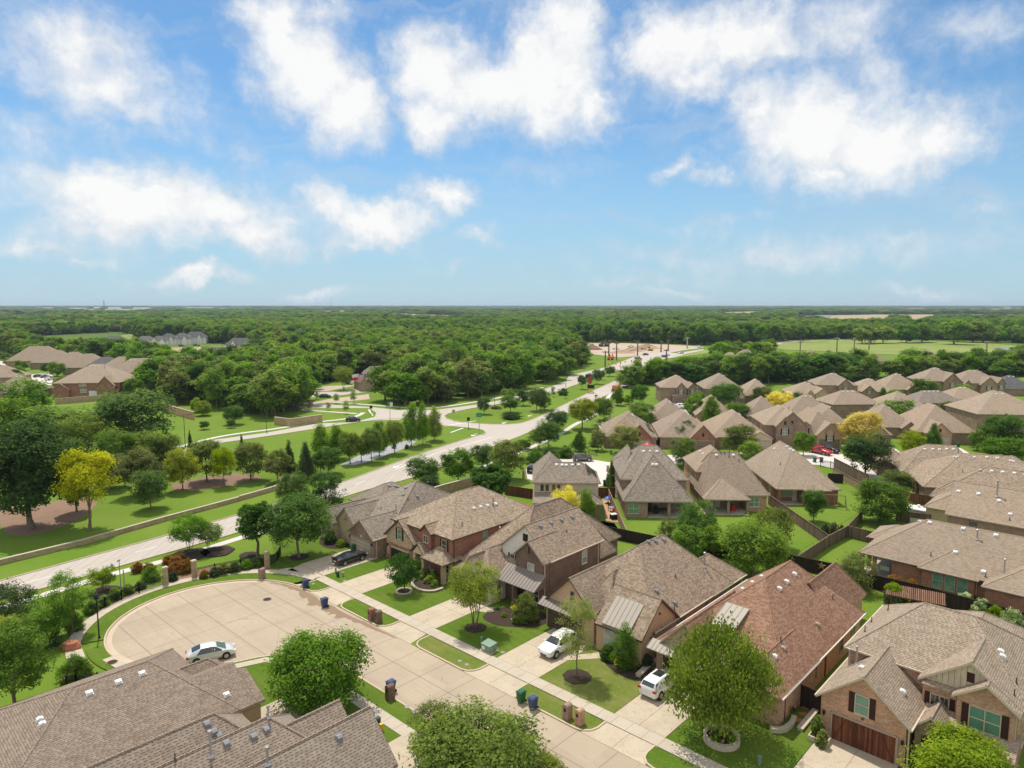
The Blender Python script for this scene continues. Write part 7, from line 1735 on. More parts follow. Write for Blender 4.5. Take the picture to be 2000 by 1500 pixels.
gi, go = ng.nodes.new('NodeGroupInput'), ng.nodes.new('NodeGroupOutput')
gtot = ng.nodes.new('GeometryNodeJoinGeometry')
for k in sorted(src):
 oi = ng.nodes.new('GeometryNodeObjectInfo'); oi.transform_space = 'ORIGINAL'; oi.inputs['Object'].default_value = src[k]; oi.inputs['As Instance'].default_value = True
 ip = ng.nodes.new('GeometryNodeInstanceOnPoints')
 at = lambda n, t='FLOAT': (lambda nd: (setattr(nd, 'data_type', t), nd.inputs['Name'].__setattr__('default_value', n), [o_ for o_ in nd.outputs if o_.enabled][0])[2])(ng.nodes.new('GeometryNodeInputNamedAttribute'))
 cx = ng.nodes.new('ShaderNodeCombineXYZ'); a_, b_ = at('wsc'), at('hsc')
 for q_, i_ in ((a_, 0), (a_, 1), (b_, 2)): ng.links.new(q_, cx.inputs[i_])
 cmp_ = ng.nodes.new('FunctionNodeCompare'); cmp_.data_type = 'INT'; cmp_.operation = 'EQUAL'
 ii = [s for s in cmp_.inputs if s.enabled]
 ng.links.new(at('pick', 'INT'), ii[0]); ii[1].default_value = k
 rv = ng.nodes.new('FunctionNodeRandomValue'); rv.data_type = 'FLOAT'
 fl = [s for s in rv.inputs if s.enabled]; fl[0].default_value = 0; fl[1].default_value = 6.283
 cr_ = ng.nodes.new('ShaderNodeCombineXYZ'); ng.links.new([s for s in rv.outputs if s.enabled][0], cr_.inputs[2])
 ng.links.new(gi.outputs[0], ip.inputs['Points']); ng.links.new(cmp_.outputs[0], ip.inputs['Selection']); ng.links.new(oi.outputs['Geometry'], ip.inputs['Instance'])
 ng.links.new(cx.outputs[0], ip.inputs['Scale']); ng.links.new(cr_.outputs[0], ip.inputs['Rotation'])
 ng.links.new(ip.outputs[0], gtot.inputs[0])
ng.links.new(gtot.outputs[0], go.inputs[0])
md = wood_o.modifiers.new('woodland', 'NODES'); md.node_group = ng
print('trees', len(TREES), 'woodland points', len(REST))
# ---------------------------------------------------------------- fences and walls
def fence(pts, h, m, label, name='wood_fence', cat='fence', posts=True, z0=0.0, group=None, back=1):
 o3 = Vector((pts[0][0], pts[0][1], 0))
 e = empty(name, o3, 0, label, cat, group)
 P = [Vector((p[0], p[1], 0)) - o3 for p in pts]
 mb, cp, ps = MB(), MB(), []
 for a, b in zip(P, P[1:]):
  d = (b - a); L = d.length; d.normalize(); n = Vector((-d.y, d.x, 0))
  up = Vector((0, 0, 1))
  mb.obox((a + b) / 2 + up * (z0 + h / 2), d, n, up, L / 2, .012, h / 2)
  for zz in (.3, h * .52, h - .25): mb.obox((a + b) / 2 + n * .04 * back + up * (z0 + zz), d, n, up, L / 2 - .02, .022, .045)
  cp.obox((a + b) / 2 + up * (z0 + h + .018), d, n, up, L / 2 + .03, .07, .018)
  k = max(1, int(L / 2.4))
  for i in range(k + 1): ps.append(a.lerp(b, i / k) + n * .09 * back)
 mb.build('panel', M[m], e); cp.build('cap_rail', M[m], e)
 for p in ps if posts else []:
  q = MB(); q.box(p.x - .045, p.y - .045, 0, p.x + .045, p.y + .045, z0 + h - .05); q.build('post', M[m], e)
 return e
def wall_run(pts, h, th, m, cap, label, name='stone_wall', z0=0, cat='wall', smoothit=0, ch=.10):
 o3 = Vector((pts[0][0], pts[0][1], 0)); e = empty(name, o3, 0, label, cat)
 L = smooth(pts, smoothit) if smoothit else [Vector((p[0], p[1], 0)) for p in pts]
 L = [p - o3 for p in L]
 mb = MB(); mb.curb(L, th, z0, z0 + h); mb.build('wall', M[m], e)
 mb = MB(); mb.curb(L, th + .12, z0 + h, z0 + h + ch); mb.build('coping', M[cap], e)
 return e
S2 = lambda *a: [ST(*p) for p in a]
fence(S2((-61, 82.0), (-50.8, 83.6), (-42, 86.5), (-33.9, 89.5)), 1.8, 'fence_dark', 'black-stained fence behind the dark brick and stucco houses')
fence(S2((-33.9, 89.5), (-28.3, 90.2), (-22.8, 89.8), (-18.2, 90.2), (-12.7, 89.8), (-6, 89.6)), 1.8, 'fence_dark', 'black-stained fence carrying the metal star below the long brick house')
fence([G(1500, 985), ST(-32.6, 101.2)], 1.8, 'fence_grey', 'weathered brown fence between the covered patio lawn and the bay roof lawn')
fence(S2((-32.75, 89.9), (-32.6, 101.2), (-32.1, 107.7), (-33.1, 118.3)), 1.8, 'fence_grey', 'long grey-brown fence running up to the large back-yard tree')
fence(S2((-32.1, 107.7), (-29.6, 107.5), (-27.2, 107.2)), 1.8, 'fence_grey', 'short weathered fence joining the long brick house corner')
fence(S2((-47.0, 146.3), (-37.4, 135.8)), 2.0, 'fence_grey', 'tall brown fence on top of the rubble retaining wall', z0=1.6)
wall_run(S2((-46.9, 146.0), (-37.5, 135.6)), 1.55, .3, 'stone_wall', 'fence_grey', 'rubble stone retaining wall under the tall brown fence', 'retaining_wall', ch=.04)
fence([G(1617, 942), G(1646, 944)], 1.8, 'fence_dark', 'short dark fence beside the bay roof house')
fence(S2((-31.2, 134.6), (-26.9, 134.9)), 1.8, 'fence_red', 'reddish fence beside the hip house behind the hot tub')
fence(S2((-29.0, 121.6), (-24.3, 122.6)), 1.8, 'fence_grey', 'broken-slatted dark fence in front of the hot tub')
fence(S2((-75.1, 79.2), (-89.0, 79.2)), 1.8, 'fence_dark', 'dark fence behind the stone gable house')
fence(S2((-75.3, 77.0), (-75.3, 80.3), (-70, 81.0), (-61, 82.0)), 1.8, 'fence_dark', 'dark fence around the red playset')
fence(S2((-70.6, 99.9), (-55.5, 83.2)), 1.8, 'fence_tan', 'pale new wooden fence between cream house deck and steep roof house')
fence(S2((-72.4, 99.2), (-70.2, 101.4)), 1.8, 'fence_red', 'red-brown gate fence at the side of the cream siding house', 'gate_fence')
fence(S2((-86.2, 88.8), (-80.2, 90.3)), 1.8, 'fence_red', 'red-brown fence left of the cream siding house')
fence(S2((-20.4, 58.2), (-17.9, 58.2)), 2.0, 'fence_dark', 'black gate fence between the red roof house and the brick house', 'gate_fence', posts=False)
fence(S2((-33.9, 57.6), (-32.4, 57.6)), 1.8, 'fence_dark', 'dark gate beside the stucco gable wall', 'gate_fence', posts=False)
fence(S2((-18.0, 89.2), (-18.2, 83.4)), 1.7, 'fence_dark', 'dark side fence at the pergola')
fence([G(1293, 812), G(1275, 815)], 1.8, 'fence_red', 'red-brown fence left of the paired dormer house'); fence([G(1275, 872), G(1290, 874)], 1.8, 'fence_dark', 'dark gate fence right of the solar panel house', posts=False)
fence([G(1510, 876), G(1528, 878)], 1.8, 'fence_red', 'red-brown gate beside the cream garage', posts=False)
fence([G(104, 776), G(135, 768)], 1.8, 'fence_red', 'brown fence left of the large brick house')
def iron(pts, h, label, name='iron_fence', n=None):
 o3 = Vector((pts[0][0], pts[0][1], 0)); e = empty(name, o3, 0, label, 'fence')
 P = [Vector((p[0], p[1], 0)) - o3 for p in pts]; rl, pk = MB(), MB()
 for a, b in zip(P, P[1:]):
  for zz in (.15, h - .18, h - .02): rl.bar(a + Vector((0, 0, zz)), b + Vector((0, 0, zz)), .045, .055)
  L = (b - a).length; k = max(2, int(L / .14))
  for i in range(k): p = a.lerp(b, (i + .5) / k); pk.box(p.x - .014, p.y - .014, .1, p.x + .014, p.y + .014, h)
  k = max(1, int(L / 2.3))
  for i in range(k + 1):
   p = a.lerp(b, i / k); q = MB(); q.box(p.x - .05, p.y - .05, 0, p.x + .05, p.y + .05, h + .12); q.build('post', M['black_metal'], e)
 rl.build('rail', M['black_metal'], e); pk.build('pickets', M['black_metal'], e)
iron([G(380, 1129), G(420, 1120), G(470, 1110), G(521, 1107)], 1.25, 'black iron fence between the middle and right stone pillars')
iron([G(522, 1107), G(541, 1096), G(548, 1082)], 1.25, 'short black iron fence turning back from the right pillar')
iron([G(323, 1142), G(272, 1160), G(238, 1173), G(206, 1188), G(181, 1202)], 1.25, 'black iron fence dropping from the left pillar to the lamp post')
iron([G(131, 1352), G(150, 1349), G(192, 1345)], 1.5, 'black iron gate showing above the brown roof', 'iron_gate')
iron([G(1150, 888), G(1166, 890)], 1.3, 'small iron fence on the grass by the rear cul-de-sac'); iron([G(1602, 912), G(1622, 915), G(1640, 920)], 1.5, 'iron railing in front of the pickup driveway')
wall_run(GP([(-40, 1118), (0, 1103), (160, 1064), (320, 1018), (467, 978)]), .68, .35, 'stone_pillar', 'concrete_walk', 'long low stone wall along the left grass, lower stretch')
wall_run(GP([(468, 977.5), (505, 967), (546, 955), (566, 945), (572, 938), (562, 930), (548, 927)]), .78, .35, 'stone_pillar', 'concrete_walk', 'raised end of the long stone wall curving into the trees', smoothit=1)
wall_run(GP([(846, 973), (868, 966), (905, 956), (934, 948)]), 1.9, .3, 'stone_wall', 'concrete_walk', 'tan stone garden wall beside the avenue behind the corner house', 'garden_wall')
wall_run(GP([(108, 790), (190, 783), (331, 778)]), 2.0, .3, 'stone_pillar', 'concrete_walk', 'brick wall in front of the large brick house at left', 'garden_wall')
wall_run(GP([(315, 800), (345, 810), (379, 820)]), 2.4, .3, 'brick_tan', 'concrete_walk', 'tan sloping brick wall on the far grass', 'garden_wall')
wall_run(GP([(1168, 843), (1174, 852), (1182, 868)]), 2.0, .3, 'stucco_cream', 'concrete_walk', 'light garden wall with pale coping by the first gable house', 'garden_wall')
wall_run(GP([(1172, 832), (1192, 825)]), 2.0, .3, 'stucco_cream', 'concrete_walk', 'short light wall behind the solar panel house', 'garden_wall')
wall_run(GP([(537, 829), (567, 833), (629, 824)]), 2.2, .5, 'stone_pillar', 'concrete_walk', 'L-shaped stone entrance sign wall on the grass', 'sign_wall')
wall_run(S2((-37.4, 52.4), (-34.4, 50.0), (-33.2, 50.3), (-33.0, 52.6)), .3, .25, 'rock', 'rock', 'low stone edging in front of the stucco house bed', 'stone_edging', ch=.06) if False else None
wall_run(GP([(1246, 1325), (1262, 1310), (1290, 1290)]), .35, .45, 'rock', 'concrete_walk', 'tan stone edging strip beside the second white car', 'stone_edging', ch=.06)
wall_run(GP([(1504, 1432), (1530, 1434), (1548, 1420), (1551, 1408)]), .45, .3, 'rock', 'concrete_walk', 'curved low stone edging at the red roof house corner', 'stone_edging', smoothit=1, ch=.07)
wall_run(GP([(1562, 1430), (1580, 1408), (1598, 1386)]), .3, .4, 'rock', 'concrete_walk', 'straight low stone edging beside the wooden garage house', 'stone_edging', ch=.06)
wall_run([SK(*p) for p in ()] or S2((-66.6, 52.2), (-66.0, 51.0), (-63.8, 50.3), (-62.0, 51.2), (-61.9, 52.8)), .3, .22, 'stone_wall', 'concrete_walk', 'curved stone edging of the porch bed', 'stone_edging', smoothit=2, ch=.06)
for px, py, r, h, m, lb in ((789, 1157, .9, .12, 'concrete_walk', 'round concrete ring around the small dark tree'), (1409, 1449, 1.3, .5, 'rock', 'round stone planter ring around the feathery tree')):
 c = G(px, py); e = empty('tree_ring', c, 0, lb, 'planter')
 mb = MB(); mb.curb([(r * math.cos(a * math.pi / 16), r * math.sin(a * math.pi / 16)) for a in range(32)], .28, 0, h + .11, closed=True); mb.build('ring', M[m], e)
 mb = MB(); mb.prism([((r - .1) * math.cos(a * math.pi / 8), (r - .1) * math.sin(a * math.pi / 8)) for a in range(16)], 0, h * .6 + .1); mb.build('soil', M['mulch'], e)
c = G(1409, 1452)
for i, (dx, dy, cl) in enumerate(((-.7, -.3, 'mid'), (.6, -.4, 'bright'), (.2, .6, 'dark'))):
 V, tone, _ = crown_arrays('dome', .38, 0, .5, 26, 30, .12, .2, 40 + i)
 e = link('planter_plant', np_mesh('planter_plant', V, np.arange(len(V)).reshape(-1, 4), [LM[cl]], tone), None, c + Vector((dx, dy, .42)))
 tag(e, ['left low plant in the round stone planter', 'right bright low plant in the round stone planter', 'rear dark low plant in the round stone planter'][i], 'plant')
for i, (px, py, top, lb) in enumerate(((324, 1143, 1107, 'left stone gate pillar with white cap'), (380, 1129, 1094, 'middle stone gate pillar with white cap'), (522, 1109, 1077, 'right stone gate pillar where the iron fence ends'), (1023, 937, 919, 'stone pillar by the rear cul-de-sac hedge'), (1187, 921, 909, 'small brick pillar beside the steep roof house'), (1277, 811, 796, 'stone pillar by the first wood-edge house fence'))):
 p = G(px, py); h = height_at(p, top); w = .5 if i < 3 else .42
 e = empty('stone_pillar', p, TH + R(i * 3), lb, 'pillar')
 mb = MB(); mb.box(-w / 2, -w / 2, 0, w / 2, w / 2, h - .12); mb.box(-w / 2 - .04, -w / 2 - .04, 0, w / 2 + .04, w / 2 + .04, .3); mb.build('shaft', M['stone_pillar'], e)
 mb = MB(); mb.box(-w / 2 - .07, -w / 2 - .07, h - .12, w / 2 + .07, w / 2 + .07, h - .03); mb.box(-w / 2, -w / 2, h - .03, w / 2, w / 2, h + .02); mb.build('cap', M['concrete_walk'], e)
# ---------------------------------------------------------------- street furniture
def wheelie(px, py, m, label, rz=TH, z=0.02):
 e = empty('wheeled_bin', G(px, py, 0) + Vector((0, 0, z)), rz, label, 'bin', 'wheeled rubbish bins')
 mb = MB()
 a = [(-.22, -.28), (.22, -.28), (.22, .26), (-.22, .26)]; b = [(-.29, -.37), (.29, -.37), (.29, .36), (-.29, .36)]
 for i in range(4):
  j = (i + 1) % 4; mb.poly([(*a[i], .08), (*a[j], .08), (*b[j], 1.02), (*b[i], 1.02)])
 mb.poly([(*p, .08) for p in a[::-1]]); mb.curb([Vector((*p, 0)) for p in b], .05, .98, 1.05, closed=True)
 mb.box(-.22, -.36, .5, .22, -.33, .9); mb.build('body', M[m], e)
 l = MB(); l.box(-.32, -.41, 1.05, .32, .38, 1.09); l.box(-.24, -.3, 1.09, .24, .26, 1.14); l.build('lid', M[m], e)
 hb = MB(); hb.tube((-.27, .43, 1.0), (.27, .43, 1.0), .025, n=6); hb.bar((-.28, .36, 1.0), (-.28, .43, 1.0), .03, .03); hb.bar((.28, .36, 1.0), (.28, .43, 1.0), .03, .03); hb.build('handle', M[m], e)
 for s in (-1, 1):
  w = MB(); w.tube((s * .24, .30, .13), (s * .31, .30, .13), .13, n=10); w.build('wheel', M['tyre'], e)
for px, py, m, lb in ((597, 1149, 'bin_blue', 'blue wheeled bin nearest the small verge island in the cul-de-sac'), (634, 1186, 'bin_blue', 'blue wheeled bin alone in the street gutter by the damp patch'), (764, 1352, 'bin_blue', 'blue wheeled bin standing behind the single brick mailbox'), (1018, 1372, 'bin_green', 'green wheeled bin at the kerb beside the blue one'), (1041, 1385, 'bin_blue', 'blue wheeled bin at the kerb beside the green one'),
       (1591, 903, 'bin_green', 'green wheeled bin across from the red pickup'), (1604, 903, 'bin_blue', 'blue wheeled bin across from the red pickup'), (690, 1079, 'bin_green', 'green wheeled bin in front of the tan garage door'), (1181, 949, 'dark', 'black bin on the grass by the rear cul-de-sac, left one'), (1187, 949, 'dark', 'black bin on the grass by the rear cul-de-sac, right one'), (1871, 874, 'bin_green', 'green wheeled bin beside the cream garage at right')):
 wheelie(px, py, m, lb, TH if py > 960 else 0)
def mailbox(px, py, m, label, rz=TH):
 e = empty('brick_mailbox', G(px, py) + Vector((0, 0, .11)), rz, label, 'mailbox', 'brick mailboxes along the kerb')
 mb = MB(); w, d, h = .29, .34, 1.12
 mb.box(-w, -d, -.1, w, d, h, skip='u')
 pr = [(w * math.cos(R(a)), h + .24 * math.sin(R(a))) for a in range(0, 181, 20)]
 for (x0, z0), (x1, z1) in zip(pr, pr[1:]): mb.poly([(x0, -d, z0), (x0, d, z0), (x1, d, z1), (x1, -d, z1)])
 for s in (-1, 1):
  q = [(x, s * d, z) for x, z in pr]; mb.poly(q if s < 0 else q[::-1])
 mb.build('brick_post', M[m], e)
 dmb = MB(); q = [(.12 * math.cos(R(a)), -d - .012, .92 + .14 * math.sin(R(a))) for a in range(0, 181, 30)] + [(-.12, -d - .012, .78), (.12, -d - .012, .78)]
 dmb.poly(q); dmb.box(-.12, -d - .03, .74, .12, -d - .004, .78); dmb.build('mailbox_door', M['black_metal'], e)
for px, py, m, lb in ((726, 1212, 'brick_red', 'redder brick mailbox of the pair on the long verge'), (739, 1217, 'brick_dark', 'darker brick mailbox of the pair on the long verge'), (762, 1367, 'brick_dark', 'single brick mailbox on the near verge in front of a blue bin'), (1108, 1405, 'brick_pink', 'tan brick mailbox of the pair near the bottom kerb'), (1132, 1416, 'brick_tan', 'orange brick mailbox of the pair near the bottom kerb'), (512, 1131, 'brick_brown', 'brick mailbox at the far edge of the cul-de-sac')):
 mailbox(px, py, m, lb, TH if px > 600 else R(150))
def pole(name, px, pb, pt, r, label, cat, m='black_metal', parts=(), rz=0):
 p = G(px, pb); h = height_at(p, pt); e = empty(name, p, rz, label, cat)
 mb = MB(); mb.tube((0, 0, 0), (0, 0, h), r, r * .75, 8); mb.lathe((0, 0, 0), [(r * 2.2, 0), (r * 2.0, .15), (r * 1.1, .3)], 8); mb.build('pole', M[m], e)
 for nm, mm, f in parts:
  q = MB(); f(q, h); q.build(nm, M[mm], e)
 return e
def lamp_head(q, h):
 q.lathe((0, 0, h - .1), [(.06, 0), (.16, .08), (.2, .34), (.26, .38), (.06, .56)], 8)
pole('street_lamp', 194, 1248, 1168, .075, 'black street lamp on the ring verge at the left of the cul-de-sac', 'street lamp', parts=[('lantern', 'black_metal', lamp_head), ('lamp_arms', 'black_metal', lambda q, h: (q.bar((-.32, 0, h - .08), (.32, 0, h - .08), .06, .06), q.bar((0, -.32, h - .08), (0, .32, h - .08), .06, .06)))])
pole('camera_pole', 236, 1147, 1093, .06, 'thin silver pole with small camera head by the avenue path', 'pole', 'galv', [('camera', 'galv', lambda q, h: q.box(-.1, -.3, h - .15, .1, .15, h))])
pole('bollard', 243, 1147, 1113, .09, 'short thick beige post beside the silver pole', 'post', 'concrete_walk')
arm = lambda q, h: (q.bar((0, 0, h - .1), (1.6, 0, h + .1), .06, .06), q.box(1.3, -.12, h + .02, 2.0, .12, h + .12))
arm2 = lambda q, h: (q.bar((0, 0, h - .1), (-1.6, 0, h + .1), .06, .06), q.box(-2.0, -.12, h + .02, -1.3, .12, h + .12))
pole('street_lamp', 362, 872, 810, .08, 'tall dark lamp pole beside the far carriageway at left', 'street lamp', parts=[('lamp_arm', 'black_metal', arm)])
pole('street_lamp', 626, 922, 866, .07, 'lamp pole with side arm rising from the evergreens', 'street lamp', parts=[('lamp_arm', 'black_metal', arm)])
pole('street_lamp', 521, 845, 824, .07, 'short black lamp by the stone entrance sign', 'street lamp', parts=[('lantern', 'black_metal', lamp_head)])
pole('street_lamp', 780, 800, 777, .07, 'thin lamp on the far grass verge of the crossing', 'street lamp', parts=[('lantern', 'black_metal', lamp_head)])
pole('street_lamp', 966, 797, 773, .07, 'lamp among the trees behind the median hedge', 'street lamp', parts=[('lantern', 'black_metal', lamp_head)])
pole('street_lamp', 1055, 809, 788, .06, 'dark post between the touching pair of median trees', 'street lamp', parts=[('lantern', 'black_metal', lamp_head)])
pole('street_lamp', 1105, 756, 733, .09, 'double-headed lamp on the far median nose', 'street lamp', parts=[('lamp_arm', 'black_metal', arm), ('lamp_arm', 'black_metal', arm2)])
sg = lambda w, hh, z: (lambda q, h: q.box(-w / 2, -.08, h - z - hh, w / 2, -.03, h - z))
pole('sign_post', 762, 826, 784, .08, 'tall pole with green street name plates at the crossing', 'street sign', 'galv', [('sign_plate', 'sign_green', sg(1.3, .9, .1)), ('sign_plate', 'white', lambda q, h: q.box(.05, -.14, h - 1.6, .9, -.09, h - .3))])
pole('sign_post', 936, 846, 795, .1, 'tall pole with pale green plates at the median tip', 'street sign', 'galv', [('sign_plate', 'sign_green', sg(1.6, 1.2, 1.6))])
pole('sign_post', 915, 838, 815, .07, 'black backed sign on a post at the near median tip', 'street sign', 'black_metal', [('sign_plate', 'black_metal', sg(.8, 1.0, 0))])
pole('sign_post', 886, 822, 800, .07, 'sign post with brown back at the far median tip', 'street sign', 'galv', [('sign_plate', 'trim_tan', sg(.9, 1.1, 0))])
pole('sign_post', 725, 810, 792, .07, 'black backed sign at the mouth of the side street', 'street sign', 'black_metal', [('sign_plate', 'black_metal', sg(.9, 1.0, 0))])
def octo(q, h):
 q.poly([(.38 * math.cos(R(22.5 + 45 * k)), -.07, h - .4 + .38 * math.sin(R(22.5 + 45 * k))) for k in range(8)]); q.poly([(.38 * math.cos(R(22.5 + 45 * k)), -.05, h - .4 + .38 * math.sin(R(22.5 + 45 * k))) for k in range(8)][::-1])
pole('stop_sign', 596, 797, 780, .06, 'red stop sign where the side street bends', 'stop sign', 'galv', [('sign_plate', 'red', octo)])
e = pole('works_sign', 1164, 784, 771, .05, 'red and white roadworks sign on the avenue edge', 'road sign', 'galv', [('sign_plate', 'red', sg(1.1, .55, 0)), ('sign_plate', 'white', sg(1.1, .5, .58))])
e = empty('message_board', G(1154, 768), 0, 'black electronic message board on an orange trailer on the median', 'message board')
mb = MB(); mb.box(-1.4, -.1, 1.9, 1.4, .1, 3.4); mb.build('screen', M['dark'], e); mb = MB(); mb.box(-1, -.6, .4, 1, .6, .7); mb.tube((0, 0, .7), (0, 0, 1.9), .1, n=6); mb.build('trailer', M['orange'], e)
for s in (-1, 1):
 mb = MB(); mb.tube((s * .95, 0, .33), (s * 1.15, 0, .33), .33, n=10); mb.build('wheel', M['tyre'], e)
pole('banner_pole', 1149, 758, 735, .06, 'tall red banner on a pole on the median', 'banner', 'galv', [('banner', 'red', lambda q, h: q.box(.05, -.02, h - 3.2, 1.3, .02, h - .2))])
for k, (px, pb, pt, lb) in enumerate(((709, 764, 727, 'flagpole flying the red white and blue single-star flag'), (720, 764, 728, 'flagpole flying the striped national flag'))):
 p = G(px, pb); h = height_at(p, pt); e = empty('flagpole', p, R(12), lb, 'flag')
 mb = MB(); mb.tube((0, 0, 0), (0, 0, h), .09, .05, 8); mb.lathe((0, 0, h), [(.1, 0), (.14, .1), (.1, .2)], 8); mb.build('pole', M['galv'], e)
 fl, fw, fh = MB(), -4.2, 2.6
 def cloth(mb_, x0, x1, z0, z1, m):
  n = 6
  for i in range(n):
   a, b = x0 + (x1 - x0) * i / n, x0 + (x1 - x0) * (i + 1) / n; ya, yb = .25 * math.sin(a * 1.6), .25 * math.sin(b * 1.6)
   q = [(a, ya, h - 3 + z0 + a * .12), (b, yb, h - 3 + z0 + b * .12), (b, yb, h - 3 + z1 + b * .12), (a, ya, h - 3 + z1 + a * .12)]
   mb_.poly(q, m); mb_.poly([(x, y + .02, z) for x, y, z in q[::-1]], m)
 if k == 0:
  cloth(fl, 0, fw / 3, 0, fh, 0); cloth(fl, fw / 3, fw, fh / 2, fh, 1); cloth(fl, fw / 3, fw, 0, fh / 2, 2)
  c = Vector((fw / 6, .25 * math.sin(fw / 6 * 1.6) - .05, h - 3 + fh / 2 + fw / 6 * .12))
  st5 = [c + Vector((math.cos(R(90 + 36 * i)) * (.5 if i % 2 == 0 else .2), 0, math.sin(R(90 + 36 * i)) * (.5 if i % 2 == 0 else .2))) for i in range(10)]
  fl.poly(st5, 1); fl.poly([p_ + Vector((0, .02, 0)) for p_ in st5[::-1]], 1)
 else:
  for i in range(13):
   z0 = fh * i / 13; z1 = fh * (i + 1) / 13
   if i < 6: cloth(fl, 0, fw, z0, z1, 2 if i % 2 == 0 else 1)
   else: cloth(fl, fw * .4, fw, z0, z1, 2 if i % 2 == 0 else 1)
  cloth(fl, 0, fw * .4, fh * 6 / 13, fh, 0)
  for i in range(5):
   for j in range(6):
    x = fw * .4 * (j + .5) / 6; fl.obox((x, .25 * math.sin(x * 1.6) - .02, h - 3 + fh * 6 / 13 + fh * 7 / 13 * (i + .5) / 5 + x * .12), (1, 0, 0), (0, 1, 0), (0, 0, 1), .05, .01, .05, 1)
 fl.build('flag', [M['flag_blue'], M['white'], M['flag_red']], e)
# hydrant, transformer and pedestal boxes, covers
e = empty('fire_hydrant', G(219, 1113), 0, 'blue and white fire hydrant on the avenue verge', 'hydrant')
mb = MB(); mb.lathe((0, 0, 0), [(.2, 0), (.2, .06), (.13, .08), (.13, .55), (.18, .57), (.18, .62)], 10); mb.build('barrel', M['white'], e)
mb = MB(); mb.lathe((0, 0, .62), [(.16, 0), (.14, .12), (.06, .2), (.04, .26)], 10); mb.build('bonnet', M['blue'], e)
for s in (-1, 1):
 mb = MB(); mb.tube((s * .1, 0, .42), (s * .24, 0, .42), .07, n=8); mb.build('outlet', M['blue'], e)
e = empty('transformer_box', G(955, 1273) + Vector((0, 0, .11)), TH, 'pale green electrical transformer box on a pad by the pavement', 'transformer')
mb = MB(); mb.box(-.62, -.5, .1, .62, .5, .8); mb.poly([(-.66, -.54, .8), (.66, -.54, .8), (.66, .54, .92), (-.66, .54, .92)]); mb.poly([(-.66, .54, .8), (-.66, .54, .92), (.66, .54, .92), (.66, .54, .8)]); mb.poly([(.66, -.54, .8), (.66, .54, .8), (.66, .54, .92)]); mb.poly([(-.66, .54, .8), (-.66, -.54, .8), (-.66, .54, .92)]); mb.build('cabinet', M['util_green'], e)
mb = MB(); mb.box(-.75, -.62, -.1, .75, .62, .1); mb.build('pad', M['concrete_walk'], e)
mb = MB(); mb.box(-.5, -.525, .25, -.1, -.503, .6); mb.build('warning_label', M['white'], e)
for px, py, w, hh, m, lb in ((941, 1262, .17, .85, 'util_green', 'slim green post left of the transformer box'), (960, 1279, .1, .6, 'concrete_walk', 'short pale post in front of the transformer box'), (660, 1128, .28, .65, 'dark_green', 'dark green utility pedestal on the lawn between driveways'), (656, 1121, .16, .7, 'util_green', 'pale utility pedestal behind the dark green one'), (670, 1127, .16, .5, 'galv', 'small grey utility post right of the dark green pedestal'),
       (739, 1420, .3, .7, 'dark_green', 'dark green utility pedestal on the near lawn'), (745, 1430, .22, .6, 'yellow', 'tan capped post beside the near green pedestal'), (1176, 884, .3, .9, 'util_green', 'left utility cabinet by the rear cul-de-sac'), (1193, 886, .5, .7, 'util_green', 'right utility cabinet by the rear cul-de-sac'), (1483, 1497, .2, .7, 'util_green', 'green capped post on the lawn at the bottom edge')):
 e = empty('utility_pedestal', G(px, py) + Vector((0, 0, .1)), TH, lb, 'utility box')
 mb = MB(); mb.box(-w / 2, -w / 2, -.05, w / 2, w / 2, hh); mb.build('cabinet', M[m], e); mb = MB(); mb.box(-w / 2 - .03, -w / 2 - .03, hh, w / 2 + .03, w / 2 + .03, hh + .05); mb.build('lid', M[m], e)
for px, py, r, z, lb in ((522, 1171, .42, .03, 'round manhole cover in the cul-de-sac paving'), (219, 1296, .42, .14, 'round manhole cover in the pavement slab beyond the brown roof'), (1087, 0, 0, 0, '')):
 if not r: continue
 e = empty('manhole_cover', G(px, py), 0, lb, 'manhole cover'); mb = MB(); mb.lathe((0, 0, z), [(r, 0), (r, .012)], 20); mb.build('cover', M['mulch'], e); mb = MB(); mb.curb([((r + .05) * math.cos(a * math.pi / 12), (r + .05) * math.sin(a * math.pi / 12)) for a in range(24)], .09, z, z + .016, closed=True); mb.build('frame', M['joint'], e)
for px, py, lb in ((612, 1142, 'round grey meter lid on the small verge island'), (898, 1293, 'left round meter lid at the end of the long verge'), (912, 1300, 'right round meter lid at the end of the long verge'), (795, 1383, 'left round meter lid on the near verge'), (809, 1392, 'right round meter lid on the near verge'), (982, 1276, 'square meter lid beside the driveway edge'), (673, 1136, 'pale meter lid at the lawn edge by the walk')):
 c = G(px, py); mb = MB(); mb.lathe((0, 0, .10), [(.22, 0), (.22, .035), (.16, .04)], 12); o = mb.build('meter_lid', M['vent_grey']); o.location = c; tag(o, lb, 'meter lid')
c = G(139, 1268); mb = MB()
for z0, z1, r0, r1 in ((0, .35, .9, 1.0), (.35, .8, 1.0, .75), (.8, 1.0, .75, .3)):
 A = [(r0 * (1 + .2 * math.sin(3 * k + z0 * 7)) * math.cos(k * .785), r0 * .7 * (1 + .2 * math.cos(2 * k)) * math.sin(k * .785), z0) for k in range(8)]; B = [(r1 * (1 + .2 * math.sin(3 * k + z1 * 7)) * math.cos(k * .785), r1 * .7 * (1 + .2 * math.cos(2 * k)) * math.sin(k * .785), z1) for k in range(8)]
 for k in range(8): mb.poly([A[k], A[(k + 1) % 8], B[(k + 1) % 8], B[k]])
mb.poly(B); o = mb.build('boulder', M['terracotta']); o.location = c; tag(o, 'reddish boulder beside the curved pavement at left', 'boulder')
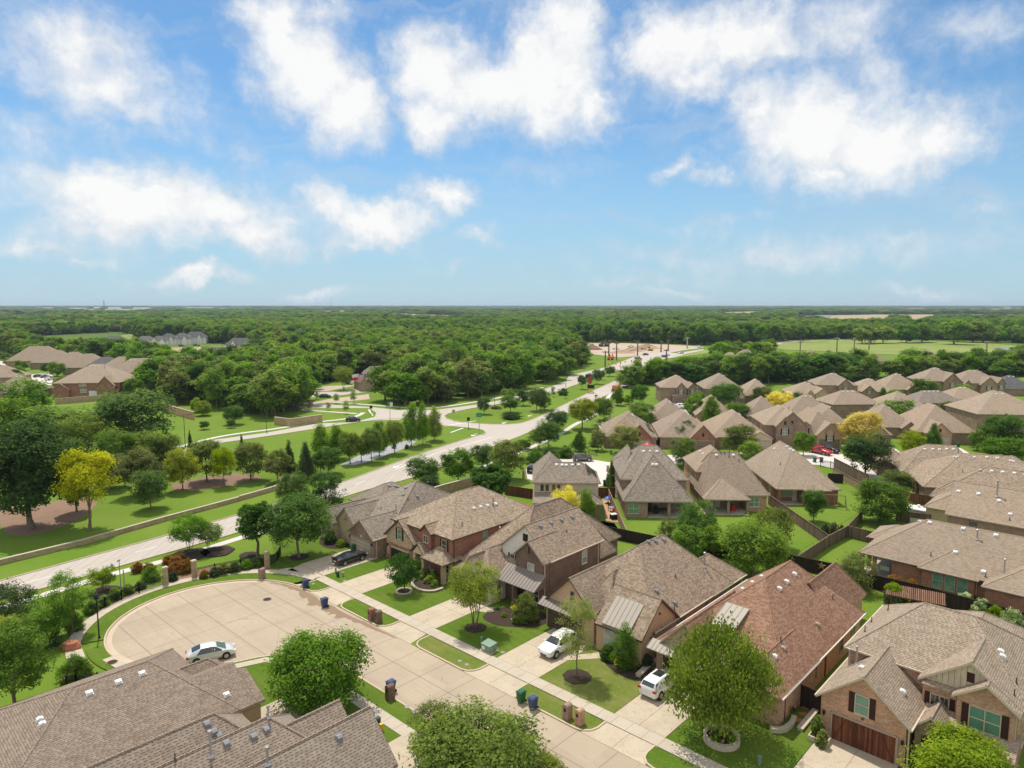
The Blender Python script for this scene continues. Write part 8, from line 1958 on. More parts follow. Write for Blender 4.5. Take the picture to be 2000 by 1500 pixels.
for i, (px, py) in enumerate(((1575, 1384), (1569, 1397), (1559, 1409))):
 mb = MB(); mb.prism([(.45 * math.cos(a * 1.05) * (1 + .2 * math.sin(a * 3 + i)), .32 * math.sin(a * 1.05) * (1 + .2 * math.cos(a * 2 + i))) for a in range(6)], 0, .14); o = mb.build('stepping_stone', M['terracotta']); o.location = G(px, py)
 tag(o, ['farthest reddish stepping stone by the black gate', 'middle reddish stepping stone', 'nearest reddish stepping stone beside the curved edging'][i], 'stepping stone', 'stepping stones beside the red roof house')
e = empty('planter_box', G(1600, 1450), TH, 'white block planter at the wooden garage corner', 'planter'); mb = MB(); mb.curb([(-.7, -.45), (.7, -.45), (.7, .45), (-.7, .45)], .18, 0, .55, closed=True); mb.build('box', M['rock'], e); mb = MB(); mb.box(-.62, -.37, 0, .62, .37, .45); mb.build('soil', M['mulch'], e)
# power poles and wires
def upole(px, pb, pt, label, m='bark_pale', xarm=True):
 p = G(px, pb); h = height_at(p, pt); e = empty('power_pole', p, 0, label, 'power pole')
 k = max(.16, p.y * .0011); mb = MB(); mb.tube((0, 0, 0), (0, 0, h), k, k * .7, 8); mb.build('pole', M[m], e)
 if xarm:
  mb = MB(); mb.bar((-1.6, 0, h - .8), (1.6, 0, h - .8), k, k)
  for x in (-1.4, 0, 1.4): mb.tube((x, 0, h - .7), (x, 0, h - .2), .1, n=6)
  mb.build('crossarm', M[m], e)
 return p + Vector((0, 0, h - .3))
tops = [upole(*a) for a in ((1562, 700, 666, 'power pole left of the gabled roof among the trees'), (1634, 690, 659, 'power pole at the left corner of the far field'), (1667, 702, 662, 'power pole in front of the far field'), (1697, 684, 664, 'shorter power pole on the far field edge'), (1926, 695, 668, 'leaning-looking power pole at the right end of the far field'), (1888, 705, 686, 'power pole low in the trees at right'), (1488, 697, 663, 'power pole by the right-hand tree clump at the highway'), (1617, 712, 683, 'low power pole beside the gabled roof'))]
for a in ((1189, 694, 668, 'first dark power pole from the left at the building site', 'pipe'), (1204, 704, 668, 'tall power pole in the middle of the works', 'bark'), (1245, 696, 665, 'double armed power pole at the building site', 'bark'), (1291, 688, 665, 'power pole at the back of the building site', 'bark'), (1305, 686, 664, 'cross-armed power pole right of the site', 'bark'), (1342, 681, 658, 'pale concrete power pole beside the highway', 'galv'), (1301, 707, 682, 'dark power pole standing in the avenue traffic', 'pipe'), (1182, 716, 685, 'dark signal pole at the end of the avenue', 'pipe')): upole(*a)
def wire(a, b, label, sag=1.5, r=.16):
 o3 = a.copy(); mb = MB(); n = 10
 pts = [a.lerp(b, i / n) - Vector((0, 0, 4 * sag * (i / n) * (1 - i / n))) - o3 for i in range(n + 1)]
 for p, q in zip(pts, pts[1:]): mb.tube(p, q, r, n=5, caps=False)
 o = mb.build('power_line', M['galv']); o.location = o3; tag(o, label, 'power line')
wire(tops[0], tops[1], 'sagging pale power line left of the far field'); wire(tops[1], tops[2], 'sagging pale power line across the left end of the far field'); wire(tops[7], tops[2] - Vector((0, 0, 8)), 'lower pale power line beside the gabled roof'); wire(tops[6], tops[0], 'long power line from the highway to the trees', 3, .1); wire(tops[2] - Vector((0, 0, 9)), tops[5], 'thin power line running right in front of the far field', 3, .1)
def tower(px, pb, pt, lb, w):
 p = G(px, pb); h = height_at(p, pt); e = empty('radio_mast', p, 0, lb, 'mast'); mb = MB()
 c = [(-w, -w), (w, -w), (w, w), (-w, w)]
 for a in c: mb.bar((a[0], a[1], 0), (a[0] * .4, a[1] * .4, h), w * .35, w * .35)
 for i in range(8):
  for k in range(4):
   f0, f1 = 1 - .6 * i / 8, 1 - .6 * (i + 1) / 8; a, b = c[k], c[(k + 1) % 4]; mb.bar((a[0] * f0, a[1] * f0, h * i / 8), (b[0] * f1, b[1] * f1, h * (i + 1) / 8), w * .2, w * .2)
 mb.build('lattice', M['pipe'], e)
tower(204, 607, 587, 'lattice mast on the skyline at the left', 2.2); tower(647, 600, 580, 'slim mast on the skyline left of centre', 3.0)
for px, lb in ((1061, 'left tiny water tower on the skyline'), (1098, 'middle tiny water tower on the skyline'), (1158, 'right tiny water tower on the skyline')):
 p = G(px, 599.5); h = 58 if px != 1158 else 52; mb = MB(); mb.lathe((0, 0, 0), [(6, 0), (4, h * .7), (9, h * .78), (13, h * .88), (9, h * .97), (1, h)], 10); o = mb.build('water_tower', M['galv']); o.location = p; tag(o, lb, 'water tower')
# ---------------------------------------------------------------- vehicles
PAINT = {}
def carpaint(n, c, metal=.3, rough=.25):
 m, N, out = newmat('paint_' + n); tc = N.n('ShaderNodeTexCoord')
 principled(N, out, N.mix(N.noise(tc.outputs['Object'], 2.0, 3), mul(c, .92), mul(c, 1.06)), rough, metal, .5, **{'Coat Weight': .6, 'Coat Roughness': .08}); PAINT[n] = m
for n, c, me_, ro in (('silver', (.70, .70, .69), .25, .35), ('white', (.78, .77, .75), 0, .3), ('black', (.012, .013, .02), .2, .2), ('grey', (.13, .12, .12), .5, .3), ('red', (.5, .012, .025), .1, .25), ('darkgrey', (.035, .035, .04), .4, .25), ('navy', (.02, .035, .09), .3, .25), ('orange', (.7, .14, .02), 0, .4)): carpaint(n, c, me_, ro)
M['car_glass'] = glass('car_glass', (.02, .03, .035), .05); M['car_glass_pale'] = glass('car_glass_pale', (.12, .2, .2), .05)
M['tail'] = plain('tail', (.35, .012, .012), .25); M['head'] = plain('head', (.7, .7, .68), .15)
# stations: x, half width, bottom z, belt z, top z, half width at top
SPEC = {'hatch': dict(L=4.46, st=[(-2.22, .62, .34, .72, .86, .50), (-2.12, .78, .24, .84, .98, .62), (-1.75, .86, .2, .9, 1.20, .58), (-.9, .87, .2, .92, 1.47, .55), (.1, .87, .2, .92, 1.49, .55), (.5, .87, .2, .93, 1.38, .57), (1.4, .86, .2, .92, .96, .72), (1.85, .82, .22, .82, .87, .64), (2.15, .7, .28, .64, .70, .5), (2.23, .5, .34, .5, .54, .35)], cab=(2, 6), wb=(-1.35, 1.35), wr=.32),
  'coupe': dict(L=4.78, st=[(-2.38, .74, .38, .86, .90, .62), (-2.25, .88, .28, .96, 1.02, .74), (-1.5, .93, .22, .96, 1.08, .66), (-.75, .93, .22, .95, 1.36, .54), (.0, .93, .22, .94, 1.39, .54), (.2, .93, .22, .94, 1.33, .56), (1.12, .92, .22, .93, .98, .78), (1.8, .9, .22, .86, .92, .74), (2.25, .8, .26, .74, .8, .6), (2.39, .6, .34, .6, .64, .45)], cab=(2, 6), wb=(-1.36, 1.36), wr=.35),
  'suv': dict(L=4.66, st=[(-2.3, .70, .42, .95, 1.02, .60), (-2.2, .88, .32, 1.02, 1.25, .66), (-1.9, .93, .26, 1.04, 1.56, .62), (-.8, .94, .26, 1.04, 1.66, .62), (.2, .94, .26, 1.04, 1.65, .62), (.42, .94, .26, 1.05, 1.58, .63), (1.32, .92, .26, 1.05, 1.10, .78), (1.85, .9, .28, .95, 1.02, .72), (2.2, .8, .32, .8, .86, .58), (2.33, .62, .4, .62, .66, .44)], cab=(1, 6), wb=(-1.4, 1.4), wr=.37),
  'pickup': dict(L=5.7, st=[(-2.85, .9, .5, 1.1, 1.12, .88), (-2.8, .96, .42, 1.12, 1.14, .92), (-1.05, .97, .4, 1.12, 1.14, .92), (-1.0, .97, .4, 1.14, 1.84, .68), (.3, .97, .4, 1.14, 1.86, .68), (.6, .97, .4, 1.14, 1.76, .69), (1.15, .97, .4, 1.14, 1.22, .84), (2.2, .96, .42, 1.06, 1.14, .82), (2.65, .92, .44, .96, 1.0, .76), (2.85, .8, .5, .8, .84, .66)], cab=(3, 6), wb=(-1.8, 1.75), wr=.42)}
def car(kind, col, loc, rz, label, detail=True, sunroof=False, rack=False, name='parked_car', cat='car', glass_='car_glass', group=None):
 sp = SPEC[kind]; e = empty(name, loc, rz, label, cat, group)
 rings = [[Vector((x, y, z)) for y, z in ((-w * .86, zb), (-w, zb + .22), (-w * .985, zt_), (-wt, zz), (wt, zz), (w * .985, zt_), (w, zb + .22), (w * .86, zb))] for x, w, zb, zt_, zz, wt in sp['st']]
 mb = MB()
 for a, b in zip(rings, rings[1:]):
  for i in range(8):
   j = (i + 1) % 8; mb.poly([a[i], a[j], b[j], b[i]])
 mb.poly(rings[0][::-1]); mb.poly(rings[-1])
 b_ = mb.build('body', PAINT[col], e, smooth=True)
 bv = b_.modifiers.new('soften', 'BEVEL'); bv.width = .05; bv.segments = 2; bv.limit_method = 'ANGLE'; bv.angle_limit = R(35)
 b_.modifiers.new('weld', 'WELD').merge_threshold = .0005; b_.modifiers.move(1, 0)
 c0, c1 = sp['cab']
 def inset(q, k, off):
  c = sum(q, Vector()) / len(q); n = (q[1] - q[0]).cross(q[2] - q[0]).normalized(); return [c + (p - c) * k + n * off for p in q]
 def pane(q, nm, k=.9):
  n = (q[1] - q[0]).cross(q[2] - q[0])
  ctr = sum(q, Vector()) / len(q)
  if n.dot(ctr - Vector((0, 0, .8))) < 0: q = q[::-1]
  m_ = MB(); m_.poly(inset(q, k, .014)); m_.build(nm, M[glass_ if nm == 'windshield' else 'car_glass'], e)
 r = rings
 pane([r[c1][2].lerp(r[c1][3], .6), r[c1][5].lerp(r[c1][4], .6), r[c1 - 1][4], r[c1 - 1][3]], 'windshield', .95)
 pane([r[c0][3], r[c0][4], r[c0 + 1][4], r[c0 + 1][3]], 'rear_window', .93)
 for i in ((2, 3), (5, 4)):
  n_ = c1 - c0; mid = c0 + (n_ + 1) // 2
  lo = lambda k: r[k][i[0]].lerp(r[k][i[1]], .08); hi = lambda k: r[k][i[0]].lerp(r[k][i[1]], .9)
  f0, f1 = c0 + 1, mid
  ta = [lo(f0).lerp(lo(c0), .55), lo(f1 - 0), hi(f1), hi(f0)]; pane(ta, 'side_window', .975)
  tb = [lo(f1), lo(c1).lerp(lo(c1 - 1), .25), hi(c1 - 1), hi(f1)]; pane(tb, 'side_window', .965)
 wr = sp['wr']; w0 = max(s[1] for s in sp['st'])
 for x in sp['wb']:
  for s in (-1, 1):
   t = MB(); t.tube((x, s * (w0 - .2), wr), (x, s * (w0 + .012), wr), wr, n=16); t.tube((x, s * (w0 - .25), wr + .03), (x, s * (w0 + .004), wr + .03), wr + .07, n=16); wo = t.build('wheel', M['tyre'], e)
   q = MB(); q.tube((x, s * (w0 + .012), wr), (x, s * (w0 + .026), wr), wr * .66, n=14)
   for k in range(5): a = 2 * math.pi * k / 5; q.bar((x, s * (w0 + .03), wr), (x + math.cos(a) * wr * .6, s * (w0 + .03), wr + math.sin(a) * wr * .6), .06, .02)
   q.build('rim', M['rim' if col != 'black' else 'rim'], wo)
 if detail:
  xf, xr = sp['st'][-2], sp['st'][0]
  for s in (-1, 1):
   q = MB(); q.obox((sp['st'][-2][0] - .05, s * sp['st'][-2][1] * .86, sp['st'][-2][3] - .0), (1, 0, 0), (0, 1, 0), (0, 0, 1), .16, .14, .06); q.build('headlight', M['head'], e)
   q = MB(); q.obox((sp['st'][1][0] - .03, s * sp['st'][1][1] * .86, sp['st'][1][3] - .03), (1, 0, 0), (0, 1, 0), (0, 0, 1), .12, .15, .08); q.build('taillight', M['tail'], e)
   q = MB(); q.obox((sp['st'][c1][0] - .35, s * (w0 + .07), sp['st'][c1][3] + .06), (1, 0, 0), (0, 1, 0), (0, 0, 1), .07, .1, .06); q.build('wing_mirror', PAINT[col], e)
  q = MB(); q.box(sp['st'][0][0] - .03, -.26, .62, sp['st'][0][0] + .02, .26, .75); q.build('number_plate', M['white'], e)
  q = MB(); x = sp['st'][-1][0]; q.box(x - .06, -.4, .42, x + .012, .4, .52); q.build('grille', M['dark'], e)
 if sunroof:
  a, b = sp['st'][3], sp['st'][4]; q = MB(); q.box(a[0] + .05, -.42, a[4] + .004, b[0] + .1, .42, a[4] + .018); q.build('sunroof', M['car_glass'], e)
 if rack:
  q = MB()
  for s in (-1, 1): q.bar((-1.5, s * .56, 1.72), (.2, s * .56, 1.72), .05, .05)
  for x in (-1.2, -.6, 0): q.bar((x, -.56, 1.74), (x, .56, 1.74), .05, .04)
  q.build('roof_rack', M['white'], e)
 if kind == 'pickup':
  q = MB(); q.box(-2.68, -.78, 1.12, -1.12, .78, 1.146); q.build('bed', M['dark'], e)
 return e
def seg(a, b, z=.02): p, q = G(*a), G(*b); return (p + q) / 2, math.atan2((q - p).y, (q - p).x)
hd = math.atan2(*[(G(440, 1288) - G(387, 1299.5)).y, (G(440, 1288) - G(387, 1299.5)).x]); sidev = Vector((-math.sin(hd), math.cos(hd), 0)) * .87
car('hatch', 'silver', (G(387, 1299.5) + G(440, 1288)) / 2 + sidev + Vector((0, 0, .03)), hd, 'silver hatchback parked at the kerb inside the cul-de-sac', glass_='car_glass_pale')
car('coupe', 'black', ST(-78.1, 50.1, .13), TH + R(90), 'black coupe parked on the shaded driveway of the corner house')
car('suv', 'white', ST(-41.9, 51.0, .13), TH - R(90), 'white crossover with roof rack facing the street beside the slim young tree', rack=True)
car('suv', 'white', ST(-30.6, 51.9, .13), TH + R(90), 'white crossover with black sunroof seen from behind', sunroof=True)
p = (G(1127, 902) + G(1150, 902)) / 2; car('suv', 'grey', p + Vector((0, .9, .1)), 0, 'grey estate car parked across the rear cul-de-sac')
car('suv', 'darkgrey', G(1040, 921) + Vector((0, 0, .1)), R(80), 'dark car half hidden behind the cream siding house')
car('pickup', 'red', G(1611, 891) + Vector((0, 2.5, .1)), R(-62), 'bright red pickup truck on the pale driveway', cat='pickup')
car('suv', 'darkgrey', G(1631, 888) + Vector((0, 2.5, .1)), R(-62), 'dark people carrier beside the red pickup')
car('coupe', 'navy', G(1735, 888) + Vector((0, 1, .1)), R(-60), 'dark blue car half hidden behind the large dark tree'); car('suv', 'white', G(1726, 884) + Vector((0, 2, .1)), R(-60), 'white van nose behind the dark blue car')
car('hatch', 'darkgrey', G(690, 823) + Vector((0, 0, .05)), R(12), 'black car driving on the far carriageway past the stone sign'); car('hatch', 'navy', G(635, 777) + Vector((0, 0, .05)), R(10), 'dark car on the winding side street')
car('suv', 'white', G(1331, 798) + Vector((0, 0, .1)), R(-70), 'white car on the driveway between middle-row roofs')
far = [(1244, 699, 'white', 'suv', 20), (1247, 703, 'darkgrey', 'suv', 20), (1261, 694, 'navy', 'hatch', 20), (1298, 698, 'grey', 'suv', 30), (1303, 695, 'white', 'hatch', 30), (1330, 691, 'silver', 'hatch', 30), (1366, 679, 'white', 'suv', 30), (1203, 683, 'white', 'pickup', 0), (1232, 678, 'white', 'pickup', 10), (1256, 684, 'silver', 'pickup', 0), (1275, 681, 'white', 'suv', 0),
    (630, 744, 'darkgrey', 'suv', 60), (637, 744, 'navy', 'suv', 60), (644, 744, 'grey', 'hatch', 60), (651, 744, 'darkgrey', 'suv', 60), (685, 750, 'darkgrey', 'suv', 40), (694, 751, 'silver', 'suv', 40), (702, 754, 'white', 'pickup', 40), (708, 756, 'white', 'suv', 40), (97, 743, 'white', 'suv', 80), (75, 737, 'darkgrey', 'hatch', 60), (88, 738, 'grey', 'hatch', 60), (355, 677, 'darkgrey', 'suv', 0), (384, 676, 'darkgrey', 'pickup', 0),
    (445, 693, 'white', 'pickup', 0), (455, 692, 'white', 'suv', 20), (465, 692, 'silver', 'pickup', 0), (473, 693, 'white', 'pickup', 10), (1505, 668, 'grey', 'suv', 10), (1520, 666, 'white', 'suv', 0), (1532, 665, 'silver', 'suv', 0)]
names = ['leading white car coming along the far avenue', 'dark car beside the leading white one on the far avenue', 'dark blue car further along the far avenue', 'grey car at the far junction', 'white car at the far junction', 'silver car on the far dual road', 'white car at the start of the far highway', 'white pickup truck in the middle of the building site', 'white pickup truck at the back of the building site', 'silver pickup truck beside the site mounds', 'white car parked at the right of the building site',
   'first parked car from the left in the club house car park', 'second parked car from the left in the club house car park', 'third parked car from the left in the club house car park', 'fourth parked car from the left in the club house car park', 'dark car below the flags', 'silver car below the flags', 'white pickup next to the club house', 'white car next to the club house wall', 'white van in the left estate street', 'dark car in the left estate street', 'grey car in the left estate street', 'dark car before the white new houses', 'dark pickup before the tallest white new house',
   'first white truck at the far building plots', 'second white truck at the far building plots', 'silver truck at the far building plots', 'last white truck at the far building plots', 'grey car on the distant highway', 'white car on the distant highway', 'silver car on the distant highway']
cache = {}
for (px, py, col, kd, rz), lb in zip(far, names):
 if (kd, col) not in cache:
  cache[(kd, col)] = car(kd, col, G(px, py) + Vector((0, 0, .1)), R(rz), lb, detail=False, group='small vehicles in the distance', cat='pickup' if kd == 'pickup' else 'car', name='distant_car')
 else:
  o = copy_tree(cache[(kd, col)]); o.location = G(px, py) + Vector((0, 0, .1)); o.rotation_euler.z = R(rz); o['label'] = lb
e = empty('works_truck', G(1206, 765) + Vector((0, 1, .05)), R(60), 'orange works truck half behind the roadside trees', 'truck')
mb = MB(); mb.box(-2.8, -1.1, .7, 1.2, 1.1, 2.6); mb.build('body', PAINT['orange'], e); mb = MB(); mb.box(1.25, -1.05, .6, 2.9, 1.05, 2.3); mb.build('cab', M['white'], e)
mb = MB(); mb.box(2.88, -.9, 1.4, 2.93, .9, 2.1); mb.build('windshield', M['car_glass'], e)
for x in (-1.8, 2.0):
 for s in (-1, 1): mb = MB(); mb.tube((x, s * .9, .5), (x, s * 1.12, .5), .5, n=12); mb.build('wheel', M['tyre'], e)
def digger(px, py, lb, rz, m='yellow'):
 e = empty('excavator', G(px, py), rz, lb, 'excavator')
 for s in (-1, 1): mb = MB(); mb.box(-1.9, s * 1.2 - .35, 0, 1.9, s * 1.2 + .35, .9); mb.build('track', M['tyre'], e)
 mb = MB(); mb.box(-2.2, -1.3, 1.0, 1.2, 1.3, 2.2); mb.build('body', M[m], e); mb = MB(); mb.box(.1, .2, 2.2, 1.3, 1.25, 3.3); mb.build('cab', M['car_glass'], e)
 mb = MB(); mb.bar((1, -.3, 1.8), (4.2, -.3, 4.6), .5, .6); mb.build('boom', M[m], e); mb = MB(); mb.bar((4.2, -.3, 4.6), (6.2, -.3, 1.8), .4, .45); mb.build('arm', M[m], e); mb = MB(); mb.box(5.7, -.9, .7, 6.9, .3, 1.8); mb.build('bucket', M['pipe'], e)
digger(1175, 677, 'dark excavator at the left of the building site', R(20), 'pipe'); digger(1184, 677, 'dark excavator next to it at the building site', R(200), 'pipe'); digger(1270, 685, 'pale excavator near the mounds of the building site', R(160), 'yellow'); digger(1192, 703, 'orange digger at the roadworks', R(70), 'orange')
for i, (px, py, rx, ry, hh, lb) in enumerate(((1155, 683, 9, 5, 5, 'dark spoil heap at the left of the building site'), (1235, 686, 12, 5, 3.5, 'long spoil heap in the building site'), (1262, 681, 14, 5, 4, 'spoil heap at the back of the building site'), (1215, 690, 12, 4, 2.5, 'low reddish heap near the works'), (440, 694, 12, 6, 3, 'soil heap at the far building plots'))):
 mb = MB(); n = 14; g = random.Random(i)
 rg = [[(rx * f * math.cos(k * 2 * math.pi / n) * g.uniform(.8, 1.15), ry * f * math.sin(k * 2 * math.pi / n) * g.uniform(.8, 1.15), hh * (1 - f) * g.uniform(.8, 1.1)) for k in range(n)] for f in (1, .72, .4, .1)]
 for a, b in zip(rg, rg[1:]):
  for k in range(n): mb.poly([a[k], a[(k + 1) % n], b[(k + 1) % n], b[k]])
 mb.poly(rg[-1]); o = mb.build('spoil_heap', M['soil' if i else 'mulch_light']); o.location = G(px, py); tag(o, lb, 'spoil heap')
bn = None
for i, (px, py) in enumerate(((1188, 712), (1196, 710), (1203, 712), (1212, 711), (1221, 708), (1199, 719), (1211, 717), (1190, 722), (1205, 740), (1210, 752))):
 if bn is None:
  e = bn = empty('traffic_barrel', G(px, py), 0, None, None); mb = MB(); mb.lathe((0, 0, 0), [(.42, 0), (.38, .5), (.34, 1.1)], 10); mb.build('drum', M['orange'], e); mb = MB(); mb.lathe((0, 0, .55), [(.395, 0), (.375, .2)], 10); mb.build('stripe', M['white'], e)
 else: e = copy_tree(bn); e.location = G(px, py)
 tag(e, 'orange and white traffic barrel at the avenue roadworks', 'traffic barrel', 'traffic barrels at the roadworks')
# ---------------------------------------------------------------- back-yard things
mb = MB(); mb.prism(GP([(1176, 976), (1192, 974), (1218, 1024), (1184, 1018)]), 0, .12); o = mb.build('deck', M['wood_deck']); tag(o, 'narrow pale wood deck beside the cream siding house', 'deck')
def table(px, py, lb, m, top=.75, w=.5, name='patio_table'):
 e = empty(name, G(px, py) + Vector((0, 0, .12)), R(15), lb, 'table'); mb = MB(); mb.box(-w, -w, top - .05, w, w, top); mb.build('tabletop', M[m], e)
 for sx in (-1, 1):
  for sy in (-1, 1): q = MB(); q.box(sx * w * .85 - .03, sy * w * .85 - .03, 0, sx * w * .85 + .03, sy * w * .85 + .03, top - .05); q.build('leg', M['black_metal'], e)
def chair(px, py, lb, m, rz=0, z=.12):
 e = empty('patio_chair', G(px, py) + Vector((0, 0, z)), rz, lb, 'chair'); mb = MB(); mb.box(-.28, -.28, .4, .28, .28, .46); mb.build('seat', M[m], e)
 q = MB(); q.obox((0, .3, .75), (1, 0, 0), (0, 1, -.25), (0, .25, 1), .27, .03, .32); q.build('backrest', M[m], e)
 for sx in (-1, 1):
  for sy in (-1, 1): q = MB(); q.box(sx * .25 - .025, sy * .25 - .025, 0, sx * .25 + .025, sy * .25 + .025, .4); q.build('leg', M['black_metal'], e)
e = empty('parasol', G(1187, 984) + Vector((0, 0, .12)), 0, 'small blue half-lowered parasol on the narrow deck', 'parasol'); mb = MB(); mb.tube((0, 0, 0), (0, 0, 1.4), .03, n=6); mb.build('pole', M['galv'], e); mb = MB(); mb.lathe((0, 0, .8), [(.75, 0), (.72, .1), (.05, .5)], 8); mb.build('canopy', M['blue'], e)
table(1195, 1000, 'cluttered dark table on the narrow deck', 'galv'); chair(1191, 993, 'first dark chair on the narrow deck', 'black_metal', R(60)); chair(1201, 1006, 'second dark chair on the narrow deck', 'red', R(120));
e = empty('cool_box', G(1198, 1015) + Vector((0, 0, .12)), R(20), 'white-lidded black box at the near end of the deck', 'box'); mb = MB(); mb.box(-.5, -.4, 0, .5, .4, .8); mb.build('body', M['dark'], e); mb = MB(); mb.box(-.53, -.43, .8, .53, .43, .9); mb.build('lid', M['white'], e)
def grill(px, py, lb, m):
 e = empty('barbecue_grill', G(px, py) + Vector((0, 0, .12)), 0, lb, 'grill'); mb = MB(); mb.lathe((0, 0, .7), [(.1, 0), (.4, .1), (.45, .25), (.38, .45), (.1, .55)], 12); mb.build('hood', M[m], e); mb = MB(); mb.box(-.38, -.3, .05, .38, .3, .72); mb.build('cabinet', M[m], e)
 mb = MB(); mb.box(.4, -.25, .66, .85, .25, .7); mb.build('side_shelf', M[m], e)
grill(1281, 1004, 'black domed grill on the covered patio', 'dark'); grill(1432, 999, 'red grill on the three-post patio', 'red')
table(1297, 1003, 'patio table right of the black domed grill', 'dark'); chair(1311, 1004, 'wooden chair on the covered patio by the brick column', 'fence_tan', 0); chair(844, 1122, 'white chair on the stone house porch', 'white', TH + R(160), .15)
e = empty('playset', ST(-71.6, 79.0), TH, 'red-roofed wooden playset behind the stone gable house', 'playset')
for sx in (-1, 1):
 for sy in (-1, 1): mb = MB(); mb.box(sx * .9 - .06, sy * .9 - .06, 0, sx * .9 + .06, sy * .9 + .06, 2.5); mb.build('post', M['fence_red'], e)
mb = MB(); mb.box(-1, -1, 1.2, 1, 1, 1.3); mb.build('platform', M['fence_red'], e); mb = MB(); mb.poly([(-1.2, -1.2, 2.4), (1.2, -1.2, 2.4), (1.2, 0, 3.2), (-1.2, 0, 3.2)]); mb.poly([(1.2, 1.2, 2.4), (-1.2, 1.2, 2.4), (-1.2, 0, 3.2), (1.2, 0, 3.2)]); mb.build('roof', M['red'], e)
mb = MB(); mb.poly([(-.4, -1, 1.3), (.4, -1, 1.3), (.4, -3, .1), (-.4, -3, .1)]); mb.build('slide', M['white'], e)
e = empty('swing_set', G(1625, 992), R(-20), 'wooden swing set with green slide behind the bay roof house', 'swing set')
mb = MB(); mb.bar((-2, 0, 2.3), (2, 0, 2.3), .12, .12); mb.build('beam', M['fence_tan'], e)
for sx in (-1, 1):
 for sy in (-1, 1): mb = MB(); mb.bar((sx * 2, 0, 2.3), (sx * 2.2, sy * 1.0, 0), .09, .09); mb.build('leg', M['fence_tan'], e)
for x in (-.8, .6): mb = MB(); mb.box(x - .25, -.1, .5, x + .25, .1, .55); mb.bar((x - .23, 0, .5), (x - .23, 0, 2.3), .02, .02); mb.bar((x + .23, 0, .5), (x + .23, 0, 2.3), .02, .02); mb.build('swing', M['yellow'], e)
mb = MB(); mb.bar((-2.2, .2, 2.0), (-3.8, -.3, .2), .5, .05); mb.build('slide', M['sign_green'], e)
e = empty('hot_tub', ST(-26.6, 124.6), TH, 'grey hot tub enclosure with white cover behind the broken fence', 'hot tub'); mb = MB(); mb.box(-1.6, -1.2, 0, 1.6, 1.2, 1.9); mb.build('cabinet', M['vent_grey'], e); mb = MB(); mb.box(-1.7, -1.3, 1.9, 1.7, 1.3, 2.05); mb.lathe((0, .5, 2.05), [(.2, 0), (.2, .3), (.28, .34), (.05, .45)], 8); mb.build('cover', M['white'], e); mb = MB(); mb.box(-1.7, -2.6, 0, 2.4, -1.25, .9); mb.build('step_platform', M['white'], e)
e = empty('pergola', ST(-17.6, 84.2), TH + R(12), 'brown wooden pergola with slatted roof and climbing plants', 'pergola')
for sx in (-1, 1):
 for sy in (-1, 1): mb = MB(); mb.box(sx * 2.3 - .09, sy * 1.3 - .09, 0, sx * 2.3 + .09, sy * 1.3 + .09, 2.6); mb.build('post', M['pergola'], e)
for sy in (-1, 1): mb = MB(); mb.box(-2.9, sy * 1.3 - .06, 2.6, 2.9, sy * 1.3 + .06, 2.8); mb.build('beam', M['pergola'], e)
mb = MB()
for k in range(30): mb.box(-2.85 + k * .19, -1.8, 2.8, -2.85 + k * .19 + .13, 1.8, 2.9)
mb.build('slat_roof', M['pergola'], e)
V, tone, _ = crown_arrays('dome', .9, 0, .6, 40, 40, .16, .3, 77); link('climbing_plant', np_mesh('climbing_plant', V, np.arange(len(V)).reshape(-1, 4), [LM['lime']], tone), e, (-2.2, .3, 2.85))
table(1850, 1180, 'dark garden table under the pergola', 'trim_brown', .75, .8)
for i, (s, t, lb) in enumerate(((-21.5, 90.2, 'left red-flowering clump on the brick house fence'), (-20.6, 90.3, 'middle red-flowering clump on the brick house fence'), (-19.4, 90.3, 'right red-flowering clump on the brick house fence'))):
 V, tone, _ = crown_arrays('dome', .55, 0, .7, 30, 30, .14, .25, 80 + i); o = link('flower_clump', np_mesh('flower_clump', V, np.arange(len(V)).reshape(-1, 4), [LM['redflower']], tone), None, ST(s, t + .5, 1.3)); tag(o, lb, 'flowers')
 o2 = MB(); o2.tube((0, 0, -1.3), (0, 0, .2), .05, n=5); o2.build('stem', M['bark'], o)
mb = MB(); c = ST(-29.7, 89.93, 1.25); e = empty('star_ornament', c, TH, 'large metal star hung on the black fence', 'ornament')
for k in range(5):
 a = R(90 + 72 * k); p = Vector((math.cos(a) * .62, -.02, math.sin(a) * .62)); a1, a2 = a + R(36), a - R(36); f = lambda q: Vector((math.cos(q) * .24, -.02, math.sin(q) * .24))
 mb.poly([f(a2), p, Vector((0, -.14, 0))]); mb.poly([p, f(a1), Vector((0, -.14, 0))])
mb.build('star', M['fence_tan'], e)
mb = MB(); mb.lathe((0, 0, 0), [(.38, 0), (.36, .05), (.1, .09)], 16)
for k in range(12): a = k * math.pi / 6; mb.poly([(math.cos(a - .15) * .38, math.sin(a - .15) * .38, .03), (math.cos(a) * .52, math.sin(a) * .52, .03), (math.cos(a + .15) * .38, math.sin(a + .15) * .38, .03)])
o = mb.build('sun_ornament', M['yellow']); o.location = ST(-43.0, 86.0, 1.2); o.rotation_euler = (R(90), 0, TH + R(15)); tag(o, 'round yellow sun ornament on the black fence', 'ornament')
e = empty('parasol', G(1264, 884), 0, 'red parasol peeking over the steep roof', 'parasol'); mb = MB(); mb.tube((0, 0, 0), (0, 0, 2.4), .03, n=6); mb.build('pole', M['galv'], e); mb = MB(); mb.lathe((0, 0, 1.9), [(1.4, 0), (1.35, .06), (.05, .6)], 8); mb.build('canopy', M['red'], e)
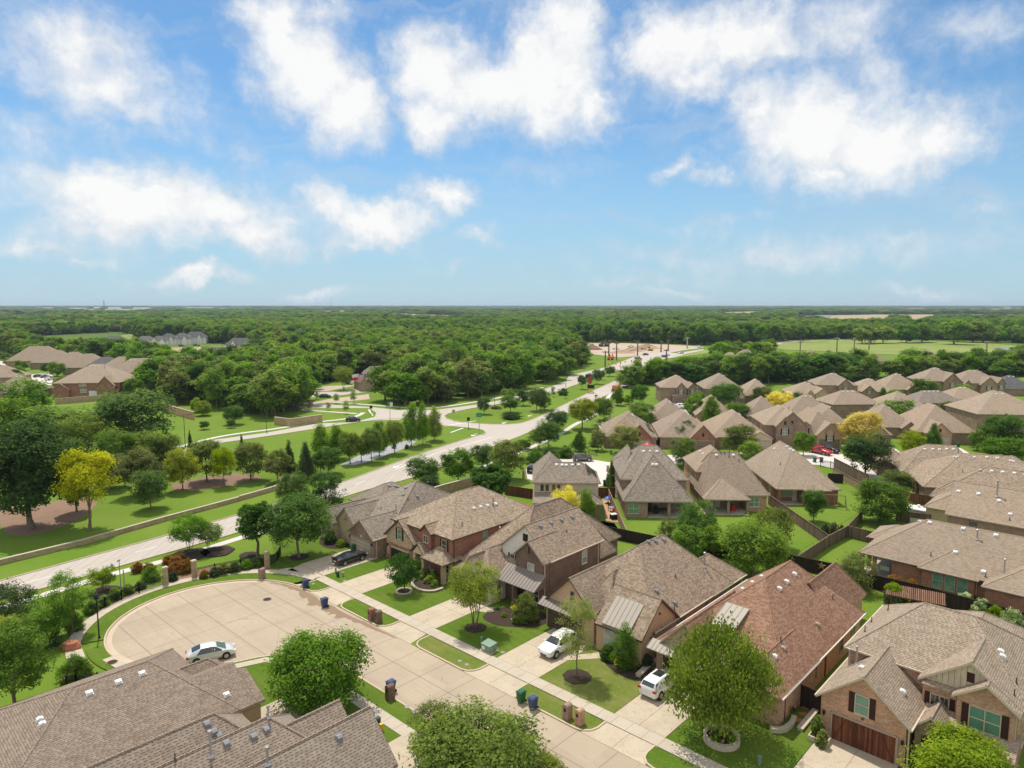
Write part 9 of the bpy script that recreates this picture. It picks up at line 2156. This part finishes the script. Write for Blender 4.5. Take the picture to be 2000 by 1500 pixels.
for px, py, lb in ((1005, 1213, 'pale boulder in the dark mulch bed, left'), (958, 1197, 'pale boulder at the mulch bed edge by the walk'), (1140, 1270, 'pale stones heap beside the white crossover')):
 mb = MB(); mb.lathe((0, 0, .1), [(.42, 0), (.45, .15), (.3, .3), (.08, .36)], 7); o = mb.build('boulder', M['rock']); o.location = G(px, py); o.scale = (1, .7, 1); tag(o, lb, 'boulder')
# town and sheds near the horizon
for i, (px, py, w, d, hh, m, lb) in enumerate(((78, 605.5, 160, 40, 14, 'brick_dark', 'dark long shed on the left skyline'), (150, 604.5, 120, 40, 10, 'white', 'white warehouse on the left skyline'), (222, 604.5, 90, 40, 14, 'white', 'white block right of the skyline mast'), (275, 604.5, 120, 40, 12, 'white', 'white shed further right of the skyline mast'), (365, 604.0, 420, 60, 12, 'brick_red', 'long red-brown building on the left skyline'), (440, 604.6, 90, 40, 9, 'white', 'pale shed at the right end of the skyline town'), (188, 605.0, 40, 30, 16, 'galv', 'grey block left of the skyline mast'),
              (1683, 604, 80, 40, 9, 'white', 'white shed on the right skyline'), (1780, 604, 260, 40, 8, 'trim_cream', 'long cream shed on the right skyline'), (1880, 603.4, 220, 40, 9, 'white', 'long white shed near the right edge of the skyline'), (1960, 603, 160, 40, 12, 'trim_cream', 'pale block at the right edge of the skyline'), (1610, 620, 40, 16, 5, 'white', 'white farm shed in the pale far field'), (1130, 611, 26, 14, 6, 'white', 'lone white house in the far woods'), (1985, 694, 16, 10, 4, 'white', 'white hut at the right end of the far field'))):
 p = G(px, py); e = empty('distant_building', p, R(4), lb, 'building')
 k = 1.0; mb = MB(); mb.box(-w / 2, 0, 0, w / 2, d, hh, skip='d'); mb.build('wall', M[m], e); mb = MB(); mb.poly([(-w / 2 - 1, -1, hh), (w / 2 + 1, -1, hh), (w / 2 + 1, d / 2, hh * 1.3), (-w / 2 - 1, d / 2, hh * 1.3)]); mb.poly([(w / 2 + 1, d + 1, hh), (-w / 2 - 1, d + 1, hh), (-w / 2 - 1, d / 2, hh * 1.3), (w / 2 + 1, d / 2, hh * 1.3)])
 mb.poly([(-w / 2 - 1, -1, hh), (-w / 2 - 1, d / 2, hh * 1.3), (-w / 2 - 1, d + 1, hh)]); mb.poly([(w / 2 + 1, -1, hh), (w / 2 + 1, d + 1, hh), (w / 2 + 1, d / 2, hh * 1.3)]); mb.build('roof', M['galv'], e)
# ---------------------------------------------------------------- haze: one box of thin air round everything
mb = MB(); mb.box(-15900, -250, -1, 15900, 15900, 75)
m, N, out = newmat('haze')
v = N.n('ShaderNodeVolumePrincipled', ins={'Color': (0.68, 0.82, 0.98, 1), 'Density': 0.00007, 'Anisotropy': 0.2})
N.t.links.new(v.outputs[0], out.inputs['Volume'])
o = mb.build('haze', m); o['kind'] = 'stuff'
